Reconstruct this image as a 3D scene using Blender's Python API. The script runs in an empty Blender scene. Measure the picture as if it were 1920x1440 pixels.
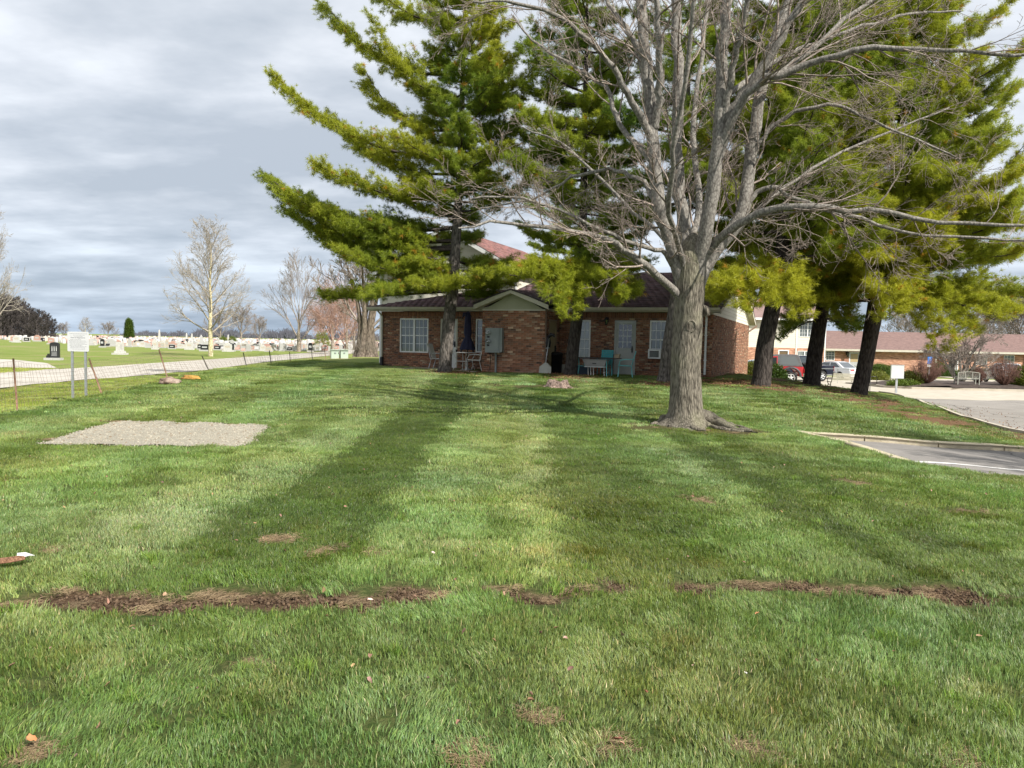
import bpy, math, random
import numpy as np
from mathutils import Matrix, Vector
R = math.radians
sc = bpy.context.scene
col = sc.collection
rnd = random.Random(7)
npr = np.random.RandomState(11)

# ------------------------------------------------------------ camera
CAMZ, FPX = 1.6, 1400.0
pitch, roll = math.atan(82 / FPX), R(1.15)
fw = Vector((0, math.cos(pitch), -math.sin(pitch)))
r0 = Vector((1, 0, 0)); u0 = r0.cross(fw)
rt = r0 * math.cos(roll) + u0 * math.sin(roll)
up = u0 * math.cos(roll) - r0 * math.sin(roll)
cam_d = bpy.data.cameras.new('camera'); cam = bpy.data.objects.new('camera', cam_d); col.objects.link(cam)
cam_d.sensor_width = 36; cam_d.lens = 36 * FPX / 1920; cam_d.clip_start = .05; cam_d.clip_end = 5000
m = Matrix((rt, up, -fw)).transposed().to_4x4(); m.translation = (0, 0, CAMZ)
cam.matrix_world = m; sc.camera = cam

# ------------------------------------------------------------ light
SUN_AZ, SUN_EL = R(134), R(42)          # compass-like: direction to the sun, x = sin, y = cos
to_sun = Vector((math.sin(SUN_AZ) * math.cos(SUN_EL), math.cos(SUN_AZ) * math.cos(SUN_EL), math.sin(SUN_EL)))
sl = bpy.data.lights.new('sun', 'SUN'); so = bpy.data.objects.new('sun', sl); col.objects.link(so)
sl.energy = 5.0; sl.angle = R(.55); sl.color = (1.0, .955, .88)
so.rotation_euler = to_sun.to_track_quat('Z', 'Y').to_euler()
sc.view_settings.view_transform = 'Standard'; sc.view_settings.look = 'None'
sc.view_settings.exposure = 0.60; sc.view_settings.gamma = 1
sc.view_settings.use_curve_mapping = False
w = bpy.data.worlds.new('World'); sc.world = w; w.use_nodes = True
nt = w.node_tree; nt.nodes.clear(); N = nt.nodes.new; L = nt.links.new
sky = N('ShaderNodeTexSky'); sky.sky_type = 'NISHITA'; sky.sun_disc = False
sky.sun_elevation = SUN_EL; sky.sun_rotation = SUN_AZ
def math_n(op, a, b=None, clamp=False):
    n = N('ShaderNodeMath'); n.operation = op; n.use_clamp = clamp
    for i, v in enumerate((a, b)):
        if v is None: continue
        if isinstance(v, (int, float)): n.inputs[i].default_value = v
        else: L(v, n.inputs[i])
    return n.outputs[0]
def ramp_n(fac, stops, interp='LINEAR'):
    n = N('ShaderNodeValToRGB'); n.color_ramp.interpolation = interp
    e = n.color_ramp.elements
    while len(e) < len(stops): e.new(.5)
    for k, (p, c) in enumerate(stops): e[k].position = p; e[k].color = (*c, 1)
    L(fac, n.inputs[0]); return n.outputs[0]
tc = N('ShaderNodeTexCoord'); sx = N('ShaderNodeSeparateXYZ'); L(tc.outputs['Generated'], sx.inputs[0])
zc = math_n('MAXIMUM', sx.outputs[2], 0.0)
den = math_n('ADD', zc, .15)
cx = N('ShaderNodeCombineXYZ'); L(math_n('DIVIDE', sx.outputs[0], den), cx.inputs[0]); L(math_n('DIVIDE', sx.outputs[1], den), cx.inputs[1])
n1 = N('ShaderNodeTexNoise'); n1.inputs['Scale'].default_value = .85; n1.inputs['Detail'].default_value = 5; n1.inputs['Roughness'].default_value = .5
n1.inputs['Distortion'].default_value = .35
mp = N('ShaderNodeMapping'); mp.inputs['Location'].default_value = (3.4, 1.7, 0); mp.inputs['Scale'].default_value = (.7, .95, 1); L(cx.outputs[0], mp.inputs[0]); L(mp.outputs[0], n1.inputs['Vector'])
n2 = N('ShaderNodeTexNoise'); n2.inputs['Scale'].default_value = 3.1; n2.inputs['Detail'].default_value = 5; n2.inputs['Roughness'].default_value = .55
L(mp.outputs[0], n2.inputs['Vector'])
grad = ramp_n(zc, [(0, (.34, .42, .53)), (.05, (.41, .47, .555)), (.16, (.525, .56, .615)), (.34, (.58, .61, .655)), (.6, (.61, .635, .67))])
cn = math_n('ADD', math_n('MULTIPLY', n1.outputs[0], .60), math_n('MULTIPLY', n2.outputs[0], .40))
cf = ramp_n(cn, [(.39, (.70, .735, .77)), (.46, (.86, .88, .90)), (.52, (1.06, 1.06, 1.06)), (.61, (1.34, 1.33, 1.30))])
mx = N('ShaderNodeMix'); mx.data_type = 'RGBA'; mx.blend_type = 'MULTIPLY'; mx.inputs[0].default_value = 1
L(grad, mx.inputs[6]); L(cf, mx.inputs[7])
skm = N('ShaderNodeMix'); skm.data_type = 'RGBA'; skm.blend_type = 'MULTIPLY'; skm.inputs[0].default_value = 1
L(sky.outputs[0], skm.inputs[6]); skm.inputs[7].default_value = (.10, .10, .10, 1)
fin = N('ShaderNodeMix'); fin.data_type = 'RGBA'; fin.inputs[0].default_value = .93
L(skm.outputs[2], fin.inputs[6]); L(mx.outputs[2], fin.inputs[7])
bg = N('ShaderNodeBackground'); bg.inputs[1].default_value = .94; L(fin.outputs[2], bg.inputs[0])
wo = N('ShaderNodeOutputWorld'); L(bg.outputs[0], wo.inputs[0])

# ------------------------------------------------------------ terrain
def ss(a, b, x):
    t = np.clip((np.asarray(x, float) - a) / (b - a), 0, 1); return t * t * (3 - 2 * t)
def H(x, y):
    x = np.asarray(x, float); y = np.asarray(y, float)
    z = .36 * ss(11, 27, y) - .76 * ss(44, 75, y)
    x0 = np.interp(y, [10, 15, 30], [4.5, 5., 8.5]); ww = np.interp(y, [10, 15, 30, 45], [6, 7, 11, 9.5])
    zr = np.interp(y, [0, 12, 18, 30, 45, 70, 200], [-.1, -.2, -.42, -.72, -.9, -1.1, -1.1])
    t = ss(0, 1, (x - x0) / ww); z = z * (1 - t) + zr * t
    xr = -8.9 - 1.1 * ss(16, 28, y)
    t = ss(0, 3.2, xr - x) * ss(9, 13, y); z = z * (1 - t) - .42 * t
    near = 1 - ss(25, 60, y)
    z = z + near * (.018 * np.sin(x * 1.1 + .7 * y) + .014 * np.sin(1.9 * y - .6 * x + 1) + .008 * np.sin(3.1 * x + 2.3 * y))
    return z
def hz(x, y): return float(H(x, y))
def ray(px, py):
    d = fw + rt * ((px - 960) / FPX) - up * ((py - 720) / FPX)
    return d / d.y
def at(px, py, D):                       # world point seen at photo pixel px,py at depth D (m)
    d = ray(px, py); return Vector((d.x * D, D, CAMZ + d.z * D))
def G(px, py):                           # where the ray meets the ground
    d = ray(px, py); D = 1.0
    while D < 600:
        if CAMZ + d.z * D < hz(d.x * D, D): break
        D *= 1.01
    lo, hi = D / 1.01, D
    for _ in range(20):
        mi = (lo + hi) / 2
        if CAMZ + d.z * mi < hz(d.x * mi, mi): hi = mi
        else: lo = mi
    return Vector((d.x * hi, hi, hz(d.x * hi, hi)))
def gnd(x, y, dz=0): return Vector((x, y, hz(x, y) + dz))

# ------------------------------------------------------------ helpers: materials
def material(name, c1, c2=None, scale=4., rough=.75, bump=0., bscale=30., metal=0., tint=None, stretch=(1, 1, 1), spec=.4, detail=5, trans=0., lo=.35, hi=.65, sheen=0, alpha=1):
    m = bpy.data.materials.new(name); m.use_nodes = True
    t = m.node_tree; b = t.nodes['Principled BSDF']; n_, l_ = t.nodes.new, t.links.new
    b.inputs['Roughness'].default_value = rough; b.inputs['Metallic'].default_value = metal
    b.inputs['Specular IOR Level'].default_value = spec
    b.inputs['Base Color'].default_value = (*c1, 1)
    out = None
    tcn = n_('ShaderNodeTexCoord'); mpn = n_('ShaderNodeMapping'); mpn.inputs['Scale'].default_value = stretch
    l_(tcn.outputs['Object'], mpn.inputs[0])
    if c2 is not None:
        nn = n_('ShaderNodeTexNoise'); nn.inputs['Scale'].default_value = scale; nn.inputs['Detail'].default_value = detail; nn.inputs['Roughness'].default_value = .65
        l_(mpn.outputs[0], nn.inputs['Vector'])
        rp = n_('ShaderNodeValToRGB'); rp.color_ramp.elements[0].position = lo; rp.color_ramp.elements[1].position = hi
        rp.color_ramp.elements[0].color = (*c1, 1); rp.color_ramp.elements[1].color = (*c2, 1)
        l_(nn.outputs[0], rp.inputs[0]); out = rp.outputs[0]
    if tint:
        at_ = n_('ShaderNodeAttribute'); at_.attribute_name = 'tint'; at_.attribute_type = tint
        mi = n_('ShaderNodeMix'); mi.data_type = 'RGBA'; mi.blend_type = 'MULTIPLY'; mi.inputs[0].default_value = 1
        if out: l_(out, mi.inputs[6])
        else: mi.inputs[6].default_value = (*c1, 1)
        l_(at_.outputs['Color'], mi.inputs[7]); out = mi.outputs[2]
    if out: l_(out, b.inputs['Base Color'])
    if bump:
        bn = n_('ShaderNodeTexNoise'); bn.inputs['Scale'].default_value = bscale; bn.inputs['Detail'].default_value = 6; l_(mpn.outputs[0], bn.inputs['Vector'])
        bp = n_('ShaderNodeBump'); bp.inputs['Strength'].default_value = min(1, bump); bp.inputs['Distance'].default_value = .02 * max(1, bump); l_(bn.outputs[0], bp.inputs['Height']); l_(bp.outputs[0], b.inputs['Normal'])
    if trans:
        tr = n_('ShaderNodeBsdfTranslucent'); ms = n_('ShaderNodeMixShader'); ms.inputs[0].default_value = trans
        if out: l_(out, tr.inputs[0])
        else: tr.inputs[0].default_value = (*c1, 1)
        l_(b.outputs[0], ms.inputs[1]); l_(tr.outputs[0], ms.inputs[2]); l_(ms.outputs[0], t.nodes['Material Output'].inputs[0])
    return m
MT = {}
def M(name, *a, **k):
    if name not in MT: MT[name] = material(name, *a, **k)
    return MT[name]
def glass(name, c=(.03, .035, .04), rough=.06, c2=None):
    m = material(name, c, c2, 1.3, rough, spec=.9, stretch=(2.5, 2.5, .5)); m.node_tree.nodes['Principled BSDF'].inputs['Coat Weight'].default_value = .6
    m.node_tree.nodes['Principled BSDF'].inputs['Coat Roughness'].default_value = .03
    MT[name] = m; return m

# ------------------------------------------------------------ helpers: objects and meshes
def tag(o, label=None, cat=None, group=None, kind=None):
    if label: o['label'] = label
    if cat: o['category'] = cat
    if group: o['group'] = group
    if kind: o['kind'] = kind
    return o
def empty(name, loc=(0, 0, 0), rz=0., label=None, cat=None, group=None):
    o = bpy.data.objects.new(name, None); col.objects.link(o); o.location = loc; o.rotation_euler = (0, 0, rz)
    o.empty_display_size = .2
    return tag(o, label, cat, group)
def obj(name, mesh, parent=None, loc=None, rz=None):
    o = bpy.data.objects.new(name, mesh); col.objects.link(o)
    if parent: o.parent = parent
    if loc is not None: o.location = loc
    if rz is not None: o.rotation_euler = (0, 0, rz)
    return o
def mesh_np(name, V, quads=None, tris=None, mats=(), mi=None, smooth=False, tint=None):
    me = bpy.data.meshes.new(name); V = np.asarray(V, np.float32).reshape(-1, 3)
    nq = 0 if quads is None else len(quads); ntr = 0 if tris is None else len(tris)
    me.vertices.add(len(V)); me.vertices.foreach_set('co', V.ravel())
    li = []
    if nq: li.append(np.asarray(quads, np.int32).ravel())
    if ntr: li.append(np.asarray(tris, np.int32).ravel())
    li = np.concatenate(li); me.loops.add(len(li)); me.loops.foreach_set('vertex_index', li)
    me.polygons.add(nq + ntr)
    st = np.concatenate([np.arange(nq) * 4, nq * 4 + np.arange(ntr) * 3]).astype(np.int32)
    me.polygons.foreach_set('loop_start', st)
    if mi is not None: me.polygons.foreach_set('material_index', np.asarray(mi, np.int32))
    if smooth: me.polygons.foreach_set('use_smooth', np.ones(nq + ntr, bool))
    for x in mats: me.materials.append(x)
    if tint is not None:
        a = me.color_attributes.new('tint', 'FLOAT_COLOR', 'POINT')
        c = np.ones((len(V), 4), np.float32); c[:, :3] = np.asarray(tint, np.float32).reshape(-1, 3) if np.ndim(tint) > 1 else np.asarray(tint)[:, None]
        a.data.foreach_set('color', c.ravel())
    me.update(calc_edges=True); me.validate(); return me
class MB:
    """collects polygons; build() links them as one mesh object"""
    def __init__(s, xf=None): s.v = []; s.f = []; s.m = []; s.xf = xf; s.mats = []; s.t = []; s.tint = 1.0; s.sm = []
    def mi(s, mat):
        if mat not in s.mats: s.mats.append(mat)
        return s.mats.index(mat)
    def add(s, vs, fs, mat, smooth=False):
        o = len(s.v); k = s.mi(mat)
        if s.xf: vs = [s.xf(*p) for p in vs]
        s.v += [tuple(p) for p in vs]; s.t += [s.tint] * len(vs)
        for f in fs: s.f.append([i + o for i in f]); s.m.append(k); s.sm.append(smooth)
    def box(s, a0, a1, b0, b1, c0, c1, mat):
        s.add([(a0, b0, c0), (a1, b0, c0), (a1, b1, c0), (a0, b1, c0), (a0, b0, c1), (a1, b0, c1), (a1, b1, c1), (a0, b1, c1)],
              [(0, 3, 2, 1), (4, 5, 6, 7), (0, 1, 5, 4), (1, 2, 6, 5), (2, 3, 7, 6), (3, 0, 4, 7)], mat)
    def poly(s, pts, mat): s.add(pts, [tuple(range(len(pts)))], mat)
    def prism(s, pts, d, mat):               # polygon pts extruded by vector d
        n = len(pts); d = Vector(d)
        vs = [Vector(p) for p in pts] + [Vector(p) + d for p in pts]
        fs = [tuple(range(n))[::-1], tuple(range(n, 2 * n))] + [(i, (i + 1) % n, n + (i + 1) % n, n + i) for i in range(n)]
        s.add(vs, fs, mat)
    def tube(s, pts, r, mat, n=8, cap=True, smooth=True):
        pts = [Vector(p) for p in pts]; rr = r if isinstance(r, (list, tuple)) else [r] * len(pts)
        vs, fs = [], []
        for i, p in enumerate(pts):
            t = (pts[min(i + 1, len(pts) - 1)] - pts[max(i - 1, 0)]).normalized()
            a = t.cross(Vector((0, 0, 1)) if abs(t.z) < .9 else Vector((1, 0, 0))).normalized(); b = t.cross(a)
            for k in range(n):
                an = 2 * math.pi * k / n; vs.append(p + (a * math.cos(an) + b * math.sin(an)) * rr[i])
        for i in range(len(pts) - 1):
            for k in range(n): fs.append((i * n + k, i * n + (k + 1) % n, (i + 1) * n + (k + 1) % n, (i + 1) * n + k))
        if cap: fs += [tuple(range(n)), tuple(range((len(pts) - 1) * n, len(pts) * n))[::-1]]
        s.add(vs, fs, mat, smooth)
    def lathe(s, prof, mat, c=(0, 0, 0), n=20, smooth=True):
        vs, fs = [], []
        for r, z in prof:
            for k in range(n): an = 2 * math.pi * k / n; vs.append((c[0] + r * math.cos(an), c[1] + r * math.sin(an), c[2] + z))
        for i in range(len(prof) - 1):
            for k in range(n): fs.append((i * n + k, i * n + (k + 1) % n, (i + 1) * n + (k + 1) % n, (i + 1) * n + k))
        fs += [tuple(range(n))[::-1], tuple(range((len(prof) - 1) * n, len(prof) * n))]
        s.add(vs, fs, mat, smooth)
    def mesh(s, name):
        me = bpy.data.meshes.new(name); me.from_pydata(s.v, [], s.f)
        for x in s.mats: me.materials.append(x)
        me.polygons.foreach_set('material_index', s.m); me.polygons.foreach_set('use_smooth', s.sm)
        if any(not isinstance(t, float) or t != 1.0 for t in s.t):
            a = me.color_attributes.new('tint', 'FLOAT_COLOR', 'POINT')
            c = [((t, t, t) if isinstance(t, float) else t) + (1,) for t in s.t]
            a.data.foreach_set('color', np.array(c, np.float32).ravel())
        me.update(); return me
    def build(s, name, parent=None, loc=None, rz=None): return obj(name, s.mesh(name), parent, loc, rz)

def tubes_np(polys, radii, sides=4):
    """many tubes at once -> V, quads"""
    groups = {}
    for p, r in zip(polys, radii): groups.setdefault(len(p), []).append((p, r))
    V, Q, off = [], [], 0
    for K, lst in groups.items():
        P = np.array([l[0] for l in lst], np.float32); Rr = np.array([l[1] for l in lst], np.float32)
        T = np.empty_like(P); T[:, 1:-1] = P[:, 2:] - P[:, :-2]; T[:, 0] = P[:, 1] - P[:, 0]; T[:, -1] = P[:, -1] - P[:, -2]
        T /= np.linalg.norm(T, axis=2, keepdims=True) + 1e-9
        ov = P[:, -1] - P[:, 0]; ref = np.zeros_like(ov); ax = np.argmin(np.abs(ov), axis=1); ref[np.arange(len(ov)), ax] = 1
        A = np.cross(T, ref[:, None, :]); A /= np.linalg.norm(A, axis=2, keepdims=True) + 1e-9; B = np.cross(T, A)
        an = np.arange(sides) * 2 * np.pi / sides
        ring = P[:, :, None, :] + Rr[:, :, None, None] * (A[:, :, None, :] * np.cos(an)[None, None, :, None] + B[:, :, None, :] * np.sin(an)[None, None, :, None])
        m_ = len(lst); V.append(ring.reshape(-1, 3))
        base = (np.arange(m_) * K * sides)[:, None, None] + (np.arange(K - 1) * sides)[None, :, None]
        k = np.arange(sides)[None, None, :]; k2 = (k + 1) % sides
        q = np.stack([base + k, base + k2, base + sides + k2, base + sides + k], -1).reshape(-1, 4) + off
        Q.append(q); off += m_ * K * sides
    return np.concatenate(V), np.concatenate(Q)

# scatter: one object whose points carry instanced small clumps (leaves, needles, grass, pebbles)
def hidden(me): return bpy.data.objects.new(me.name, me)      # source shapes, never linked to the scene
def scatter(name, protos, pts, rots, scales, tints, parent=None, idx=None, inv=None):
    me = bpy.data.meshes.new(name); n = len(pts); pts = np.asarray(pts, np.float32)
    me.vertices.add(n); me.vertices.foreach_set('co', pts.ravel())
    def at_(nm, ty, arr, key='value'):
        a = me.attributes.new(nm, ty, 'POINT'); a.data.foreach_set(key, np.asarray(arr).ravel())
    at_('rot', 'FLOAT_VECTOR', np.asarray(rots, np.float32), 'vector')
    sc_ = np.asarray(scales, np.float32)
    if sc_.ndim == 1: sc_ = np.repeat(sc_[:, None], 3, 1)
    at_('scl', 'FLOAT_VECTOR', sc_, 'vector')
    t = np.ones((n, 4), np.float32); t[:, :3] = tints; at_('tint', 'FLOAT_COLOR', t, 'color')
    at_('pick', 'INT', (npr.randint(0, len(protos), n) if idx is None else idx).astype(np.int32))
    me.update(); o = obj(name, me, parent)
    g = bpy.data.node_groups.new(name + '_scatter', 'GeometryNodeTree')
    g.interface.new_socket('Geometry', in_out='INPUT', socket_type='NodeSocketGeometry'); g.interface.new_socket('Geometry', in_out='OUTPUT', socket_type='NodeSocketGeometry')
    n_, l_ = g.nodes.new, g.links.new
    gi, go, ip, jn = n_('NodeGroupInput'), n_('NodeGroupOutput'), n_('GeometryNodeInstanceOnPoints'), n_('GeometryNodeJoinGeometry')
    m2p = n_('GeometryNodeMeshToPoints'); m2p.inputs['Radius'].default_value = .001
    l_(gi.outputs[0], m2p.inputs[0]); l_(m2p.outputs[0], ip.inputs['Points'])
    for p in protos:
        oi = n_('GeometryNodeObjectInfo'); oi.inputs['Object'].default_value = p; oi.inputs['As Instance'].default_value = True
        l_(oi.outputs['Geometry'], jn.inputs[0])
    l_(jn.outputs[0], ip.inputs['Instance']); ip.inputs['Pick Instance'].default_value = True
    def na(nm, ty):
        a = n_('GeometryNodeInputNamedAttribute'); a.data_type = ty; a.inputs['Name'].default_value = nm; return a.outputs['Attribute']
    l_(na('pick', 'INT'), ip.inputs['Instance Index']); l_(na('rot', 'FLOAT_VECTOR'), ip.inputs['Rotation']); l_(na('scl', 'FLOAT_VECTOR'), ip.inputs['Scale'])
    l_(ip.outputs[0], go.inputs[0])
    md = o.modifiers.new('scatter', 'NODES'); md.node_group = g
    return o

_u = 'first second third fourth fifth sixth seventh eighth ninth tenth eleventh twelfth thirteenth fourteenth fifteenth sixteenth seventeenth eighteenth nineteenth'.split()
ORD = _u + ['twentieth'] + ['twenty-' + x for x in _u[:9]] + ['thirtieth'] + ['thirty-' + x for x in _u[:9]]
# ------------------------------------------------------------ ground
def inside(poly, x, y):
    x = np.asarray(x, float); y = np.asarray(y, float); c = np.zeros(x.shape, bool); n = len(poly)
    for i in range(n):
        x1, y1 = poly[i][:2]; x2, y2 = poly[(i + 1) % n][:2]
        if y1 == y2: continue
        c ^= ((y1 > y) != (y2 > y)) & (x < (x2 - x1) * (y - y1) / (y2 - y1) + x1)
    return c
def noise2(x, y, s=1., seed=0):          # cheap smooth pseudo noise, about -1..1
    r = np.random.RandomState(seed); v = 0
    for k in range(7):
        a = r.uniform(0, 2 * np.pi); f = s * r.uniform(.6, 2.2); v = v + np.sin((x * np.cos(a) + y * np.sin(a)) * f + r.uniform(0, 6.28)) / 3.2
    return v
A_ = G(1497, 811); K_ = G(1920, 840); N1_ = G(1692, 864); N2_ = G(1840, 886); N3_ = G(1920, 892)
kd = (K_ - A_); K2_ = K_ + kd * 1.6; N4_ = N3_ + kd * 1.8
LOT = [A_, K_, K2_, N4_, N3_, N2_, N1_]
def blob(px, py, rx, ry):
    c = G(px, py); a = G(px, py - ry); b = G(px, min(py + ry, 1560))
    return (c.x, c.y, rx * c.y / FPX, max(.04, (a.y - b.y) / 2))
DIRT = [blob(*b) for b in [(20, 1134, 80, 10), (150, 1120, 120, 17), (240, 1128, 70, 22), (330, 1134, 70, 17), (420, 1120, 90, 18), (520, 1124, 110, 18), (610, 1122, 60, 14), (690, 1132, 55, 13),
    (750, 1116, 50, 24), (800, 1112, 40, 10), (940, 1108, 50, 11), (1010, 1122, 60, 10), (1085, 1108, 38, 12), (1160, 1100, 30, 12), (1310, 1102, 55, 12), (1400, 1098, 60, 11),
    (1490, 1098, 60, 9), (1570, 1106, 60, 8), (1650, 1110, 40, 12), (1720, 1108, 50, 10), (1790, 1112, 80, 22), (1850, 1126, 45, 12)]]
BARE = [blob(*b) for b in [(1240, 796, 80, 9), (1330, 803, 110, 10), (1400, 812, 50, 7), (1045, 727, 50, 5), (960, 725, 70, 4),
    (1000, 1342, 26, 14),  (880, 1412, 22, 14), (1150, 1402, 22, 9), (1800, 1425, 40, 12), (1415, 1412, 30, 16), (60, 1412, 40, 8), (470, 1245, 40, 10),
    (520, 1012, 35, 9), (605, 1032, 26, 14), (710, 1040, 34, 8), (90, 1028, 40, 6), (1310, 940, 26, 6), (1610, 905, 40, 6), (1830, 960, 50, 6), (250, 792, 120, 3), (120, 824, 70, 3), (400, 797, 90, 3)]]
LITTER = [blob(*b) for b in [(1430, 724, 90, 9), (1530, 726, 90, 10), (1610, 739, 70, 5), (1350, 716, 70, 6), (1250, 722, 60, 6), (845, 699, 50, 5), (1070, 706, 50, 5)]]
def blobmask(bl, x, y, jag=.35, seed=3):
    v = np.full(np.shape(x), -9.); n = noise2(x, y, 7, seed) * jag + noise2(x, y, 19, seed + 1) * jag * .6
    for cx_, cy_, rx, ry in bl:
        d = np.sqrt(((x - cx_) / rx) ** 2 + ((y - cy_) / ry) ** 2); v = np.maximum(v, 1 - d)
    return np.clip((v + n * .55 + .18) * 2.2, 0, 1)
padN = [G(px, py) for px, py in ((78, 833), (130, 835), (190, 833), (250, 837), (300, 834), (350, 838), (405, 836), (440, 839), (466, 832))]
padF = [G(px, py) for px, py in ((212, 793), (240, 790), (272, 792), (300, 789), (345, 794), (385, 792), (430, 797), (470, 795), (503, 798))]
PAD = padN + padF[::-1]
xs = np.unique(np.concatenate([np.arange(-400, -60, 14), np.arange(-60, -14, 1.2), np.arange(-14, -5, .22), np.arange(-5, 5, .1), np.arange(5, 12, .14), np.arange(12, 24, .4), np.arange(24, 90, 1.5), np.arange(90, 420, 14)]).round(3))
ys = np.unique(np.concatenate([np.arange(-12, 2, .5), np.arange(2, 3.6, .15), np.arange(3.6, 5.4, .06), np.arange(5.4, 16, .14), np.arange(16, 48, .45), np.arange(48, 120, 2.2), np.arange(120, 400, 12), np.arange(400, 2600, 150)]).round(3))
X, Y = np.meshgrid(xs, ys); Z = H(X, Y)
ins = inside(LOT, X, Y); Z = np.where(ins, Z - .30, Z)
dm = blobmask(DIRT, X, Y); Z = Z - .022 * dm + .012 * dm * noise2(X, Y, 30, 8)
lit = np.maximum(blobmask(LITTER, X, Y, .5, 5), 0)
bare = blobmask(BARE, X, Y, .4, 9)
far = np.clip(ss(30, 37, Y) + ss(16, 20, -X) + ss(19, 22, X), 0, 1)
nx, ny = len(xs), len(ys); I = np.arange(nx * ny).reshape(ny, nx)
q = np.stack([I[:-1, :-1], I[:-1, 1:], I[1:, 1:], I[1:, :-1]], -1).reshape(-1, 4)
V = np.stack([X, Y, Z], -1).reshape(-1, 3)
zone = np.stack([np.maximum(dm, bare * .5), lit, far], -1).reshape(-1, 3)
gm = bpy.data.materials.new('ground_mat'); gm.use_nodes = True
t_ = gm.node_tree; b_ = t_.nodes['Principled BSDF']; n_, l_ = t_.nodes.new, t_.links.new
def mixc(f, a, b):
    x = n_('ShaderNodeMix'); x.data_type = 'RGBA'
    for s, v in ((0, f), (6, a), (7, b)):
        if isinstance(v, (int, float)): x.inputs[s].default_value = v
        elif isinstance(v, tuple): x.inputs[s].default_value = (*v, 1)
        else: l_(v, x.inputs[s])
    return x.outputs[2]
def nz(scale, detail=5, rough=.6, lo=.4, hi=.6, stretch=None):
    x = n_('ShaderNodeTexNoise'); x.inputs['Scale'].default_value = scale; x.inputs['Detail'].default_value = detail; x.inputs['Roughness'].default_value = rough
    tcn = n_('ShaderNodeTexCoord')
    if stretch:
        mpn = n_('ShaderNodeMapping'); mpn.inputs['Scale'].default_value = stretch; l_(tcn.outputs['Object'], mpn.inputs[0]); l_(mpn.outputs[0], x.inputs['Vector'])
    else: l_(tcn.outputs['Object'], x.inputs['Vector'])
    r_ = n_('ShaderNodeMapRange'); r_.inputs[1].default_value = lo; r_.inputs[2].default_value = hi; l_(x.outputs[0], r_.inputs[0]); return r_.outputs[0]
az = n_('ShaderNodeAttribute'); az.attribute_name = 'tint'; sp_ = n_('ShaderNodeSeparateColor'); l_(az.outputs['Color'], sp_.inputs[0])
turf = mixc(nz(26), (.045, .070, .018), (.10, .115, .038))
fieldc = mixc(nz(.35, 6), (.17, .215, .045), (.26, .262, .09))
fieldc = mixc(nz(5, 6, .7, .35, .7), fieldc, (.135, .205, .04))
fieldc = mixc(nz(.12, 4, .5, .55, .68, (1, 2.4, 1)), fieldc, (.27, .235, .115))
soil = mixc(nz(18, 6), (.045, .026, .016), (.115, .072, .044))
soil = mixc(nz(60, 6, .7, .5, .7), soil, (.23, .165, .095))
litc = mixc(nz(30, 6), (.09, .052, .030), (.21, .125, .070))
c_ = mixc(sp_.outputs[2], turf, fieldc); c_ = mixc(sp_.outputs[1], c_, litc); c_ = mixc(sp_.outputs[0], c_, soil)
l_(c_, b_.inputs['Base Color']); b_.inputs['Roughness'].default_value = .95; b_.inputs['Specular IOR Level'].default_value = .1
bp = n_('ShaderNodeBump'); bp.inputs['Strength'].default_value = .9; bp.inputs['Distance'].default_value = .03; l_(nz(40, 8, .7, 0, 1), bp.inputs['Height']); l_(bp.outputs[0], b_.inputs['Normal'])
tag(obj('ground', mesh_np('ground', V, q, mats=[gm], smooth=True, tint=zone)), 'rolling mown lawn and cemetery field stretching to the horizon', None, None, 'structure')

# sheets that lie on the terrain
def sheet(name, left, right, nseg, off, mat, nlen=None, label=None, parent=None):
    """left/right: polylines of (x, y) with equal counts"""
    Lp, Rp = np.array([(p[0], p[1]) for p in left], float), np.array([(p[0], p[1]) for p in right], float)
    if nlen:
        s = np.linspace(0, len(Lp) - 1, nlen); k = np.arange(len(Lp))
        Lp = np.stack([np.interp(s, k, Lp[:, i]) for i in (0, 1)], 1); Rp = np.stack([np.interp(s, k, Rp[:, i]) for i in (0, 1)], 1)
    u = np.linspace(0, 1, nseg + 1)[None, :, None]
    P = Lp[:, None, :] * (1 - u) + Rp[:, None, :] * u
    z = H(P[..., 0], P[..., 1]) + off
    V = np.concatenate([P, z[..., None]], -1).reshape(-1, 3)
    I = np.arange(len(Lp) * (nseg + 1)).reshape(len(Lp), nseg + 1)
    q = np.stack([I[:-1, :-1], I[:-1, 1:], I[1:, 1:], I[1:, :-1]], -1).reshape(-1, 4)
    nrm = np.cross(V[q[0][1]] - V[q[0][0]], V[q[0][3]] - V[q[0][0]])
    if nrm[2] < 0: q = q[:, ::-1]
    return tag(obj(name, mesh_np(name, V, q, mats=[mat], smooth=True), parent), label, None, None, 'structure')
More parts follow.
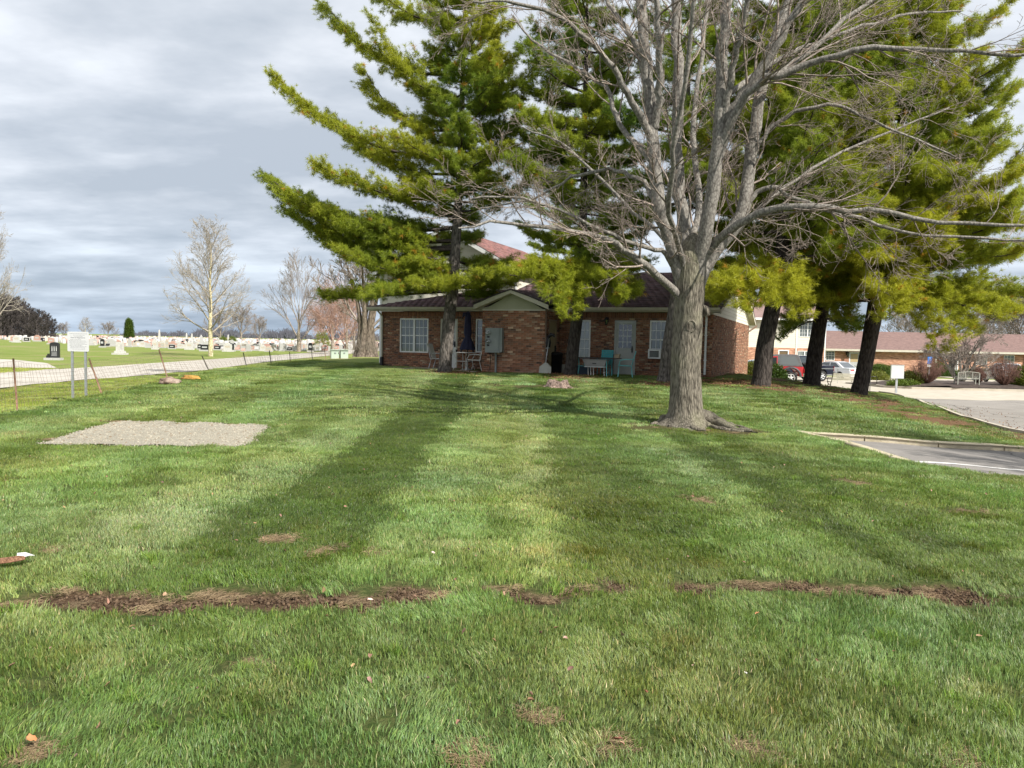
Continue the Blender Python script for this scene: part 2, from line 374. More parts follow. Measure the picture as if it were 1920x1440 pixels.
def cracked(m, sc_=.55, w_=.012, amt=.75):
    t = m.node_tree; b = t.nodes['Principled BSDF']; src_ = b.inputs['Base Color'].links[0].from_socket; n_, l_ = t.nodes.new, t.links.new
    tcn = n_('ShaderNodeTexCoord'); nn = n_('ShaderNodeTexNoise'); nn.inputs['Scale'].default_value = 2.2; nn.inputs['Detail'].default_value = 6; l_(tcn.outputs['Object'], nn.inputs[0])
    ad = n_('ShaderNodeMix'); ad.data_type = 'VECTOR'; ad.inputs[0].default_value = .32; l_(tcn.outputs['Object'], ad.inputs[4]); l_(nn.outputs['Color'], ad.inputs[5])
    vo = n_('ShaderNodeTexVoronoi'); vo.feature = 'DISTANCE_TO_EDGE'; vo.inputs['Scale'].default_value = sc_; l_(ad.outputs[1], vo.inputs[0])
    mr = n_('ShaderNodeMapRange'); mr.inputs[1].default_value = 0; mr.inputs[2].default_value = w_; mr.inputs[3].default_value = amt; mr.inputs[4].default_value = 0; l_(vo.outputs[0], mr.inputs[0])
    st = n_('ShaderNodeTexNoise'); st.inputs['Scale'].default_value = .35; st.inputs['Detail'].default_value = 7; l_(tcn.outputs['Object'], st.inputs[0]); r2 = n_('ShaderNodeMapRange'); r2.inputs[1].default_value = .45; r2.inputs[2].default_value = .7; r2.inputs[4].default_value = .14; l_(st.outputs[0], r2.inputs[0])
    x0 = n_('ShaderNodeMix'); x0.data_type = 'RGBA'; l_(r2.outputs[0], x0.inputs[0]); l_(src_, x0.inputs[6]); x0.inputs[7].default_value = (.10, .09, .08, 1)
    x = n_('ShaderNodeMix'); x.data_type = 'RGBA'; l_(mr.outputs[0], x.inputs[0]); l_(x0.outputs[2], x.inputs[6]); x.inputs[7].default_value = (.03, .028, .025, 1); l_(x.outputs[2], b.inputs['Base Color'])
concrete = M('concrete', (.40, .355, .285), (.50, .45, .37), 1.3, .85, .25, 60)
asph = M('asphalt', (.20, .185, .172), (.285, .265, .245), .9, .85, .6, 160, detail=9)
asph2 = M('asphalt_far', (.235, .215, .195), (.31, .285, .255), .5, .85, .5, 120, detail=9)
cracked(asph); cracked(asph2, .3)
# cemetery drive, straight from near left to the far trees
dy = np.array([14, 26, 34, 41, 56, 74, 93, 140, 240]); dxn = [-17.6, -17.9, -17.6, -17.0, -18.6, -19.2, -19.6, -20.5, -22]; dxf = [-22.4, -22.6, -23.4, -23.8, -24.0, -24.2, -24.6, -25.5, -27]
drive_m = M('drive_gravel', (.36, .33, .285), (.48, .445, .39), .6, .95, .4, 50, detail=8)
sheet('cemetery_drive', list(zip(dxf, dy)), list(zip(dxn, dy)), 6, .025, drive_m, 60, 'pale grey concrete cemetery drive running past the wire fence')
sheet('side_path', [(-60, 55), (-44, 53.5), (-34, 51), (-29, 46.5), (-23.3, 38.5)], [(-60, 52), (-44, 50.5), (-35, 48.3), (-30.5, 44), (-23.1, 33.5)], 3, .02, drive_m, 30, 'pale branch path curving off the cemetery drive at left')
sheet('bare_earth_patch', [(-40, 46), (-36, 47.6), (-31.5, 44.5)], [(-39.5, 44.6), (-35, 43.8), (-31.5, 44.2)], 3, .03, M('earth', (.16, .10, .06), (.25, .18, .11), 2, .95), 20)
# far car park
tb = [G(1915, 812), G(1865, 800), G(1765, 767), G(1727, 754), G(1690, 742), G(1640, 734)]
bx = [(tb[0].x + 1.0, 9.5)] + [(p.x, p.y) for p in tb] + [(12.5, 46), (12, 52), (12, 66)]
bx = sorted(bx, key=lambda p: p[1]); by_ = np.array([p[1] for p in bx]); bxx = np.array([p[0] for p in bx])
def xl(y): return float(np.interp(y, by_, bxx))
ya = list(np.arange(9.5, 35.01, .75)); yc = list(np.arange(35, 66.1, 1.))
sheet('far_asphalt', [(xl(y), y) for y in ya], [(80, y) for y in ya], 60, .02, asph2, None, 'weathered grey asphalt of the far car park')
sheet('far_concrete', [(xl(y), y) for y in yc], [(80, y) for y in yc], 50, .024, concrete, None, 'sunlit pale concrete apron of the far car park')
# thin edging kerb between lawn tongue and car park
mb = MB()
pts = [Vector((xl(y), y, 0)) for y in np.arange(15, tb[-1].y, 1.)]
for i in range(len(pts) - 1):
    a, b = pts[i], pts[i + 1]; d = (b - a).normalized(); n = Vector((-d.y, d.x, 0)) * .07
    p = [a - n, b - n, b + n, a + n]; lo = [Vector((v.x, v.y, hz(v.x, v.y) - .1)) for v in p]; hi_ = [Vector((v.x, v.y, hz(v.x, v.y) + .07)) for v in p]
    mb.add(lo + hi_, [(4, 5, 6, 7), (0, 1, 5, 4), (1, 2, 6, 5), (2, 3, 7, 6), (3, 0, 4, 7)], concrete)
tag(mb.build('edging_kerb'), 'low concrete edging between the lawn tongue and far car park', None, None, 'structure')

# near parking bay, sunk a kerb's height below the lawn
def lerp2(a, b, t): return (a[0] + (b[0] - a[0]) * t, a[1] + (b[1] - a[1]) * t)
top = [lerp2(A_, K2_, t) for t in np.linspace(0, 1, 30)]
npts = [A_, N1_, N2_, N3_, N4_]; seg = [0]
for i in range(4): seg.append(seg[-1] + (Vector(npts[i + 1][:2]) - Vector(npts[i][:2])).length)
bot = [(float(np.interp(t * seg[-1], seg, [p[0] for p in npts])), float(np.interp(t * seg[-1], seg, [p[1] for p in npts]))) for t in np.linspace(0, 1, 30)]
sheet('parking_bay', top, bot, 14, -.065, asph, None, 'grey asphalt parking bay beyond the kerb at right')
# painted line parallel to the kerb
l0, l1 = G(1660, 856), G(1915, 874); ld = (l1 - l0); l2 = l0 + ld * 2.2; off = Vector((-ld.y, ld.x, 0)).normalized() * .05
P0 = [lerp2(l0 + off, l2 + off, t) for t in np.linspace(.02, 1, 16)]; P1 = [lerp2(l0 - off, l2 - off, t) for t in np.linspace(.02, 1, 16)]
sheet('bay_line', P0, P1, 1, -.060, M('road_paint', (.74, .73, .70), (.5, .49, .47), 14, .7, lo=.45, hi=.7), None, 'white painted bay line on the near asphalt')
kerb_m = M('kerb_concrete', (.40, .345, .235), (.56, .49, .36), 5, .9, .6, 80, detail=8)
def kerbrun(name, pts, w0, w1, htop, label):
    e = empty(name); tag(e, label, None, None, 'structure')
    for a, b in zip(pts[:-1], pts[1:]):
        a, b = Vector((a[0], a[1], 0)), Vector((b[0], b[1], 0)); d = (b - a).normalized(); a = a + d * .012; b = b - d * .012
        n = Vector((-d.y, d.x, 0)); k = 6; vs, fs = [], []
        prof = [(w0, -.35), (w0, htop - .015), (w0 + .015, htop), (w1 - .03, htop), (w1, htop - .03), (w1 + .012, -.35)]
        for i in range(k + 1):
            p = a.lerp(b, i / k)
            for s, z in prof:
                v = p + n * s; vs.append(Vector((v.x, v.y, hz(p.x, p.y) + z + .004 * rnd.random())))
        m_ = len(prof)
        for i in range(k):
            for j in range(m_ - 1): fs.append((i * m_ + j, i * m_ + j + 1, (i + 1) * m_ + j + 1, (i + 1) * m_ + j))
        fs += [tuple(range(m_))[::-1], tuple(range(k * m_, k * m_ + m_))]
        c = MB(); c.add(vs, fs, kerb_m); c.build('kerb_stone', e)
jt = [(A_.x, A_.y)] + [lerp2(A_, K2_, t) for t in (.11, .235, .345, .5, .65, .82)] + [(K2_.x, K2_.y)]
kerbrun('kerb', jt, .15, -.15 + .02, .022, 'raised concrete kerb of jointed stones along the near bay')
kerbrun('flush_kerb', [(A_.x, A_.y), lerp2(A_, N1_, .5), (N1_.x, N1_.y)], -.03, .14, .02, 'narrow pale kerb meeting the lawn at the near bay')
kerbrun('grass_side_kerb', [(N1_.x, N1_.y), (N2_.x, N2_.y), (N3_.x, N3_.y), (N4_.x, N4_.y)], -.1, .05, -.03, 'sunken kerb mostly hidden by turf at the near bay')

# ------------------------------------------------------------ gravel pad
pl = [(p.x, p.y) for p in padN]; pf = [(p.x, p.y) for p in padF]
gravel_m = M('gravel', (.22, .20, .155), (.38, .35, .28), 60, .95, .9, 90)
sheet('gravel_pad', pl, pf, 12, .012, gravel_m, 24, 'rectangular pad of pale crushed gravel set in the lawn')
def stone_proto(seed, s=1.):
    r = np.random.RandomState(seed); import bmesh
    bm = bmesh.new(); bmesh.ops.create_icosphere(bm, subdivisions=1, radius=.5 * s)
    for v in bm.verts: v.co = v.co * r.uniform(.7, 1.15); v.co.z *= .7
    me = bpy.data.meshes.new('pebble'); bm.to_mesh(me); bm.free(); return me
stm = M('pebble', (.27, .25, .20), (.43, .40, .33), 9, .9, tint='INSTANCER')
protos = []
for k in range(4):
    me = stone_proto(k); me.materials.append(stm); protos.append(hidden(me))
n = 16000; s, t = npr.rand(n), npr.rand(n)
s = s * 8; k = np.minimum(s.astype(int), 7); f = (s - k)[:, None]
Pn, Pf = np.array(pl)[:, :2], np.array(pf)[:, :2]
P = (Pn[k] * (1 - f) + Pn[k + 1] * f) * (1 - t[:, None]) + (Pf[k] * (1 - f) + Pf[k + 1] * f) * t[:, None]
P += npr.normal(0, .05, P.shape)
g_ = npr.uniform(.62, 1.12, n); tn = np.stack([g_, g_ * .98, g_ * .95], 1); tn[npr.rand(n) < .1] *= (.62, .48, .36)
o = scatter('pebbles', protos, np.column_stack([P, H(P[:, 0], P[:, 1]) + .006]), npr.uniform(0, 6.28, (n, 3)), npr.uniform(.010, .028, n) * npr.choice([1, 1, 1, 1.6], n), tn)
tag(o, 'loose crushed stones covering the gravel pad', 'gravel', None, 'stuff')

# ------------------------------------------------------------ grass
def blade_patch(seed, size, nb, h, wd, lean, rs=.75):
    r = np.random.RandomState(seed)
    p = np.clip(r.normal(0, size * .36, (nb, 2)), -size * .9, size * .9)
    # tussocks: pull blades toward a few centres
    cen = r.normal(0, size * .38, (max(3, nb // 28), 2)); ci = r.randint(0, len(cen), nb); p = np.where(r.rand(nb, 1) < .45, cen[ci] + r.normal(0, size * .045, (nb, 2)), p)
    hh = h * r.uniform(.55, 1.25, nb); az_ = r.uniform(0, 2 * np.pi, nb)
    bd = np.stack([np.cos(az_), np.sin(az_)], 1) * r.uniform(.1, .9, (nb, 1)) * rs + np.array([0, lean])
    fa = r.normal(0, .7, nb); sd = np.stack([np.cos(fa), np.sin(fa)], 1) * (wd * r.uniform(.6, 1.3, nb) / 2)[:, None]
    ml = 1 / np.sqrt(1 + (bd ** 2).sum(1))
    V = np.zeros((nb, 5, 3)); z1 = hh * .55 * ml ** .5; z2 = hh * ml
    V[:, 0, :2] = p - sd; V[:, 1, :2] = p + sd
    m1 = p + bd * (hh * .38)[:, None]; V[:, 2, :2] = m1 + sd * .85; V[:, 3, :2] = m1 - sd * .85; V[:, 2, 2] = V[:, 3, 2] = z1
    V[:, 4, :2] = p + bd * (hh * 1.0)[:, None]; V[:, 4, 2] = z2
    V[:, 0, 2] = V[:, 1, 2] = -.012
    b = np.arange(nb) * 5; q = np.stack([b, b + 1, b + 2, b + 3], 1); t = np.stack([b + 3, b + 2, b + 4], 1)
    c = np.ones((nb, 3)) * r.uniform(.50, 1.42, (nb, 1)); c[:, 0] *= r.uniform(.85, 1.18, nb); c[:, 2] *= r.uniform(.8, 1.3, nb)
    dry = r.rand(nb) < .035; c[dry] = np.array([2.4, 1.5, 2.6]) * r.uniform(.7, 1.2, (dry.sum(), 1))
    return mesh_np('grass_clump', V.reshape(-1, 3), q, t, [grass_m], tint=np.repeat(c, 5, 0))
grass_m = bpy.data.materials.new('grass_blade'); grass_m.use_nodes = True
t_ = grass_m.node_tree; b_ = t_.nodes['Principled BSDF']; n_, l_ = t_.nodes.new, t_.links.new
a1 = n_('ShaderNodeAttribute'); a1.attribute_name = 'tint'; a2 = n_('ShaderNodeAttribute'); a2.attribute_name = 'tint'; a2.attribute_type = 'INSTANCER'
def mul(a, b):
    x = n_('ShaderNodeMix'); x.data_type = 'RGBA'; x.blend_type = 'MULTIPLY'; x.inputs[0].default_value = 1
    for s, v in ((6, a), (7, b)):
        if isinstance(v, tuple): x.inputs[s].default_value = (*v, 1)
        else: l_(v, x.inputs[s])
    return x.outputs[2]
GC = (.252, .332, .080)
gc = mul(mul(GC, a1.outputs['Color']), a2.outputs['Color'])
l_(gc, b_.inputs['Base Color']); b_.inputs['Roughness'].default_value = .42; b_.inputs['Specular IOR Level'].default_value = .35
tr = n_('ShaderNodeBsdfTranslucent'); l_(mul(gc, (1.0, 1.05, .6)), tr.inputs[0]); ms = n_('ShaderNodeMixShader'); ms.inputs[0].default_value = .38
l_(b_.outputs[0], ms.inputs[1]); l_(tr.outputs[0], ms.inputs[2]); l_(ms.outputs[0], t_.nodes['Material Output'].inputs[0])
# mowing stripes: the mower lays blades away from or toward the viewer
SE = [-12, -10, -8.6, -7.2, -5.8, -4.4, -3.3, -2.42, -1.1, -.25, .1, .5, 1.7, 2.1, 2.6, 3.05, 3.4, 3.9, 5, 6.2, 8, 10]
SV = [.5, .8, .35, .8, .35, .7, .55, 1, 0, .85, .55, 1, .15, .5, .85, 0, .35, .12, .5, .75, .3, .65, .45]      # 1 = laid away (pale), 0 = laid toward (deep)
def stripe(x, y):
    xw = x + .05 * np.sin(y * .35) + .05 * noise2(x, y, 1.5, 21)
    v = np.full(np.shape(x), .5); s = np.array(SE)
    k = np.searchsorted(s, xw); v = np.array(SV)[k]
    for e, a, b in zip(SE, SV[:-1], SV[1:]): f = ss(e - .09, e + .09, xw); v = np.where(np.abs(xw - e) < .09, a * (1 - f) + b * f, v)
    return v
HOUSE_POLY = None
def grassfield(name, x0, x1, y0, y1, step, protos_t, protos_a, keep_extra=None, fieldtint=None, dens=1., label=None, hscale=1.):
    gx, gy = np.meshgrid(np.arange(x0, x1, step), np.arange(y0, y1, step)); x = gx.ravel() + npr.uniform(-.5, .5, gx.size) * step; y = gy.ravel() + npr.uniform(-.5, .5, gx.size) * step
    k = np.abs(x + .0) < y * .72 + 2.2
    if keep_extra is not None: k &= keep_extra(x, y)
    x, y = x[k], y[k]
    for pl_ in (LOT, PAD):
        c = sum((Vector(p[:2]) for p in pl_), Vector((0, 0))) / len(pl_)
        k = ~inside(pl_, x, y) & ~inside(pl_, x + step * .4, y) & ~inside(pl_, x - step * .4, y) & ~inside(pl_, x, y - step * .35) & ~inside(pl_, x, y + step * .35); x, y = x[k], y[k]
    ds = step * .4; d = np.maximum.reduce([blobmask(DIRT, x + ox, y + oy) for ox, oy in ((0, 0), (0, ds), (0, -ds), (ds, 0), (-ds, 0))]); b = np.maximum(blobmask(BARE, x, y, .4, 9), blobmask(LITTER, x, y, .5, 5) * .9)
    k = (npr.rand(len(x)) > d * 1.25) & (npr.rand(len(x)) > b * .82); x, y, d, b = x[k], y[k], d[k], b[k]
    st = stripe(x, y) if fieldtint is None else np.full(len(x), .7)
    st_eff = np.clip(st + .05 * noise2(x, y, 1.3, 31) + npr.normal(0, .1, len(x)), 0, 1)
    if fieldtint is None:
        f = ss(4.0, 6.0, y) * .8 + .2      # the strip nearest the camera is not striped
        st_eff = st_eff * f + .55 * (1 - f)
    nT, nA = len(protos_t), len(protos_a)
    pick = np.where(npr.rand(len(x)) < st_eff, nT + npr.randint(0, nA, len(x)), npr.randint(0, nT, len(x)))
    rot = np.zeros((len(x), 3)); rot[:, 2] = npr.normal(0, .35, len(x)) + .5 * noise2(x, y, .9, 5)
    big = noise2(x, y, .8, 12); mid = noise2(x, y, 3.1, 13)
    v = (1 + .07 * big + .08 * mid) * npr.uniform(.88, 1.12, len(x))
    tn = np.stack([v * (1 + .10 * noise2(x, y, 1.7, 14)), v, v * (1 - .12 * noise2(x, y, 1.2, 15))], 1)
    # how light catches the laid blades is tinted in: deep rows darker, others paler
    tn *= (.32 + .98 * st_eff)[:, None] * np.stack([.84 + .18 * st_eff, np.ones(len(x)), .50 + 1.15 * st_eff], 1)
    dry = (noise2(x, y, 5.2, 16) + .5 * noise2(x, y, 13, 17)) > 1.25 - .5 * b
    tn[dry] *= (1.22, 1.04, 1.15)
    if fieldtint is not None: tn *= np.array(fieldtint)
    scl = npr.uniform(.8, 1.15, len(x)) * (1 - .35 * np.clip(d + b, 0, 1)) * (1 + .14 * big)
    sc3 = np.stack([np.ones(len(x)), np.ones(len(x)), scl * hscale], 1)
    o = scatter(name, protos_t + protos_a, np.column_stack([x, y, H(x, y) - .0]), rot, sc3, tn, idx=pick)
    return tag(o, label, 'grass', None, 'stuff')
def protos_for(size, nb, h, wd, base, tl=-.15, al=.85):
    return ([hidden(blade_patch(base + k, size, nb, h, wd, tl)) for k in range(4)], [hidden(blade_patch(base + 50 + k, size, nb, h, wd, al)) for k in range(4)])
pt, pa = protos_for(.2, 430, .040, .0036, 100)
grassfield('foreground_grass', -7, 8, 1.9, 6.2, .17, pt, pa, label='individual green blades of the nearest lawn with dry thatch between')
pt, pa = protos_for(.26, 440, .036, .0050, 200)
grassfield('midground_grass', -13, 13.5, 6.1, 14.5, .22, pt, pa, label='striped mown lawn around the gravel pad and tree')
pt, pa = protos_for(.42, 480, .042, .0090, 300)
def kp(x, y): return ~HP(x, y) & (x > -10.3 - .0 * y) & ((x < np.interp(y, by_, bxx) - .12) | (y > 44))
def kp2(x, y): return (x <= -10.2) & ((x > np.interp(y, dy, dxn) + .35) | (x < np.interp(y, dy, dxf) - .5)) & (x > -34)
# house footprint (front walls), grass stops there
hu, hv = Vector((math.cos(R(22)), -math.sin(R(22)), 0)), Vector((math.sin(R(22)), math.cos(R(22)), 0)); HO = Vector((7.28, 27.33, 0))
def HP(x, y):
    a = (x - HO.x) * hu.x + (y - HO.y) * hu.y; b = (x - HO.x) * hv.x + (y - HO.y) * hv.y
    return (b > -.25) & (a < .3) & (a > -14.3) | ((b > -2.1) & (a > -9.1) & (a < -5.2))
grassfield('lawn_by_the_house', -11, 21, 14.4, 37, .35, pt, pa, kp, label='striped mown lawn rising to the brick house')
grassfield('verge_grass', -34, -10, 11, 40, .36, pt, pa, kp2, (1.16, 1.06, .66), label='yellow green verge grass around the wire fence', hscale=1.2)
# taller tussocks and dark clumps the mower missed
tp_ = [hidden(blade_patch(700 + k, .11, 110, .068, .0038, .2, 1.1)) for k in range(4)]
n = 420; x = npr.uniform(-8, 8, n); y = 2.1 + 9 * npr.rand(n) ** 1.3; k = (np.abs(x) < y * .72 + 1.5) & ~inside(LOT, x, y) & ~inside(PAD, x, y) & (noise2(x, y, 1.1, 61) > -.1) & (blobmask(DIRT, x, y) < .25); x, y = x[k], y[k]; n = len(x); v = npr.uniform(.5, 1.05, n)
tag(scatter('grass_tussocks', tp_, np.column_stack([x, y, H(x, y)]), np.column_stack([npr.normal(0, .12, (n, 2)), npr.uniform(0, 6.28, n)]), npr.uniform(.6, 1.15, n), np.stack([v * .85, v, v * .8], 1)), 'scattered taller dark green grass tussocks in the near lawn', 'grass', None, 'stuff')
# clods and dry thatch on the trench scar
n = 2600; bi = npr.randint(0, len(DIRT), n); B = np.array(DIRT)[bi]; P = B[:, :2] + npr.normal(0, .5, (n, 2)) * B[:, 2:]
clm = M('clod', (.06, .037, .022), (.15, .10, .06), 12, .95, tint='INSTANCER'); cp = []
for k in range(3): me = stone_proto(40 + k); me.materials.append(clm); cp.append(hidden(me))
g_ = npr.uniform(.6, 1.4, n)
o = scatter('soil_clods', cp, np.column_stack([P, H(P[:, 0], P[:, 1]) - .012]), npr.uniform(0, 6.28, (n, 3)), npr.uniform(.008, .035, n) * npr.uniform(.5, 1, n), np.stack([g_] * 3, 1))
tag(o, 'crumbled dark soil along the old trench across the lawn', 'soil', None, 'stuff')
def thatch_patch(seed, nb=60, size=.16):
    r = np.random.RandomState(seed); polys, rad = [], []
    for i in range(nb):
        p = np.array([*r.uniform(-.5, .5, 2) * size, r.uniform(0, .012)]); a = r.uniform(0, 6.28); L_ = r.uniform(.03, .09)
        d = np.array([math.cos(a), math.sin(a), r.uniform(-.05, .25)]); polys.append([p, p + d * L_ * .5 + (0, 0, .004), p + d * L_ - (0, 0, .002)]); rad.append([.0013, .0013, .0006])
    V, q = tubes_np(polys, rad, 3); return mesh_np('thatch', V, q, mats=[M('straw', (.36, .27, .16), (.22, .15, .08), 8, .8, tint='INSTANCER')])
th = [hidden(thatch_patch(k)) for k in range(4)]
SC = DIRT + BARE; n = 340; bi = npr.randint(0, len(SC), n); bi = np.where((bi < len(DIRT)) & (npr.rand(n) < .6), npr.randint(len(DIRT), len(SC), n), bi); B = np.array(SC)[bi]; P = B[:, :2] + npr.normal(0, .55, (n, 2)) * B[:, 2:]
P = P[P[:, 1] < 14]; n = len(P); g_ = npr.uniform(.6, 1.3, n)
tag(scatter('dead_grass', th, np.column_stack([P, H(P[:, 0], P[:, 1]) + .0]), np.column_stack([np.zeros(n), np.zeros(n), npr.uniform(0, 6.28, n)]), npr.uniform(.4, .95, n), np.stack([g_] * 3, 1)), 'dead straw coloured grass lying on the bare soil', 'dead grass', None, 'stuff')
# fallen leaves and pine litter
def leaf_mesh(seed):
    r = np.random.RandomState(seed); k = 13; vs = [(0, 0, .004)]
    for i in range(k):
        a = 2 * math.pi * i / k; rr = (.46 if i % 2 else .37) * r.uniform(.8, 1.12); vs.append((rr * math.cos(a) * 1.15, rr * math.sin(a) * .62, .16 * abs(math.sin(a)) + .10 * r.uniform(0, 1.4)))
    return mesh_np('leaf', vs, None, [(0, 1 + i, 1 + (i + 1) % k) for i in range(k)], [M('dead_leaf', (.20, .115, .065), (.32, .22, .14), 3, .8, tint='INSTANCER')])
lf = [hidden(leaf_mesh(k)) for k in range(4)]
n = 620; x = npr.uniform(-9, 9, n); y = 2.4 + 14 * npr.rand(n) ** 1.4; k = (np.abs(x) < y * .72 + 1) & ~inside(LOT, x, y) & ~inside(PAD, x, y); x, y = x[k], y[k]; n = len(x)
g_ = npr.uniform(.5, 1.5, n); tn = np.stack([g_, g_ * npr.uniform(.8, 1.1, n), g_ * npr.uniform(.7, 1.3, n)], 1)
tag(scatter('leaf_litter', lf, np.column_stack([x, y, H(x, y) + .028 + .012 * npr.rand(n)]), np.column_stack([npr.normal(0, .5, (n, 2)), npr.uniform(0, 6.28, n)]), npr.uniform(.018, .042, n), tn), 'small curled brown leaves strewn over the lawn', 'leaf litter', None, 'stuff')
n = 5200; bi = npr.randint(0, len(LITTER), n); B = np.array(LITTER)[bi]; P = B[:, :2] + npr.normal(0, .6, (n, 2)) * B[:, 2:]
P2 = np.column_stack([npr.uniform(0, 1, 260), npr.rand(260)]); c0, c1 = G(1790, 778), G(1905, 806)
qy = 17 + 12 * P2[:, 0]; Q_ = np.column_stack([np.interp(qy, by_, bxx) + .12 + 2.6 * P2[:, 1] ** 2.2, qy]); P = np.concatenate([P, Q_]); n = len(P)
g_ = npr.uniform(.4, 1.3, n); tn = np.stack([g_ * 1.05, g_ * .85, g_ * .7], 1)
tag(scatter('pine_litter', lf, np.column_stack([P, H(P[:, 0], P[:, 1]) + .035]), np.column_stack([npr.normal(0, .6, (n, 2)), npr.uniform(0, 6.28, n)]), npr.uniform(.025, .06, n), tn), 'rusty brown needles and leaves gathered under the pines and lot edge', 'leaf litter', None, 'stuff')
# ------------------------------------------------------------ trees
def bark(name, c1, c2, scale=(9, 9, 1.6), dist=.03, moss=None):
    m = bpy.data.materials.new(name); m.use_nodes = True; t = m.node_tree; b = t.nodes['Principled BSDF']; n_, l_ = t.nodes.new, t.links.new
    tcn = n_('ShaderNodeTexCoord'); mp_ = n_('ShaderNodeMapping'); mp_.inputs['Scale'].default_value = scale; l_(tcn.outputs['Object'], mp_.inputs[0])
    nn = n_('ShaderNodeTexNoise'); nn.inputs['Scale'].default_value = 2.4; nn.inputs['Detail'].default_value = 8; nn.inputs['Roughness'].default_value = .68; nn.inputs['Distortion'].default_value = .4; l_(mp_.outputs[0], nn.inputs['Vector'])
    vo = n_('ShaderNodeTexVoronoi'); vo.feature = 'DISTANCE_TO_EDGE'; vo.inputs['Scale'].default_value = 2.2; l_(mp_.outputs[0], vo.inputs['Vector'])
    ad = n_('ShaderNodeMath'); ad.operation = 'MULTIPLY_ADD'; l_(vo.outputs[0], ad.inputs[0]); ad.inputs[1].default_value = .7; l_(nn.outputs[0], ad.inputs[2])
    rp = n_('ShaderNodeValToRGB'); e = rp.color_ramp.elements; e[0].position = .42; e[1].position = .72; e[0].color = (*c1, 1); e[1].color = (*c2, 1); l_(ad.outputs[0], rp.inputs[0])
    out = rp.outputs[0]
    if moss:
        n3 = n_('ShaderNodeTexNoise'); n3.inputs['Scale'].default_value = 1.7; n3.inputs['Detail'].default_value = 6; l_(tcn.outputs['Object'], n3.inputs['Vector'])
        mr = n_('ShaderNodeMapRange'); mr.inputs[1].default_value = .5; mr.inputs[2].default_value = .68; mr.inputs[4].default_value = .4; l_(n3.outputs[0], mr.inputs[0])
        x = n_('ShaderNodeMix'); x.data_type = 'RGBA'; l_(mr.outputs[0], x.inputs[0]); l_(out, x.inputs[6]); x.inputs[7].default_value = (*moss, 1); out = x.outputs[2]
    l_(out, b.inputs['Base Color']); b.inputs['Roughness'].default_value = .9; b.inputs['Specular IOR Level'].default_value = .15
    bp = n_('ShaderNodeBump'); bp.inputs['Strength'].default_value = 1; bp.inputs['Distance'].default_value = dist; l_(ad.outputs[0], bp.inputs['Height']); l_(bp.outputs[0], b.inputs['Normal'])
    return m
pine_bark = bark('pine_bark', (.022, .018, .016), (.088, .075, .066), (6, 6, 1.6), .05)
pine_bark_grey = bark('pine_bark_grey', (.045, .039, .034), (.175, .155, .135), (6, 6, 1.8), .05)
pine_wood = bark('pine_branch', (.03, .024, .02), (.11, .09, .078), (10, 10, 10), .01)
maple_bark = bark('maple_bark', (.055, .047, .037), (.25, .222, .175), (13, 13, 2.2), .035, (.25, .245, .15))
maple_limb = bark('maple_limb', (.105, .094, .082), (.27, .25, .22), (9, 9, 5), .010)
maple_twig = bark('maple_twig', (.15, .115, .095), (.34, .285, .24), (8, 8, 8), .003)

def unit(v): return v / (np.linalg.norm(v) + 1e-9)
def perp(d, r):
    a = r.normal(size=3); a -= d * a.dot(d); return unit(a)
def spline(P, n):
    P = np.array(P, float); k = len(P)
    if k == 2: return P[0] + (P[1] - P[0]) * np.linspace(0, 1, n)[:, None]
    out = []
    ts = np.linspace(0, k - 1, n)
    for t in ts:
        i = min(int(t), k - 2); f = t - i; p0, p1, p2, p3 = P[max(i - 1, 0)], P[i], P[i + 1], P[min(i + 2, k - 1)]
        out.append(.5 * ((2 * p1) + (p2 - p0) * f + (2 * p0 - 5 * p1 + 4 * p2 - p3) * f * f + (3 * p1 - p0 - 3 * p2 + p3) * f ** 3))
    return np.array(out)
def trunk_mesh(name, P, rad, mat, n=26, flare=.6, fh=.6, seed=0, ridges=.02, lobes=5, steps=40):
    """tapered trunk with root flare and ridged bark; P control points, rad radii at them"""
    r = np.random.RandomState(seed); C = spline(P, steps); k = np.linspace(0, len(P) - 1, steps); rr = np.interp(k, np.arange(len(P)), rad)
    h = C[:, 2] - C[0, 2]; V = []
    ph = r.uniform(0, 6.28, 6); an = np.arange(n) * 2 * np.pi / n
    for i in range(steps):
        t = unit(C[min(i + 1, steps - 1)] - C[max(i - 1, 0)]); a = unit(np.cross(t, [0, 1, 0])); b = np.cross(t, a)
        if i == 0: b = np.array([0, 1., 0]) * np.sign(b[1] or 1)
        fl = flare * max(0, 1 - max(h[i], 0) / fh) ** 2.2
        s = 1 + fl * (.55 + .75 * np.maximum(0, np.cos(lobes * an / 1 + ph[0]))) + .05 * np.sin(2 * an + ph[1] + h[i] * .8) + .035 * np.sin(3 * an + ph[2] - h[i] * 1.3)
        s = s + ridges * np.sin(13 * an + 2.5 * np.sin(h[i] * 2.1 + ph[3])) * (1 + .5 * np.sin(7 * h[i] + 5 * an)) + r.normal(0, ridges * .3, n)
        V.append(C[i] + (np.cos(an)[:, None] * a + np.sin(an)[:, None] * b) * (rr[i] * s)[:, None])
    V = np.concatenate(V); I = np.arange(steps * n).reshape(steps, n); J = np.roll(I, -1, 1)
    q = np.stack([I[:-1], J[:-1], J[1:], I[1:]], -1).reshape(-1, 4)
    return mesh_np(name, V, q, mats=[mat], smooth=True)

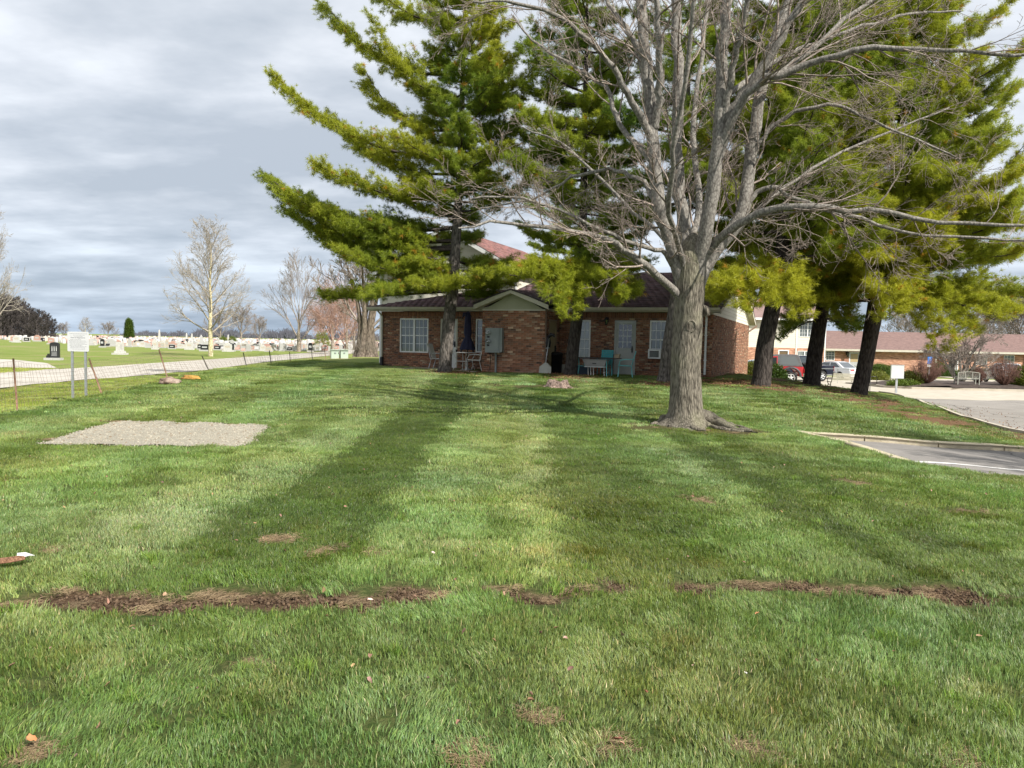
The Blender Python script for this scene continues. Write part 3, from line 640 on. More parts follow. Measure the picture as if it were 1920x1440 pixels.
# ---- needle tufts
needle_m = material('pine_needles', (.25, .275, .045), rough=.5, tint='INSTANCER', trans=.42, spec=.35)
def tuft(seed, n=34, L_=.125, wd=.0085):
    r = np.random.RandomState(seed); V, T = [], []
    for i in range(n):
        az_ = r.uniform(0, 6.28); el = r.uniform(-.1, 1.25); d = np.array([math.cos(az_) * math.cos(el), math.sin(az_) * math.cos(el), math.sin(el)])
        o = np.array([0, 0, r.uniform(-.06, .05)]); l = L_ * r.uniform(.65, 1.15); s = perp(d, r) * wd
        dr = np.array([0, 0, -.012]); k = len(V)
        V += [o - s * .5, o + s * .5, o + d * l + dr]; T.append((k, k + 1, k + 2))
    return mesh_np('needle_tuft', V, None, T, [needle_m])
TUFTS = [hidden(tuft(k)) for k in range(5)]
def pine(label, base, top, r0, height, zlow, nb, Lmax, seed, explicit=(), mid=None, tintv=(1, 1, 1), bark_m=None, group='tall pines standing in front of the brick house', dens=1., lean=(0, 0), azr=None, flare=.5, second=None, sag=0., tpx=None, skip=None):
    """base, top: points on the trunk axis (world); branches in loose tiers"""
    r = np.random.RandomState(seed); e = empty('pine_tree', base, 0, label, 'tree', group); b0 = np.array(base)
    ax = np.array(top) - b0; 
    TP = None
    if tpx: TP = spline([np.array(at(px_, py_, b0[1] + .02 * k_)) - b0 for k_, (px_, py_) in enumerate(tpx)], 40); TP[0] = 0
    def trunk_at(z):                 # relative point on the axis at height z above base
        if TP is not None and z <= TP[-1, 2]: return np.array([np.interp(z, TP[:, 2], TP[:, i]) for i in range(3)])
        if TP is not None: return TP[-1] + (TP[-1] - TP[-6]) / (TP[-1, 2] - TP[-6, 2]) * (z - TP[-1, 2])
        f = z / ax[2]; w_ = np.array([math.sin(z * .55 + seed), math.cos(z * .4 + seed * 2), 0]) * .07 * min(1, z / 3)
        if mid is not None: w_ = w_ + np.array(mid) * math.sin(min(f, 1) * math.pi)
        return ax * f + w_
    hs = np.linspace(0, 1, 9) ** 1.1 * height; P = [trunk_at(h) for h in hs]; P[0] = P[0] - np.array([0, 0, .3])
    rad = [r0 * (1 - .93 * (h / height) ** .9) for h in hs]
    obj('trunk', trunk_mesh('trunk', P, rad, bark_m or pine_bark, 18, flare, .7, seed, .03, 4, 44), e)
    if second:                       # a second stem leaving the same root
        P2 = [trunk_at(h) * np.array([1, 1, 1]) + np.array(second) * (h / height) ** .8 for h in hs]; P2[0] = P[0] + np.array([.1, 0, 0])
        obj('trunk', trunk_mesh('trunk', P2, [x * .8 for x in rad], bark_m or pine_bark, 18, flare * .5, .7, seed + 9, .03, 4, 44), e)
    polys, radii, tp, tt = [], [], [], []
    def branch(o, d, Lb, rb, drop, upc, yel):
        K = 9; s = np.linspace(0, 1, K)
        side = unit(np.cross(d, [0, 0, 1])); bend = r.normal(0, .12)
        pts = o + d * (Lb * s)[:, None] + side * (bend * Lb * s * s)[:, None] + np.array([0, 0, 1.]) * ((-drop * s + upc * s ** 2.3) * Lb)[:, None]
        polys.append(pts); radii.append(rb * (1 - .82 * s))
        nn = int((7 + Lb * 7.6) * dens)
        for j in range(nn):
            f = .16 + .84 * ((j + r.rand()) / nn) ** .8; p = np.array([np.interp(f, s, pts[:, i]) for i in range(3)])
            sg = 1 if r.rand() < .5 else -1; ang = R(r.uniform(35, 65)); dd = unit(d * math.cos(ang) + side * sg * math.sin(ang) + np.array([0, 0, r.uniform(-.12, .40)]))
            l = min(2.0, .28 * Lb + .25) * (1.05 - .75 * f) * r.uniform(.6, 1.2) + .12
            q = [p, p + dd * l * .5 + (0, 0, .02 * l), p + dd * l + (0, 0, .12 * l)]
            polys.append(np.array(q)); radii.append(np.array([max(.008, rb * .28 * (1 - f)), .006, .004]))
            m_ = max(4, int(l * 22 * dens))
            for h_ in range(m_):
                g = .22 + .78 * (h_ + r.rand()) / m_; pp = q[0] + (q[2] - q[0]) * g + r.normal(0, .055 + .03 * l, 3); pp[2] += abs(r.normal(0, .03))
                tp.append(pp); tt.append((unit(dd + np.array([0, 0, .55]) + r.normal(0, .3, 3)), yel + .22 * g + .2 * (f - .5)))
    for (z0, tip, yel) in explicit:  # branches whose tips are set
        o = trunk_at(z0); v = np.array(tip) - b0 - o; Lb = np.linalg.norm(v[:2]); rise = v[2]
        d = unit(np.array([v[0], v[1], 0])); branch(o, d, Lb, .010 * Lb + .014, .10, rise / Lb + .10, yel)
    for i in range(nb):
        f = (i + r.rand()) / nb; z = zlow + (height - zlow) * f ** 1.05; o = trunk_at(min(z, height * .99))
        a = i * 2.4 + r.uniform(-.5, .5)
        if skip and skip[0] < z < skip[1] and (skip[2] < math.degrees(a) % 360 < skip[3] or math.degrees(a) % 360 + 360 < skip[3]): continue
        if azr and z < azr[2]: a = r.uniform(azr[0], azr[1])
        Lb = Lmax * (1 - .80 * max(0, (f - .12)) ** 1.15) * r.uniform(.55, 1.08) * (.75 + .25 * min(1, f * 6))
        d = np.array([math.cos(a), math.sin(a), 0]); branch(o, d, Lb, .016 * Lb + .014, r.uniform(.02, .14) + sag, r.uniform(.10, .30) + .35 * f, r.uniform(-.35, .35))
    Vv, q = tubes_np(polys, radii, 4); bo = obj('branches', mesh_np('branches', Vv, q, mats=[pine_wood], smooth=True), e)
    tp = np.array(tp); ar = np.array([x[0] for x in tt]); ye = np.array([x[1] for x in tt]) + r.normal(0, .15, len(tp)) + .35 * noise2(tp[:, 0] + b0[0], tp[:, 2] * 1.3 + b0[1], .9, seed)
    rot = np.column_stack([np.arctan2(np.hypot(ar[:, 0], ar[:, 1]), ar[:, 2]), np.zeros(len(ar)), np.arctan2(ar[:, 1], ar[:, 0])])
    # euler XYZ: tilt about Y then turn about Z
    rot = np.column_stack([np.zeros(len(ar)), rot[:, 0], rot[:, 2]])
    y_ = np.clip(.47 + ye * .62, 0, 1.1)[:, None]; tn = np.array([.62, .92, .66]) * (1 - y_) + np.array([1.62, 1.52, .70]) * y_
    brown = r.rand(len(tn)) < .018; tn[brown] = (2.0, 1.0, .7)
    tn = tn * np.array(tintv) * r.uniform(.85, 1.15, (len(tn), 1))
    sc_ = r.uniform(.95, 1.6, len(tp))
    cr = scatter('needles', TUFTS, tp, rot, sc_, tn, e); cr['kind'] = 'stuff'
    return e, len(tp)

def rel(px, py, D): return tuple(at(px, py, D))
# 1 the open pine at the left, whose long branches reach out over the drive
b1 = G(833, 697); D1 = b1.y
ex1 = []
for zpx, tx, ty, dd, y in [(470, 488, 318, -.6, -.1), (500, 560, 400, 1.2, -.2), (520, 640, 470, -1.5, -.1), (300, 528, 158, -.5, .2), (330, 628, 222, 1.0, .1), (380, 598, 318, -1.2, .2), (150, 610, 8, .5, .4), (200, 700, 30, -1., .5), (60, 640, -90, 0, .4),
      (540, 690, 560, -2.2, -.2),(430, 560, 360, 2.2, -.3), (250, 660, 110, 1.5, .4), (400, 990, 330, -1., .1), (300, 985, 210, .8, .3), (210, 1000, 120, -1, .5), (455, 520, 345, -.2, 0), (465, 600, 440, .6, -.2), (548, 610, 560, 0, -.3), (546, 780, 535, -2.2, .1)]:
    ex1.append(((638 - zpx) / FPX * D1 + CAMZ - b1.z, rel(tx, ty, D1 + dd), y))
pine('open branched pine at the left end of the house, limbs reaching toward the cemetery', b1, rel(868, 60, D1 + .3), .27, 15.5, 2.9, 100, 3.5, 3, ex1, mid=(-.28, 0, 0), bark_m=pine_bark_grey, flare=.7, skip=(3.9, 6.4, 250, 420), tpx=[(833, 697), (838, 640), (843, 590), (847, 555), (854, 470), (863, 300), (870, 60)], tintv=(1, 1, 1))
# 2 the pine in front of the recessed doorway, with a low bright bough
b2 = G(1068, 703); D2 = b2.y
ex2 = [((638 - z) / FPX * D2 + CAMZ - b2.z, rel(tx, ty, D2 + dd), y) for z, tx, ty, dd, y in [(520, 965, 515, -3.2, .7), (520, 1010, 560, -3.0, .6), (525, 1150, 520, -3.2, .5), (525, 1215, 560, -2.6, .35), (515, 1090, 600, -3.4, .7), (500, 985, 505, -2.5, .6), (490, 1190, 500, -2.5, .4), (455, 975, 420, 1, .0), (400, 1200, 380, 1, -.1), (300, 960, 300, 0, .2), (200, 980, 160, 0, .1), (250, 1190, 240, 1, -.1), (515, 1060, 565, -2.6, .5), (515, 1120, 575, -2.9, .5)]]
pine('dark pine in front of the recessed tan door with a low bright bough', b2, rel(1098, 60, D2 + 1), .235, 15.5, 3.6, 74, 3.6, 5, ex2, mid=(-.1, 0, 0), tintv=(.86, .92, .9), flare=.6, skip=(3.2, 6.4, 130, 235), tpx=[(1067, 703), (1072, 660), (1080, 610), (1086, 560), (1092, 450), (1100, 60)])
# 3 grey trunk behind the maple
b3 = G(1243, 716); D3 = b3.y
pine('grey trunked pine half hidden behind the maple trunk, beside the air conditioner', b3, rel(1292, 80, D3 + 1.5), .24, 15, 5.6, 46, 3.0, 8, (), mid=(.05, 0, 0), tintv=(.8, .9, .9), bark_m=pine_bark_grey, flare=.5, tpx=[(1242, 716), (1251, 670), (1262, 600), (1268, 550), (1275, 480), (1292, 80)])
# 4 leaning pine at the right corner of the house
b4 = G(1425, 724); D4 = b4.y
ex4 = [((638 - z) / FPX * D4 + CAMZ - b4.z, rel(tx, ty, D4 + dd), y) for z, tx, ty, dd, y in [(520, 1340, 545, -2.6, .75), (520, 1380, 585, -3, .8), (510, 1440, 570, -3.2, .7), (500, 1360, 520, -1.5, .5), (520, 1500, 560, -2.6, .6), (480, 1350, 330, 0, 0), (400, 1400, 300, -1.5, .2), (515, 1330, 570, -1.8, .6), (515, 1470, 600, -2.4, .5)]]
pine('thick leaning pine beside the right corner of the brick house', b4, rel(1482, 130, D4 + .6), .29, 15.5, 3.7, 80, 4.0, 13, ex4, mid=(-.1, 0, 0), tintv=(1, 1, .95), flare=.45, tpx=[(1425, 724), (1428, 690), (1435, 650), (1441, 610), (1449, 575), (1463, 500), (1474, 350), (1482, 130)])
# 5 black trunked pine by the red car
b5 = G(1520, 722); D5 = b5.y
ex5 = [((640 - z) / FPX * D5 + CAMZ - b5.z, rel(tx, ty, D5 + dd), y) for z, tx, ty, dd, y in [(560, 1470, 620, -1, -.2), (550, 1600, 600, -3, .4), (540, 1500, 570, -3, .6), (545, 1560, 560, -3.6, .7), (520, 1620, 540, -3.2, .6), (585, 1620, 625, 1.5, -.7), (590, 1460, 640, 1, -.6)]]
pine('black trunked pine between the red car and the park bench', b5, rel(1568, 130, D5 + 1), .30, 17, 3.9, 90, 4.6, 21, ex5, tintv=(.88, .95, .9), flare=.4, tpx=[(1520, 722), (1524, 690), (1530, 650), (1537, 610), (1545, 560), (1556, 400), (1568, 130)])
# 6 forked pine nearest the car park, spreading to the right edge
b6 = G(1606, 738); D6 = b6.y
ex6 = [((642 - z) / FPX * D6 + CAMZ - b6.z, rel(tx, ty, D6 + dd), y) for z, tx, ty, dd, y in [(540, 1905, 590, -3, .6), (530, 1860, 600, -3.5, .7), (520, 1780, 640, -3.6, .6), (530, 1800, 590, -1, .5), (520, 1700, 600, -4, .6), (480, 1915, 480, -2.5, .6), (430, 1918, 420, -2, .6), (470, 1800, 460, -4, .5), (370, 1915, 320, -1, .5), (400, 1860, 380, -3.5, .5),
      (280, 1910, 150, -1, .3), (500, 1660, 560, -4.5, .7), (350, 1760, 330, -4.5, .4), (310, 1850, 250, -3, .3), (470, 1620, 490, -4.6, .5), (400, 1600, 400, -4.8, .4), (520, 1930, 560, 1, .4), (240, 1800, 90, -2, .3), (450, 1720, 420, -4.4, .4), (535, 1830, 625, -2, .5), (540, 1740, 660, -3, .6), (410, 1925, 260, 0, .4), (455, 1930, 370, -.5, .5)]]
pine('forked leaning pine nearest the car park, its boughs spreading to the right', b6, rel(1712, 60, D6 + .5), .27, 16.5, 3.2, 110, 4.9, 34, ex6, mid=(-.2, 0, 0), tintv=(1.02, 1.02, .95), second=(.9, .4, 0), flare=.5, tpx=[(1605, 738), (1614, 705), (1626, 655), (1635, 600), (1641, 560), (1665, 400), (1712, 60)])
# 7 pines further back that fill the gaps
b7 = gnd(18.75, 46); pine('further pine behind the others, glimpsed between their trunks', b7, b7 + Vector((.3, .3, 12)), .26, 17.5, 5.2, 60, 5.2, 41, (), tintv=(.72, .85, .85))
b8 = gnd(4.2, 47); pine('tall pine rising from behind the roof of the brick house', b8, b8 + Vector((0, .3, 12)), .3, 19, 6.5, 44, 4.2, 47, (), tintv=(.72, .85, .85))

# ---- bare trees
def grow(polys, radii, r, p, d, Lb, rb, lvl, maxl, kids, spread, upv, wob=.12, rmin=.004, ratio=.62):
    K = 6 if lvl < 2 else 4; pts = [p]; dd = d.copy(); st = Lb / (K - 1)
    for i in range(K - 1):
        dd = unit(dd + r.normal(0, wob, 3) + np.array([0, 0, upv])); pts.append(pts[-1] + dd * st)
    pts = np.array(pts); s = np.linspace(0, 1, K); rr = np.maximum(rmin, rb * (1 - .72 * s)); polys.append(pts); radii.append(rr)
    if lvl >= maxl: return
    n = kids[lvl]
    for i in range(n):
        f = .22 + .76 * (i + r.rand()) / n; q = np.array([np.interp(f, s, pts[:, k]) for k in range(3)]); i0 = min(int(f * (K - 1)), K - 2); ld = unit(pts[i0 + 1] - pts[i0])
        an = R(r.uniform(*spread)); nd = unit(ld * math.cos(an) + perp(ld, r) * math.sin(an))
        grow(polys, radii, r, q, nd, Lb * ratio * r.uniform(.6, 1.15) * (1.1 - .45 * f), max(rmin, np.interp(f, s, rr) * .55), lvl + 1, maxl, kids, spread, upv, wob, rmin, ratio)

# the big maple in the middle of the lawn
mb_ = G(1288, 797); DM = mb_.y; me_ = empty('maple_tree', mb_, 0, 'large bare maple in the middle of the lawn with a forked grey trunk', 'tree')
def rm(px, py, dd=0): return np.array(at(px, py, DM + dd)) - np.array(mb_)
Pt = [rm(1283, 800), rm(1285, 762), rm(1285, 700), rm(1288, 640), rm(1292, 580), rm(1296, 525), rm(1299, 485), rm(1301, 455), rm(1302, 436)]; Pt[0][2] = -.15
obj('trunk', trunk_mesh('trunk', Pt, [.385, .315, .285, .285, .282, .285, .275, .20, .05], maple_bark, 64, 1.15, .42, 4, .016, 4, 90), me_)
px_m = DM / FPX
limbs = [  # (points, r0 px, r1 px, twiggy)
    ([(1291, 575, 0), (1278, 525, 0), (1258, 450, -.1), (1236, 385, -.2), (1226, 290, -.2), (1216, 180, -.1), (1207, 80, 0), (1200, -40, .1)], 24, 13),
    ([(1296, 560, .05), (1290, 500, .15), (1282, 420, .3), (1272, 340, .4), (1270, 240, .5), (1272, 120, .6), (1268, 0, .7), (1266, -60, .7)], 22, 12),
    ([(1298, 575, -.02), (1308, 510, -.12), (1325, 420, -.35), (1338, 330, -.5), (1350, 240, -.6), (1356, 130, -.6), (1364, 20, -.6), (1368, -60, -.6)], 24, 12),
    ([(1297, 580, .0), (1311, 512, .06), (1356, 452, .2), (1392, 398, .3), (1404, 330, .35), (1418, 230, .4), (1436, 130, .5), (1470, 20, .6), (1490, -60, .7)], 26, 11),
    ([(1352, 245, -.55), (1375, 200, -.7), (1420, 140, -.9), (1470, 60, -1.1), (1500, 10, -1.2), (1540, -50, -1.3)], 15, 9),
    ([(1346, 300, -.5), (1385, 195, -.9), (1440, 150, -1.2), (1520, 120, -1.5), (1600, 95, -1.8), (1720, 92, -2.1), (1860, 100, -2.4), (1960, 100, -2.6)], 13, 3),
    ([(1345, 270, -.5), (1400, 180, -.3), (1500, 110, 0), (1580, 40, .3), (1640, 0, .5), (1700, -20, .7)], 10, 5),
    ([(1303, 520, .0), (1328, 470, -.1), (1370, 430, -.5), (1420, 402, -.9), (1480, 388, -1.2), (1560, 390, -1.4), (1660, 398, -1.6), (1780, 418, -1.8), (1930, 424, -2)], 15, 4),
    ([(1394, 392, .3), (1420, 362, .2), (1448, 352, .1), (1490, 372, 0), (1560, 395, -.2), (1650, 425, -.4), (1720, 438, -.6), (1860, 448, -.8), (1950, 450, -1)], 8, 3),
    ([(1410, 300, .36), (1424, 268, .3), (1452, 232, .2), (1510, 202, 0), (1575, 198, -.2), (1640, 226, -.3), (1720, 262, -.4), (1800, 300, -.5)], 8, 2.5),
    ([(1289, 580, 0), (1264, 543, -.15), (1225, 512, -.5), (1185, 480, -.8), (1145, 452, -1.1), (1100, 438, -1.3), (1020, 425, -1.5), (940, 418, -1.7), (860, 428, -1.9)], 14, 2.5),
    ([(1284, 530, 0), (1264, 496, -.1), (1240, 470, -.3), (1200, 462, -.5), (1150, 440, -.8), (1080, 408, -1), (980, 372, -1.3), (880, 372, -1.5)], 9, 2.5),
    ([(1232, 385, -.2), (1205, 340, .2), (1150, 320, .6), (1080, 330, 1), (1000, 372, 1.4), (900, 392, 1.7)], 8, 2.5),
    ([(1222, 260, -.2), (1180, 180, -.5), (1150, 130, -.7), (1110, 80, -.9), (1050, 30, -1.1), (960, 5, -1.3), (890, 0, -1.4)], 11, 3),
    ([(1220, 300, -.2), (1160, 230, .2), (1140, 170, .5), (1095, 135, .8), (1020, 90, 1.1), (960, 30, 1.3)], 9, 3),
    ([(1215, 160, -.1), (1190, 80, .3), (1150, 20, .6), (1130, -50, .8)], 10, 6),
    ([(1228, 240, -.2), (1236, 140, -.5), (1232, 40, -.8), (1228, -50, -1)], 12, 8),
    ([(1296, 540, .05), (1295, 470, .3), (1312, 380, .9), (1300, 270, 1.4), (1310, 150, 1.8), (1330, 0, 2.1), (1335, -60, 2.2)], 13, 6),
    ([(1294, 540, -.05), (1278, 470, -.3), (1255, 400, -1.1), (1262, 300, -1.8), (1280, 170, -2.4), (1300, 20, -2.9), (1310, -50, -3)], 9, 5),
    ([(1352, 240, -.6), (1372, 130, -.9), (1395, 40, -1.3), (1410, -40, -1.5)], 11, 7),
    ([(1294, 545, .0), (1278, 500, .2), (1240, 440, 1.2), (1180, 390, 2.1), (1120, 330, 2.8), (1060, 270, 3.3), (980, 240, 3.7)], 9, 3),
    ([(1300, 530, .05), (1328, 475, .2), (1390, 420, 1.3), (1460, 360, 2.1), (1550, 300, 2.7), (1660, 250, 3.2), (1780, 200, 3.6)], 9, 3),
    ([(1362, 180, -.6), (1460, 110, .4), (1560, 70, 1.2), (1680, 30, 2), (1800, 20, 2.6)], 8, 3),
]
rr_ = np.random.RandomState(5); tw_p, tw_r = [], []
for pts, ra, rb in limbs:
    C = spline([rm(*p) for p in pts], 22); C[2:] += rr_.normal(0, .018, (20, 3)); ra, rb = (ra * .60, rb * (.66 if ra > 16 else .48)); rad = np.linspace(1, 0, 22) ** .85 * (ra - rb) * px_m + rb * px_m
    rad[:3] *= 1.05
    V_, q_ = tubes_np([C], [rad], 14); V_ += rr_.normal(0, .0022, V_.shape)
    obj('limb', mesh_np('limb', V_, q_, mats=[maple_limb], smooth=True), me_)
    Ls = np.linalg.norm(np.diff(C, axis=0), axis=1).sum(); n = int(Ls * (2.1 if ra < 11 else 1.3)) + 2
    for i in range(n):
        f = (.30 if ra > 11 else .18) + (.82 if ra < 11 else .68) * (i + rr_.rand()) / n
        if f > 1: f = .995
        x = f * 21; i0 = min(int(x), 20); p = C[i0] + (C[i0 + 1] - C[i0]) * (x - i0); ld = unit(C[i0 + 1] - C[i0])
        if p[2] < 2.6: continue
        an = R(rr_.uniform(22, 58)); nd = unit(ld * math.cos(an) + perp(ld, rr_) * math.sin(an)); rl = rad[i0]
        grow(tw_p, tw_r, rr_, p, nd, min(2.0, rr_.uniform(.75, 2.1) * (1.15 - .5 * f)), min(.028, rl * .4), 1, 4, [0, 5, 4, 3], (18, 46), .02 if ra > 11 else (.07 if p[2] < 4 else .01), .13, .0031, .58)
V_, q_ = tubes_np(tw_p, tw_r, 3); tg = obj('twigs', mesh_np('twigs', V_, q_, mats=[maple_twig], smooth=True), me_); tg['kind'] = 'stuff'
# pruning scar, burl and surface roots
mb = MB(); c = Vector(rm(1291, 612)); fc = Vector((0, -1, .02)).normalized()
ctr = c + Vector((-.02, -.275, 0))
ring = []; vs, fs = [], []
for j, (rr0, dy_) in enumerate([(.125, .03), (.11, -.03), (.085, -.045), (.07, -.02)]):
    for k in range(20): a = 2 * math.pi * k / 20; vs.append(ctr + Vector((math.cos(a) * rr0 * .85, dy_ + .006 * math.sin(k * 2.3), math.sin(a) * rr0 * 1.15)))
for j in range(3):
    for k in range(20): fs.append((j * 20 + k, j * 20 + (k + 1) % 20, (j + 1) * 20 + (k + 1) % 20, (j + 1) * 20 + k))
mb.add(vs, fs, maple_bark, True); mb.build('scar_ring', me_)
mb = MB(); mb.poly([ctr + Vector((math.cos(2 * math.pi * k / 20) * .064, -.021, math.sin(2 * math.pi * k / 20) * .082)) for k in range(20)], bark('scar_wood', (.09, .075, .07), (.20, .18, .17), (30, 30, 6), .01)); mb.build('scar', me_)
mb = MB(); c = Vector(rm(1322, 586)); mb.tube([c + Vector((-.1, -.03, .16)), c + Vector((.0, -.06, .06)), c + Vector((.02, -.06, -.03)), c + Vector((-.05, -.04, -.09))], [.02, .075, .07, .02], maple_bark, 12); mb.build('burl', me_)
for pts, ra in [([(1262, 775), (1250, 786), (1238, 793), (1222, 797)], .10), ([(1300, 782), (1318, 790), (1345, 798), (1378, 806), (1410, 812)], .11), ([(1318, 775), (1335, 787), (1355, 798), (1372, 800)], .10), ([(1285, 790), (1288, 800), (1300, 806), (1320, 808)], .09), ([(1306, 788), (1325, 800), (1350, 806), (1395, 810)], .07), ([(1268, 785), (1262, 797), (1255, 801)], .08), ([(1320, 768), (1332, 780), (1350, 790), (1368, 797), (1390, 802), (1420, 813)], .07)]:
    P = []; pts = [(1288 + (pts[0][0] - 1288) * .35, pts[0][1])] + pts[0:]
    for i, p in enumerate(pts):
        if i == 1: continue
        g_ = G(p[0], max(p[1], 797 if i == 0 else p[1])) if i else Vector(rm(p[0], p[1], -.1)) + mb_
        if i: g_.z += ra * .35 * (1 - i / len(pts))
        P.append(np.array(g_ - mb_))
    C = spline(P, 18); rad = ra * 1.25 * (1 - .72 * np.linspace(0, 1, 18)) ; C[3:] += rr_.normal(0, .012, (15, 3))
    V_, q_ = tubes_np([C], [rad], 10); V_ += rr_.normal(0, .006, V_.shape)
    obj('root', mesh_np('root', V_, q_, mats=[maple_bark], smooth=True), me_)

# background bare trees: a few prototypes, copied with turns and sizes
def bare_proto(seed, h, r0, kids, spread, upv, barkm, twigm, ratio=.62, rmin=.01, trunk_f=.28, wob=.1, maxl=4, lead=True, nlimb=16, drop=0.):
    r = np.random.RandomState(seed); polys, radii = [], []
    tr = [np.array([0, 0, -.2])]
    for i in range(9): tr.append(np.array([r.normal(0, .02) * h * .4 * i / 9, r.normal(0, .02) * h * .4 * i / 9, h * (.92 if lead else .55) * (i + 1) / 9]))
    tr = spline(tr, 14); trr = r0 * (1 - .9 * np.linspace(0, 1, 14) ** .9) + rmin
    for i in range(nlimb):
        f = trunk_f + (.96 - trunk_f) * ((i + r.rand()) / nlimb) ** .9; x = f * 13; i0 = min(int(x), 12); p = tr[i0] + (tr[i0 + 1] - tr[i0]) * (x - i0)
        a = i * 2.4 + r.uniform(-.4, .4); el = R(r.uniform(18, 42) + 35 * f) + drop + (R(16) if not lead else 0)
        d = np.array([math.cos(a) * math.cos(el), math.sin(a) * math.cos(el), math.sin(el)])
        Lb = h * (.43 if lead else .55) * (1.08 - .68 * f if lead else 1) * r.uniform(.8, 1.1)
        grow(polys, radii, r, p, d, Lb, trr[i0] * .5, 1, maxl, kids, spread, upv, wob, rmin, ratio)
    V1, q1 = tubes_np([tr], [trr], 10); V2, q2 = tubes_np(polys, radii, 3)
    return mesh_np('trunk', V1, q1, mats=[barkm], smooth=True), mesh_np('crown', V2, q2, mats=[twigm], smooth=True)
syc_b = bark('sycamore_bark', (.30, .25, .13), (.62, .56, .38), (3, 3, 2), .01); syc_t = M('sycamore_twig', (.27, .235, .195), (.42, .375, .315), 3, .9)
grey_t = M('grey_twig', (.20, .165, .14), (.34, .29, .25), 2, .9); pink_t = M('pink_twig', (.32, .19, .15), (.44, .29, .23), 2, .9); dark_t = M('dark_twig', (.045, .038, .035), (.10, .085, .08), 2, .95)
grey_b = bark('grey_bark', (.14, .115, .09), (.36, .31, .25), (4, 4, 1.2), .02)
p_syc = bare_proto(2, 12.6, .24, [0, 8, 6, 4], (20, 46), .03, syc_b, syc_t, .56, .008, .16, .10, 4, True, 34)
p_upr = bare_proto(7, 12.5, .34, [0, 8, 6, 4], (15, 38), .06, grey_b, grey_t, .6, .014, .12, .08, 4, False, 9)
p_rnd = bare_proto(12, 9.5, .34, [0, 8, 6, 5], (20, 48), .05, grey_b, grey_t, .58, .02, .16, .11, 4, False, 11)
p_pnk = bare_proto(16, 11, .34, [0, 9, 7, 4], (18, 50), .02, grey_b, pink_t, .62, .015, .12, .12, 4, False, 12)
p_drk = bare_proto(23, 12, .32, [0, 8, 5, 4], (18, 45), .06, dark_t, dark_t, .58, .032, .1, .1, 4, True, 18)
def bare(name, proto, px, py, D, hpx, label, group=None, rz=0., sx=1., h0=None, z=None):
    p = at(px, py, D); p.z = hz(p.x, p.y) if z is None else z
    e = empty(name, p, rz, label, 'tree', group); Vn = proto[1]
    key = proto[1].name
    if key not in HP_: 
        a = np.empty(len(Vn.vertices) * 3, np.float32); Vn.vertices.foreach_get('co', a); HP_[key] = np.percentile(a[2::3], 99.8)
    s = hpx * D / FPX / HP_[key]; e.scale = (s * sx, s * sx, s)
    obj('trunk', proto[0], e); obj('crown', proto[1], e); return e
HP_ = {}
bare('sycamore_tree', p_syc, 395, 668, 68, 258, 'tall pale sycamore with yellowish trunk standing alone before the gravestones', rz=1)
bare('bare_tree', p_upr, 560, 658, 96, 188, 'bare tree with steeply rising limbs right of the sycamore', rz=.6, sx=.95)
gb = 'bare trees scattered through the cemetery'
bare('bare_tree', p_rnd, 452, 632, 190, 74, 'rounded bare tree on the skyline just right of the sycamore', gb, 2)
bare('bare_tree', p_rnd, 413, 634, 180, 70, 'bare round tree on the skyline behind the sycamore trunk', gb, 4, .9)
bare('bare_tree', p_rnd, 487, 634, 170, 56, 'smaller pale bare tree between two larger cemetery trees', gb, 5, .85)
bare('bare_tree', p_syc, 160, 626, 200, 42, 'small bare tree above the gravestones behind the white sign', gb, 3, 1.2)
bare('bare_tree', p_rnd, 203, 627, 200, 35, 'tiny bare tree on the skyline left of the green conifer', gb, 1, 1.1)
bare('bare_tree', p_rnd, 118, 622, 190, 33, 'low bare tree at the right end of the dark wood', gb, 2.2)
bare('bare_tree', p_pnk, 624, 663, 96, 150, 'pinkish twigged bare tree leaning over the far end of the drive', gb, .3)
bare('bare_tree', p_pnk, 650, 665, 84, 150, 'rosy bare tree with dense crown behind the pine branches', gb, 2.3, .85)
bare('bare_tree', p_pnk, 606, 660, 120, 110, 'dense rosy tree at the back of the cemetery row', gb, 4.3, 1.1)
bare('bare_tree', p_upr, 664, 662, 120, 120, 'grey bare tree furthest along the drive', gb, 1.7, .9)
e = bare('bare_tree', p_syc, -18, 668, 60, 285, 'bare tree cut off by the left edge, only branch tips showing', None, 2.0, .6)
old_b = bark('old_bark', (.06, .045, .035), (.22, .18, .14), (4, 4, 1.2), .03)
e = bare('broad_bare_tree', p_rnd, 686, 672, 52, 255, 'old broad bare tree with a thick brown trunk left of the house', None, .8, .95)
mb = MB()
for k in range(7):
    a = k * .9; mb.tube([(math.cos(a) * .62, math.sin(a) * .62, -.1), (math.cos(a) * .42, math.sin(a) * .42, .8), (math.cos(a + .2) * .38, math.sin(a + .2) * .38, 2.2), (math.cos(a + .3) * .7, math.sin(a + .3) * .7, 4.0), (math.cos(a + .3) * 1.5, math.sin(a + .3) * 1.5, 6.3)], [.36, .25, .18, .12, .05], old_b, 10)
s = mb.build('stem', e); s.scale = (1 / e.scale.x, 1 / e.scale.y, 1 / e.scale.z)
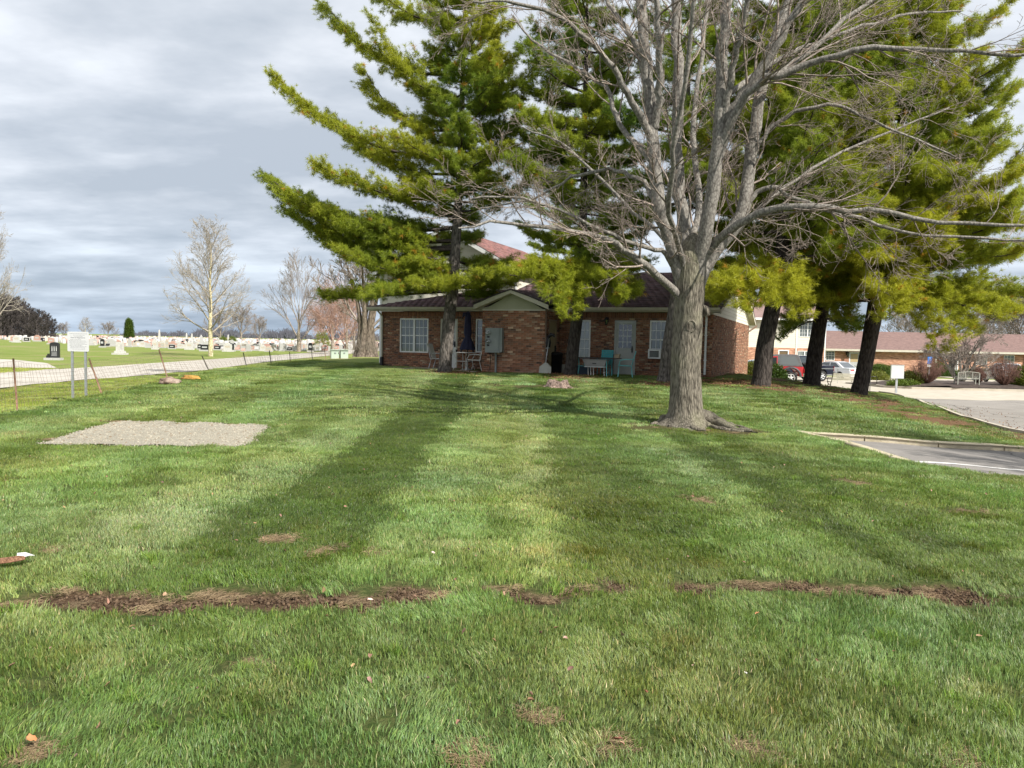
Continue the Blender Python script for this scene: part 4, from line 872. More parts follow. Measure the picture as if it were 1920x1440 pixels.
# suckers at its foot
tp_, tr_ = [], []; r = np.random.RandomState(77)
for k in range(160):
    a = r.uniform(0, 6.28); p = np.array([math.cos(a), math.sin(a), 0]) * r.uniform(.4, .85); grow(tp_, tr_, r, p, unit(np.array([p[0] * .4, p[1] * .4, 1])), r.uniform(.5, 1.5), .008, 3, 4, [0, 0, 0, 4], (15, 40), .05, .1, .005)
V_, q_ = tubes_np(tp_, tr_, 3); s = obj('suckers', mesh_np('suckers', V_, q_, mats=[grey_t]), e); s['kind'] = 'stuff'; s.scale = (1 / e.scale.x, 1 / e.scale.y, 1 / e.scale.z)
# the tree beyond the right edge whose branches throw their shadow across the parking bay
e = empty('bare_tree', gnd(15.6, 6.0), 1., 'bare spreading tree beside the near parking bay, outside the right edge', 'tree'); e.scale = (.55, .55, 1.0)
obj('trunk', p_rnd[0], e); obj('crown', p_rnd[1], e)
# dark wood at the far left
r = np.random.RandomState(9)
WOOD = [-60, -42, -22, -8, 6, 16, 27, 37, 46, 54, 64, 72, 81, 90, 99, -78, 11, 33, 69, 2, 42, 22, 60, 86, -30, -14]
for i, (px, h) in enumerate([(-60, 84), (-42, 80), (-22, 82), (-8, 78), (6, 84), (16, 78), (27, 72), (37, 76), (46, 66), (54, 56), (64, 48), (72, 54), (81, 50), (90, 42), (99, 36), (-78, 84), (11, 60), (33, 60), (69, 46), (2, 76), (42, 58), (22, 80), (60, 50), (86, 46), (-30, 70), (-14, 84)]):
    D = 178 + r.uniform(-10, 22); bare('wood_tree', p_drk, px, 620, D, h + 3, f'{ORD[sorted(WOOD).index(px)]} tree from the left in the dark leafless wood beyond the cemetery', 'dark wood beyond the cemetery', r.uniform(0, 6), r.uniform(.8, 1.25))
tp_, tr_ = [], []
for k in range(2600):
    px = r.uniform(-90, 106); D = r.uniform(172, 200); p = at(px, 618, D); p.z = hz(p.x, p.y); hh = (18 - 8 * max(0, (px - 40) / 66)) * r.uniform(.3, 1) * D / FPX
    grow(tp_, tr_, r, np.array(p), unit(np.array([r.normal(0, .3), 0, 1])), hh, .035, 3, 4, [0, 0, 0, 4], (15, 45), .0, .15, .03)
V_, q_ = tubes_np(tp_, tr_, 3); tag(obj('undergrowth', mesh_np('undergrowth', V_, q_, mats=[dark_t])), 'brown undergrowth along the foot of the dark wood', 'undergrowth', None, 'stuff')
# hedgerow on the horizon
tp_, tr_ = [], []; hm = M('far_twig', (.10, .10, .12), (.15, .15, .175), .2, 1.)
for k in range(9000):
    D = 520 * r.uniform(.95, 1.1); px = r.uniform(225, 990); p = at(px, 630, D); p.z = hz(p.x, p.y); hh = (13 + 5 * math.sin(px * .05) + 3 * math.sin(px * .19) + 2 * math.sin(px * .51)) * D / FPX * r.uniform(.25, 1)
    if px < 320: hh *= .5
    dx = r.normal(0, .35) * hh; tp_.append(np.array([p, p + Vector((dx * .3, 0, hh * .5)), p + Vector((dx, 0, hh))])); tr_.append(np.array([.35, .26, .08]))
V_, q_ = tubes_np(tp_, tr_, 3); tag(obj('hedgerow', mesh_np('hedgerow', V_, q_, mats=[hm])), 'thin dark hedgerow along the distant skyline', 'hedgerow', None, 'stuff')
# woods beyond the right hand buildings
gr_ = 'leafless trees behind the right hand buildings'
for px, D, h, sx, lab in [(1905, 95, 170, 1.1, 'bare tree behind the long brick building at the right edge'), (1850, 110, 120, 1.0, 'pale bare tree above the reddish roof near the right edge'), (1790, 105, 130, 1.2, 'bare tree above the reddish roof behind the white bench'), (1700, 118, 120, 1.2, 'leafless tree behind the roof right of the forked pine'), (1945, 88, 200, 1.1, 'tall bare tree just off the right edge')]:
    bare('bare_tree', p_rnd, px, 700, D, h, lab, gr_, px * .1, sx)
# small multi stemmed ornamental tree before the long building
e = empty('ornamental_tree', G(1800, 712) if False else Vector((at(1800, 716, 60).x, 60, hz(at(1800, 716, 60).x, 60))), 0, 'low multi stemmed bare tree beside the white lattice bench', 'tree')
polys, radii = [], []; r = np.random.RandomState(31)
for k in range(8):
    a = k * .8; el = R(r.uniform(48, 76)); grow(polys, radii, r, np.array([.15 * math.cos(a), .15 * math.sin(a), -.1]), np.array([math.cos(a) * math.cos(el), math.sin(a) * math.cos(el), math.sin(el)]), r.uniform(2.8, 3.8), .13, 0, 4, [6, 6, 5, 4], (20, 50), -.01, .13, .011, .6)
V_, q_ = tubes_np(polys[:1] + [p for p in polys if len(p) == 6], [radii[0]] + [x for x in radii if len(x) == 6], 6)
obj('trunk', mesh_np('trunk', V_, q_, mats=[maple_limb], smooth=True), e)
V_, q_ = tubes_np([p for p in polys if len(p) != 6], [x for x in radii if len(x) != 6], 3); obj('crown', mesh_np('crown', V_, q_, mats=[grey_t], smooth=True), e)
# ------------------------------------------------------------ brick house
brick_m = M('brick', (.85, .80, .78), (1.5, 1.42, 1.36), 14, .9, .5, 90, tint='GEOMETRY', detail=8)
mortar_m = M('mortar', (.25, .19, .145), (.33, .27, .21), 6, .95)
BR = np.array([(.27, .098, .055), (.22, .085, .052), (.31, .13, .075), (.18, .078, .05), (.35, .175, .11), (.115, .058, .042), (.26, .115, .07), (.24, .09, .05), (.40, .23, .15), (.29, .11, .06)]) * np.array([.95, 1.22, 1.30])
trim_m = M('trim_cream', (.46, .43, .35), (.54, .51, .42), 3, .6); white_m = M('white_vinyl', (.72, .73, .72), (.80, .80, .78), 2, .45)
siding_m = M('siding_cream', (.62, .585, .48), (.68, .645, .54), 1.2, .6, stretch=(.4, .4, 6)); siding_g = M('siding_olive', (.34, .34, .235), (.40, .395, .28), 1.5, .6)
shingle_m = M('shingle', (.75, .75, .75), (1.15, 1.12, 1.12), 30, .95, .5, 120, tint='GEOMETRY'); under_m = M('roof_felt', (.05, .04, .045))
dark_m = M('black_plastic', (.012, .012, .014), (.02, .02, .022), 3, .5); glass_m = glass('window_glass', (.05, .062, .06), .07, (.20, .22, .21)); glass_d = glass('window_glass_dark', (.02, .024, .026), .05)
gray_metal = M('meter_grey', (.19, .215, .205), (.25, .27, .26), 2, .5, spec=.5); steel = M('galvanised', (.45, .47, .49), (.56, .58, .60), 8, .42, metal=.7)
steel_white = M('powder_white', (.62, .62, .60), (.70, .70, .67), 4, .5)
def bxf(b): return lambda s, t, z: (s, b - t, z)
def sxf(a): return lambda s, t, z: (a + t, s, z)
def lxf(a): return lambda s, t, z: (a - t, s, z)

class Wall:
    """a brick wall in the house frame: xf maps (along, out, up)"""
    def __init__(s, house, xf, s0, s1, z0, z1, ops=(), seed=0, solid=True, cap=True):
        s.house, s.xf = house, xf; r = np.random.RandomState(seed)
        mb = MB(xf); S = sorted({s0, s1, *[v for o in ops for v in o[:2]]}); Zs = sorted({z0, z1, *[v for o in ops for v in o[2:]]})
        for a, b in zip(S[:-1], S[1:]):
            for c, d in zip(Zs[:-1], Zs[1:]):
                if not any(o[0] <= a and b <= o[1] and o[2] <= c and d <= o[3] for o in ops): mb.box(a, b, -.22, 0, c, d, mortar_m)
        s.wall = mb.build('wall', house)
        s.bricks = []
        ch, bl, g = .0765, .215, .010
        ztop = z1 - (.215 if cap else 0); n = int((ztop - z0) / ch); 
        for i in range(n):
            c0 = ztop - (i + 1) * ch + g; c1 = ztop - i * ch; off = (i % 2) * bl / 2
            x = s0 - off
            while x < s1:
                a, b = max(x, s0), min(x + bl - g, s1); x += bl
                if b - a < .03: continue
                segs = [(a, b)]
                for o in ops:
                    if c1 > o[2] - .01 and c0 < o[3]:
                        ns = []
                        for p, q in segs:
                            if q <= o[0] or p >= o[1]: ns.append((p, q))
                            else:
                                if p < o[0] - .02: ns.append((p, o[0]))
                                if q > o[1] + .02: ns.append((o[1], q))
                        segs = ns
                for p, q in segs: s.bricks.append((p, q, c0, c1, r.uniform(.004, .012), r.randint(len(BR)) if r.rand() < .6 else r.choice([0, 2, 6, 7]), r.uniform(.75, 1.2)))
        if cap:                          # soldier course under the soffit
            x = s0
            while x < s1 - .03:
                s.bricks.append((x, min(x + ch - g, s1), ztop + g, z1, r.uniform(.006, .014), r.choice([0, 1, 7, 9]), r.uniform(.75, 1.1))); x += ch
    def mesh(s, lst, name='bricks'):
        V, Q, T = [], [], []
        f = np.array([(0, 1, 2, 3), (4, 5, 1, 0), (5, 6, 2, 1), (6, 7, 3, 2), (7, 4, 0, 3)])
        for k, (p, q, c0, c1, t, ci, v) in enumerate(lst):
            V += [s.xf(p, t, c0), s.xf(q, t, c0), s.xf(q, t, c1), s.xf(p, t, c1), s.xf(p, -.004, c0), s.xf(q, -.004, c0), s.xf(q, -.004, c1), s.xf(p, -.004, c1)]
            Q.append(f + k * 8); T += [BR[ci] * v] * 8
        return mesh_np(name, V, np.concatenate(Q), mats=[brick_m], tint=np.array(T))
    def build(s, single=()):
        """single: indices of bricks that become objects of their own"""
        rest = [b for i, b in enumerate(s.bricks) if i not in single]
        if rest: o = obj('brickwork', s.mesh(rest), s.house); o['kind'] = 'stuff'
BRICK_MESHES = {}
def brick_single(house, xf, b, rzl):
    p, q, c0, c1, t, ci, v = b; w_, h_ = round(q - p, 3), round(c1 - c0, 3); key = (w_, h_, ci, round(v * 4))
    if key not in BRICK_MESHES:
        m_ = MB(); m_.tint = tuple(float(x) for x in BR[ci] * round(v * 4) / 4); m_.box(-w_ / 2, w_ / 2, -.009, .004, -h_ / 2, h_ / 2, brick_m); BRICK_MESHES[key] = m_.mesh('brick')
    o = obj('brick', BRICK_MESHES[key], house); o.location = xf((p + q) / 2, max(t - .009, 0), (c0 + c1) / 2); o.rotation_euler = (0, 0, rzl)

def window(house, xf, s0, s1, z0, z1, sashes=1, nx=3, ny=4, gl=None, label=None, sill=True, muntins=True, split=.5, fr=white_m, depth=.06):
    mb = MB(xf); f = .055
    mb.box(s0, s0 + f, -depth, .012, z0, z1, fr); mb.box(s1 - f, s1, -depth, .012, z0, z1, fr)
    mb.box(s0 + f, s1 - f, -depth, .012, z1 - f, z1, fr); mb.box(s0 + f, s1 - f, -depth, .014, z0, z0 + f, fr)
    wd = (s1 - s0 - 2 * f); 
    for k in range(1, sashes): x = s0 + f + wd * k / sashes; mb.box(x - .045, x + .045, -depth, .010, z0 + f, z1 - f, fr)
    w_ = mb.build('window', house)
    if label: w_['label'] = label
    for k in range(sashes):
        a = s0 + f + wd * k / sashes + (.047 if k else 0); b = s0 + f + wd * (k + 1) / sashes - (.047 if k < sashes - 1 else 0); zc_ = z0 + f + (z1 - z0 - 2 * f) * split
        for lo_, hi_, tt in ((z0 + f, zc_ - .02, -.04), (zc_ + .02, z1 - f, -.025)):
            mb = MB(xf); mb.box(a, b, tt - .01, tt, lo_, hi_, gl or glass_m); mb.build('pane', w_)
            if muntins:
                mb = MB(xf)
                for i in range(1, nx): x = a + (b - a) * i / nx; mb.box(x - .010, x + .010, tt + .001, tt + .010, lo_, hi_, fr)
                for j in range(1, max(2, ny // 2)): z = lo_ + (hi_ - lo_) * j / (ny // 2); mb.box(a, b, tt + .0015, tt + .0115, z - .010, z + .010, fr)
                mb.build('muntins', w_)
        mb = MB(xf); mb.box(a, b, -.045, -.008, zc_ - .02, zc_ + .02, fr); mb.build('meeting_rail', w_)
    if sill:
        x = s0 - .04; k = 0; mb = MB(xf)
        while x < s1 + .04: mb.tint = tuple(float(v) for v in BR[[0, 7, 1, 9][k % 4]] * rnd.uniform(.8, 1.1)); mb.box(x, x + .066, -.02, .045, z0 - .10, z0 - .004, brick_m); x += .0765; k += 1
        mb.build('brick_sill', w_)
    return w_
def door(house, xf, s0, s1, z0, z1, m_, frm, lite=None, label=None, screen=False):
    mb = MB(xf); f = .06
    mb.box(s0, s0 + f, -.10, .015, z0, z1, frm); mb.box(s1 - f, s1, -.10, .015, z0, z1, frm); mb.box(s0 + f, s1 - f, -.10, .015, z1 - f, z1, frm); mb.build('door_frame', house)
    mb = MB(xf); mb.box(s0 + f + .004, s1 - f - .004, -.06, -.02, z0, z1 - f - .004, m_); d = mb.build('door', house)
    if label: d['label'] = label
    a, b = s0 + f + .1, s1 - f - .1
    if lite:
        zl, zh = z0 + (z1 - z0) * lite[0], z0 + (z1 - z0) * lite[1]
        mb = MB(xf); mb.box(a, b, -.03, -.012, zl, zh, glass_d); mb.build('pane', d)
        mb = MB(xf)
        for i in range(1, 3): x = a + (b - a) * i / 3; mb.box(x - .01, x + .01, -.0115, -.004, zl, zh, white_m)
        for j in range(1, 4): z = zl + (zh - zl) * j / 4; mb.box(a, b, -.011, -.003, z - .01, z + .01, white_m)
        for c in ((a - .03, a, zl - .03, zh + .03), (b, b + .03, zl - .03, zh + .03)): mb.box(c[0], c[1], -.02, -.002, c[2], c[3], m_)
        mb.box(a, b, -.02, -.002, zl - .03, zl, m_); mb.box(a, b, -.02, -.002, zh, zh + .03, m_); mb.build('lattice', d)
    mb = MB(xf); mb.box(s1 - f - .09, s1 - f - .05, -.02, .03, z0 + .86, z0 + 1.10, dark_m); mb.box(s1 - f - .12, s1 - f - .03, .03, .045, z0 + .98, z0 + 1.0, dark_m); mb.build('handle', d)
    return d

HZ = 0.30
house = empty('brick_house', (HO.x, HO.y, 0), R(-22), 'single storey brick house with brown shingle roof and cream two storey wing behind the pines', 'house')
def Aof(px, b, py=640):
    d = ray(px, py); return (d.x * (HO.y + hv.y * b) - HO.x - hv.x * b) / (hu.x - d.x * hu.y)
def Zof(px, py, b):
    a = Aof(px, b, py); D = HO.y + hu.y * a + hv.y * b; return CAMZ + ray(px, py).z * D
def HL(a, b, z): return Vector((HO.x, HO.y, 0)) + hu * a + hv * b + Vector((0, 0, z))
aL = Aof(715, 0); PB = -1.7; pa0, pa1 = Aof(904, PB), Aof(1021, PB); WT = 2.74
# openings
def op(px0, px1, y0, y1, b=0): a0, a1 = Aof(px0, b), Aof(px1, b); xm = (px0 + px1) / 2; return (a0, a1, Zof(xm, y1, b), Zof(xm, y0, b))
w1 = op(750, 803, 597, 661); dL = op(826, 858, 598, 689); w2 = (Aof(892, 0), Aof(892, 0) + .80, Zof(897, 661, 0), Zof(897, 598, 0))
w3 = op(1076, 1107, 600, 672); dR = op(1152, 1192, 601, 703); w4 = (Aof(1218, 0), Aof(1283, 0), Zof(1230, 673, 0), Zof(1230, 601, 0))
F0 = bxf(0)
wl = Wall(house, F0, aL, pa0 + .5, -.2, WT, [w1, dL, w2], 1)
wrt = Wall(house, F0, pa1, -.004, -.5, WT, [w3, dR, w4], 2)
wp = Wall(house, bxf(PB), pa0, pa1, -.2, WT - .02, [], 3, cap=False)
sd_ = (PB + .45, PB + 1.38, HZ + .02, HZ + 2.08)
wps = Wall(house, sxf(pa1), PB + .008, 0, -.2, WT - .02, [sd_], 4, cap=False)
wpl = Wall(house, lxf(pa0), PB + .008, 0, -.2, WT - .02, [], 5, cap=False)
wsr = Wall(house, sxf(0), .008, 16, -1.3, WT - .06, [], 6, cap=False)
wsl = Wall(house, lxf(aL), .008, 7, -.6, WT, [], 7, cap=False)
# the 300 bricks that show largest stand singly: the blank gable wall, then the wall between the narrow window and the door
cand = [(b, wp, i, 0.) for i, b in enumerate(wp.bricks) if b[2] > HZ + .02 and b[1] - b[0] > .09 and b[3] - b[2] < .1 and b[0] > pa0 + .2]
cand = [c for c in cand if not (Aof(913, PB) < c[0][0] < Aof(945, PB) and c[0][2] > Zof(930, 662, PB))]
cand.sort(key=lambda c: abs(c[0][2] - 1.55) * .6 - c[0][0] * .35)
pick = cand[:300]; ids = {id(wp): set(), id(wrt): set()}
for b, wll, i, rz_ in pick: ids[id(wll)].add(i); brick_single(house, wll.xf, b, rz_)
for x in (wl, wrt, wp, wps, wpl, wsr, wsl): x.build(ids.get(id(x), ()))
window(house, F0, *w1, sashes=2, nx=3, ny=4, label='wide double white window with grid muntins')
window(house, F0, *w2, nx=2, ny=4); window(house, F0, *w3, nx=3, ny=4, gl=glass('pale_pane', (.30, .33, .34), .15), muntins=True)
window(house, F0, *w4, sashes=2, nx=3, ny=4, label='double window with an air conditioner in its lower left sash')
door(house, F0, *dL, white_m, trim_m, (.45, .95), 'white door mostly hidden by the pine trunk')
door(house, F0, *dR, M('storm_door', (.40, .41, .38), (.46, .47, .44), 2, .5), M('door_trim', (.42, .44, .42)), (.50, .93), 'pale grey storm door with gridded glass')
door(house, sxf(pa1), *sd_, M('tan_door', (.33, .27, .15), (.37, .30, .18), 2, .6), M('tan_trim', (.30, .22, .14)), None, 'plain tan utility door in the recess')
# gable front: lap boards, rakes, soffit
EV = 2.93; am = (pa0 + pa1) / 2; hw = (pa1 - pa0) / 2; gs = (Zof(958, 546, PB - .3) - EV) / (hw + .22); az_ = EV + gs * hw
z = WT; k = 0
while z < az_ + WT - EV - .05:
    z2 = z + .155; hw0 = hw - (z - WT) / gs; hw1 = max(.02, hw - (z2 - WT) / gs)
    mb = MB(bxf(PB)); mb.prism([(am - hw0, .022, z), (am + hw0, .022, z), (am + hw1, .010, z2 - .004), (am - hw1, .010, z2 - .004)], (0, -.02, 0), siding_g); mb.build('siding_board', house); z = z2
mb = MB(); mb.prism([(am - hw - .02, PB - .0, WT - .02), (am + hw + .02, PB, WT - .02), (am, PB, az_ + .05)], (0, .18, 0), siding_g); mb.build('gable_backing', house)
for s in (-1, 1):
    mb = MB(); o = .30; e0 = am + s * (hw + .24); 
    mb.prism([(am, PB - .34, az_ + .16), (e0, PB - .34, EV - .01), (e0, PB - .34, EV - .17), (am, PB - .34, az_ - .0)], (0, .03, 0), trim_m); mb.build('rake_board', house)
    mb = MB(); mb.prism([(am, PB - .31, az_ + .02), (e0, PB - .31, EV - .16), (e0, PB - .31, EV - .18), (am, PB - .31, az_)], (0, .30, 0), trim_m); mb.build('soffit', house)
mb = MB(bxf(PB)); mb.box(pa0 - .02, pa1 + .02, .014, .035, WT - .02, WT + .03, trim_m); mb.build('frieze_board', house)
# front eaves: fascia, gutter lip, soffit
def eave(a0, a1, name='fascia'):
    mb = MB(); mb.box(a0, a1, -.46, -.43, EV - .17, EV - .005, trim_m); mb.build(name, house)
    mb = MB(); mb.prism([(a0, -.462, EV - .02), (a0, -.56, EV - .02), (a0, -.54, EV - .12), (a0, -.462, EV - .13)], (a1 - a0, 0, 0), trim_m); mb.build('gutter', house)
    mb = MB(); mb.box(a0, a1, -.43, .0, EV - .175, EV - .155, trim_m); mb.build('soffit', house)
eave(aL - .42, pa0 - .20); eave(pa1 + .26, .30)
# roofs
rs_ = (4.95 - EV) / 8.45
def roofz(b): return EV + (b + .45) * rs_
mb = MB()
P = lambda a, b: (a, b, roofz(b)); rb = 8.0; rz_ = roofz(rb)
mb.prism([P(aL - .45, -.50), P(.34, -.50), P(.34, rb), P(aL + 7, rb)], (0, 0, -.07), under_m)
mb.prism([(aL - .45, -.5, EV - .01), (aL + 7, rb, rz_), (aL - .45, 16.4, EV)], (0, 0, -.07), under_m)
mb.prism([(.34, rb, rz_), (.34, 16.5, EV), (aL - .45, 16.4, EV), (aL + 7, rb, rz_)], (0, 0, -.07), under_m); mb.build('roof', house)
def shingles(house, origin, du, dv, nu, nv, w_, h_, inside_f, seed, base=(.12, .075, .078), parent=None):
    """thin overlapping tabs on a plane: origin + du*u + dv*v"""
    r = np.random.RandomState(seed); o, du, dv = map(np.array, (origin, du, dv)); nr = unit(np.cross(du, dv)); nr = nr * (1 if nr[2] > 0 else -1)
    V, Q, T = [], [], []; f = np.array([(0, 1, 2, 3), (4, 5, 1, 0), (5, 6, 2, 1), (7, 4, 0, 3)])
    for j in range(nv):
        for i in range(nu):
            u = i * w_ + (j % 2) * w_ / 2 + (j % 3) * .07; v = j * h_
            if not inside_f(u + w_ / 2, v + h_ / 2): continue
            k = len(V); t = .010 + r.uniform(0, .010)
            p = [o + du * uu + dv * vv for uu, vv in ((u, v), (u + w_ - .006, v), (u + w_ - .006, v + h_ + .01), (u, v + h_ + .01))]
            V += [p[0] + nr * t, p[1] + nr * t, p[2] + nr * .004, p[3] + nr * .004, *[x - nr * .004 for x in p]]; Q.append(f + k)
            c = np.array(base) * r.uniform(.65, 1.35) * np.array([r.uniform(.92, 1.1), 1, r.uniform(.92, 1.08)]); T += [c] * 8
    o_ = obj('shingles', mesh_np('shingles', V, np.concatenate(Q), mats=[shingle_m], tint=np.array(T)), house); o_['kind'] = 'stuff'
dvn = unit(np.array([0, 1, rs_])); sl_ = math.hypot(1, rs_)
def in_front(u, v):
    a = aL - .45 + u; b = -.5 + v / sl_
    if b > rb or a > .30: return False
    if a < aL - .45 + (b + .5) * 7.45 / 8.5: return False
    if am - hw - .3 < a < am + hw + .3 and roofz(b) < az_ + .12 - gs * abs(a - am) - .02: return False
    return not (b > 3.55 and Aof(713, 3.5) - .1 < a < Aof(966, 3.5) + .1)
shingles(house, (aL - .45, -.50, roofz(-.5) + .0), (1, 0, 0), dvn, int(15.2 / .3), int(8.75 / .145), .3, .145, in_front, 3)
for s in (-1, 1):                       # gable projection roof slopes
    e0 = hw + .26; sl2 = math.hypot(1, gs); L_ = e0 * sl2; ay = az_ + .17; bk = (ay - EV) / rs_ - .45
    mb = MB(); mb.prism([(am, PB - .36, ay), (am + s * e0, PB - .36, ay - gs * e0), (am + s * e0, (ay - gs * e0 - EV) / rs_ - .45, ay - gs * e0), (am, bk, ay)], (0, 0, -.05), under_m); mb.build('gable_roof', house)
    shingles(house, (am + s * e0, PB - .38, ay - gs * e0 + .002), (0, 1, 0), unit(np.array([-s, 0, gs])), 24, int(L_ / .145), .3, .145, lambda u, v: u + PB - .38 < bk - (1 - v / L_) * (bk + .45 - .1) + .3, 5 + s)
# ridge cap
mb = MB(); mb.tint = (.10, .065, .066)
for i in range(int((.34 - aL - 7) / .3)): x = aL + 7 + i * .3; mb.prism([(x, rb - .14, rz_ - .02), (x, rb, rz_ + .03 + .004 * (i % 2)), (x, rb + .14, rz_ - .02)], (.29, 0, 0), shingle_m)
mb.build('ridge_cap', house)
# right end gable: boards, rakes
z = WT - .06; 
while z < rz_ - .15:
    z2 = z + .15; f0 = (z + .20 - EV) / rs_ - .45; f1 = (z2 + .20 - EV) / rs_ - .45; b0, b1 = max(-.02, f0), max(0, f1)
    mb = MB(sxf(0)); mb.prism([(b0, .024, z), (16 - b0, .024, z), (16 - b1, .010, z2 - .004), (b1, .010, z2 - .004)], (0, -.02, 0), siding_m); mb.build('siding_board', house); z = z2
mb = MB(); mb.prism([(-.10, -.45, roofz(-.45) - .1), (-.10, rb, rz_ - .1), (-.10, 16.4, EV - .1), (-.10, 16, WT - .06), (-.10, 0, WT - .06)], (.1, 0, 0), siding_m); mb.build('gable_backing', house)
for q in ([P(.30, -.46), P(.30, rb)], [(.30, rb, rz_), (.30, 16.45, EV)]):
    mb = MB(); a_, b_2 = Vector(q[0]), Vector(q[1]); mb.prism([a_ + Vector((0, 0, -.07)), b_2 + Vector((0, 0, -.07)), b_2 + Vector((0, 0, -.24)), a_ + Vector((0, 0, -.24))], (.028, 0, 0), trim_m); mb.build('rake_board', house)
    mb = MB(); mb.prism([a_ + Vector((0, 0, -.2)), b_2 + Vector((0, 0, -.2)), b_2 + Vector((0, 0, -.22)), a_ + Vector((0, 0, -.22))], (-.30, 0, 0), trim_m); mb.build('soffit', house)
# downspouts
mb = MB(); x = -.22; mb.box(x - .035, x + .035, -.10, -.035, .48, 2.55, white_m); mb.prism([(x - .035, -.10, 2.54), (x - .035, -.035, 2.54), (x - .035, -.47, 2.79), (x - .035, -.53, 2.79)], (.07, 0, 0), white_m)
for zz in (1.0, 1.9): mb.box(x - .055, x + .055, -.105, -.01, zz, zz + .03, white_m)
mb.build('downspout', house)
x = aL + .07; mb = MB(); mb.box(x - .035, x + .035, -.10, -.035, .78, 2.55, trim_m); mb.prism([(x - .035, -.10, 2.54), (x - .035, -.035, 2.54), (x - .035, -.47, 2.79), (x - .035, -.53, 2.79)], (.07, 0, 0), trim_m)
mb.box(x - .055, x + .055, -.12, -.02, .40, .77, dark_m); mb.build('downspout', house)
mb = MB(sxf(pa1 + 0)); mb.box(PB - .0, PB + .07, .012, .06, .4, 2.7, M('copper_brown', (.16, .10, .07))); mb.build('downspout', house)
mb = MB(); mb.prism([(.42, 16.2, 2.75), (.42, 16.2, 2.62), (.05, 15.4, 2.3), (.05, 15.4, 2.4)], (.0, .08, 0), M('copper_brown', (.16, .10, .07))); mb.build('gutter_elbow', house)
# two storey wing
T0 = 3.5; ta0, ta1 = Aof(713, T0), Aof(966, T0); TE = Zof(962, 503, T0); tm = (ta0 + ta1) / 2; th_ = (ta1 - ta0) / 2; ts_ = .55; tz = TE + ts_ * th_
mb = MB(); mb.prism([(ta0, T0, 0), (ta1, T0, 0), (ta1, T0, TE - .1), (tm, T0, tz - .1), (ta0, T0, TE - .1)], (0, 9.5, 0), siding_m); mb.build('wing_wall', house)
z = .2; r_ = .105
while z < tz - .25:
    z2 = z + r_; h0 = th_ if z < TE - .16 else max(.03, th_ - (z - TE + .16) / ts_); h1 = th_ if z2 < TE - .16 else max(.02, th_ - (z2 - TE + .16) / ts_)
    if z > roofz(T0) - .1:
        mb = MB(bxf(T0)); mb.prism([(tm - h0, .024, z), (tm + h0, .024, z), (tm + h1, .008, z2 - .003), (tm - h1, .008, z2 - .003)], (0, -.02, 0), siding_m); mb.build('siding_board', house)
    if TE - .1 > z:
        for a_, f_ in ((ta0, -1),):
            mb = MB(lxf(a_)); mb.prism([(T0, .022, z), (T0 + 9.5, .022, z), (T0 + 9.5, .008, z2 - .003), (T0, .008, z2 - .003)], (0, -.018, 0), siding_m); mb.build('siding_board', house)
    z = z2
for x in (ta0 - .03, ta1 - .07): mb = MB(bxf(T0)); mb.box(x, x + .1, -.02, .032, .2, TE - .15, white_m); mb.build('corner_board', house)
red_sh = (.24, .125, .115)
for s in (-1, 1):
    e0 = th_ + .35; mb = MB(); mb.prism([(tm, T0 - .35, tz + .05), (tm + s * e0, T0 - .35, tz + .05 - ts_ * e0), (tm + s * e0, T0 + 9.8, tz + .05 - ts_ * e0), (tm, T0 + 9.8, tz + .05)], (0, 0, -.08), under_m); mb.build('wing_roof', house)
    mb = MB(); mb.prism([(tm, T0 - .38, tz + .02), (tm + s * e0, T0 - .38, tz + .02 - ts_ * e0), (tm + s * e0, T0 - .38, tz - .17 - ts_ * e0), (tm, T0 - .38, tz - .17)], (0, .03, 0), white_m); mb.build('rake_board', house)
    shingles(house, (tm + s * e0, T0 - .38, tz + .055 - ts_ * e0), (0, 1, 0), unit(np.array([-s, 0, ts_])), 34, int(e0 * math.hypot(1, ts_) / .15), .3, .15, lambda u, v: True, 15 + s, red_sh)
mb = MB(bxf(T0)); mb.box(tm - .25, tm + .25, .0, .035, tz - 1.15, tz - .75, dark_m); mb.build('gable_vent', house)
# concrete stoop slabs
for a0, a1, b0, b1, n_m in ((aL + 1.2, pa0 - .2, -1.9, -.02, 'left_patio'), (pa1 + .15, -3.6, -2.2, -.02, 'right_patio')):
    mb = MB(); mb.box(a0, a1, b0, b1, .1, HZ + .035 if n_m == 'right_patio' else .37, concrete); o_ = mb.build('patio_slab'); o_.location = (HO.x, HO.y, 0); o_.rotation_euler = (0, 0, R(-22)); tag(o_, 'small concrete patio slab against the brick wall', None, None, 'structure')
PZ = HZ + .035

# ---- things on and by the house (house frame -> world)
def on_house(name, a, b, z, label, cat, rz=0.): return empty(name, HL(a, b, z), R(-22) + rz, label, cat)
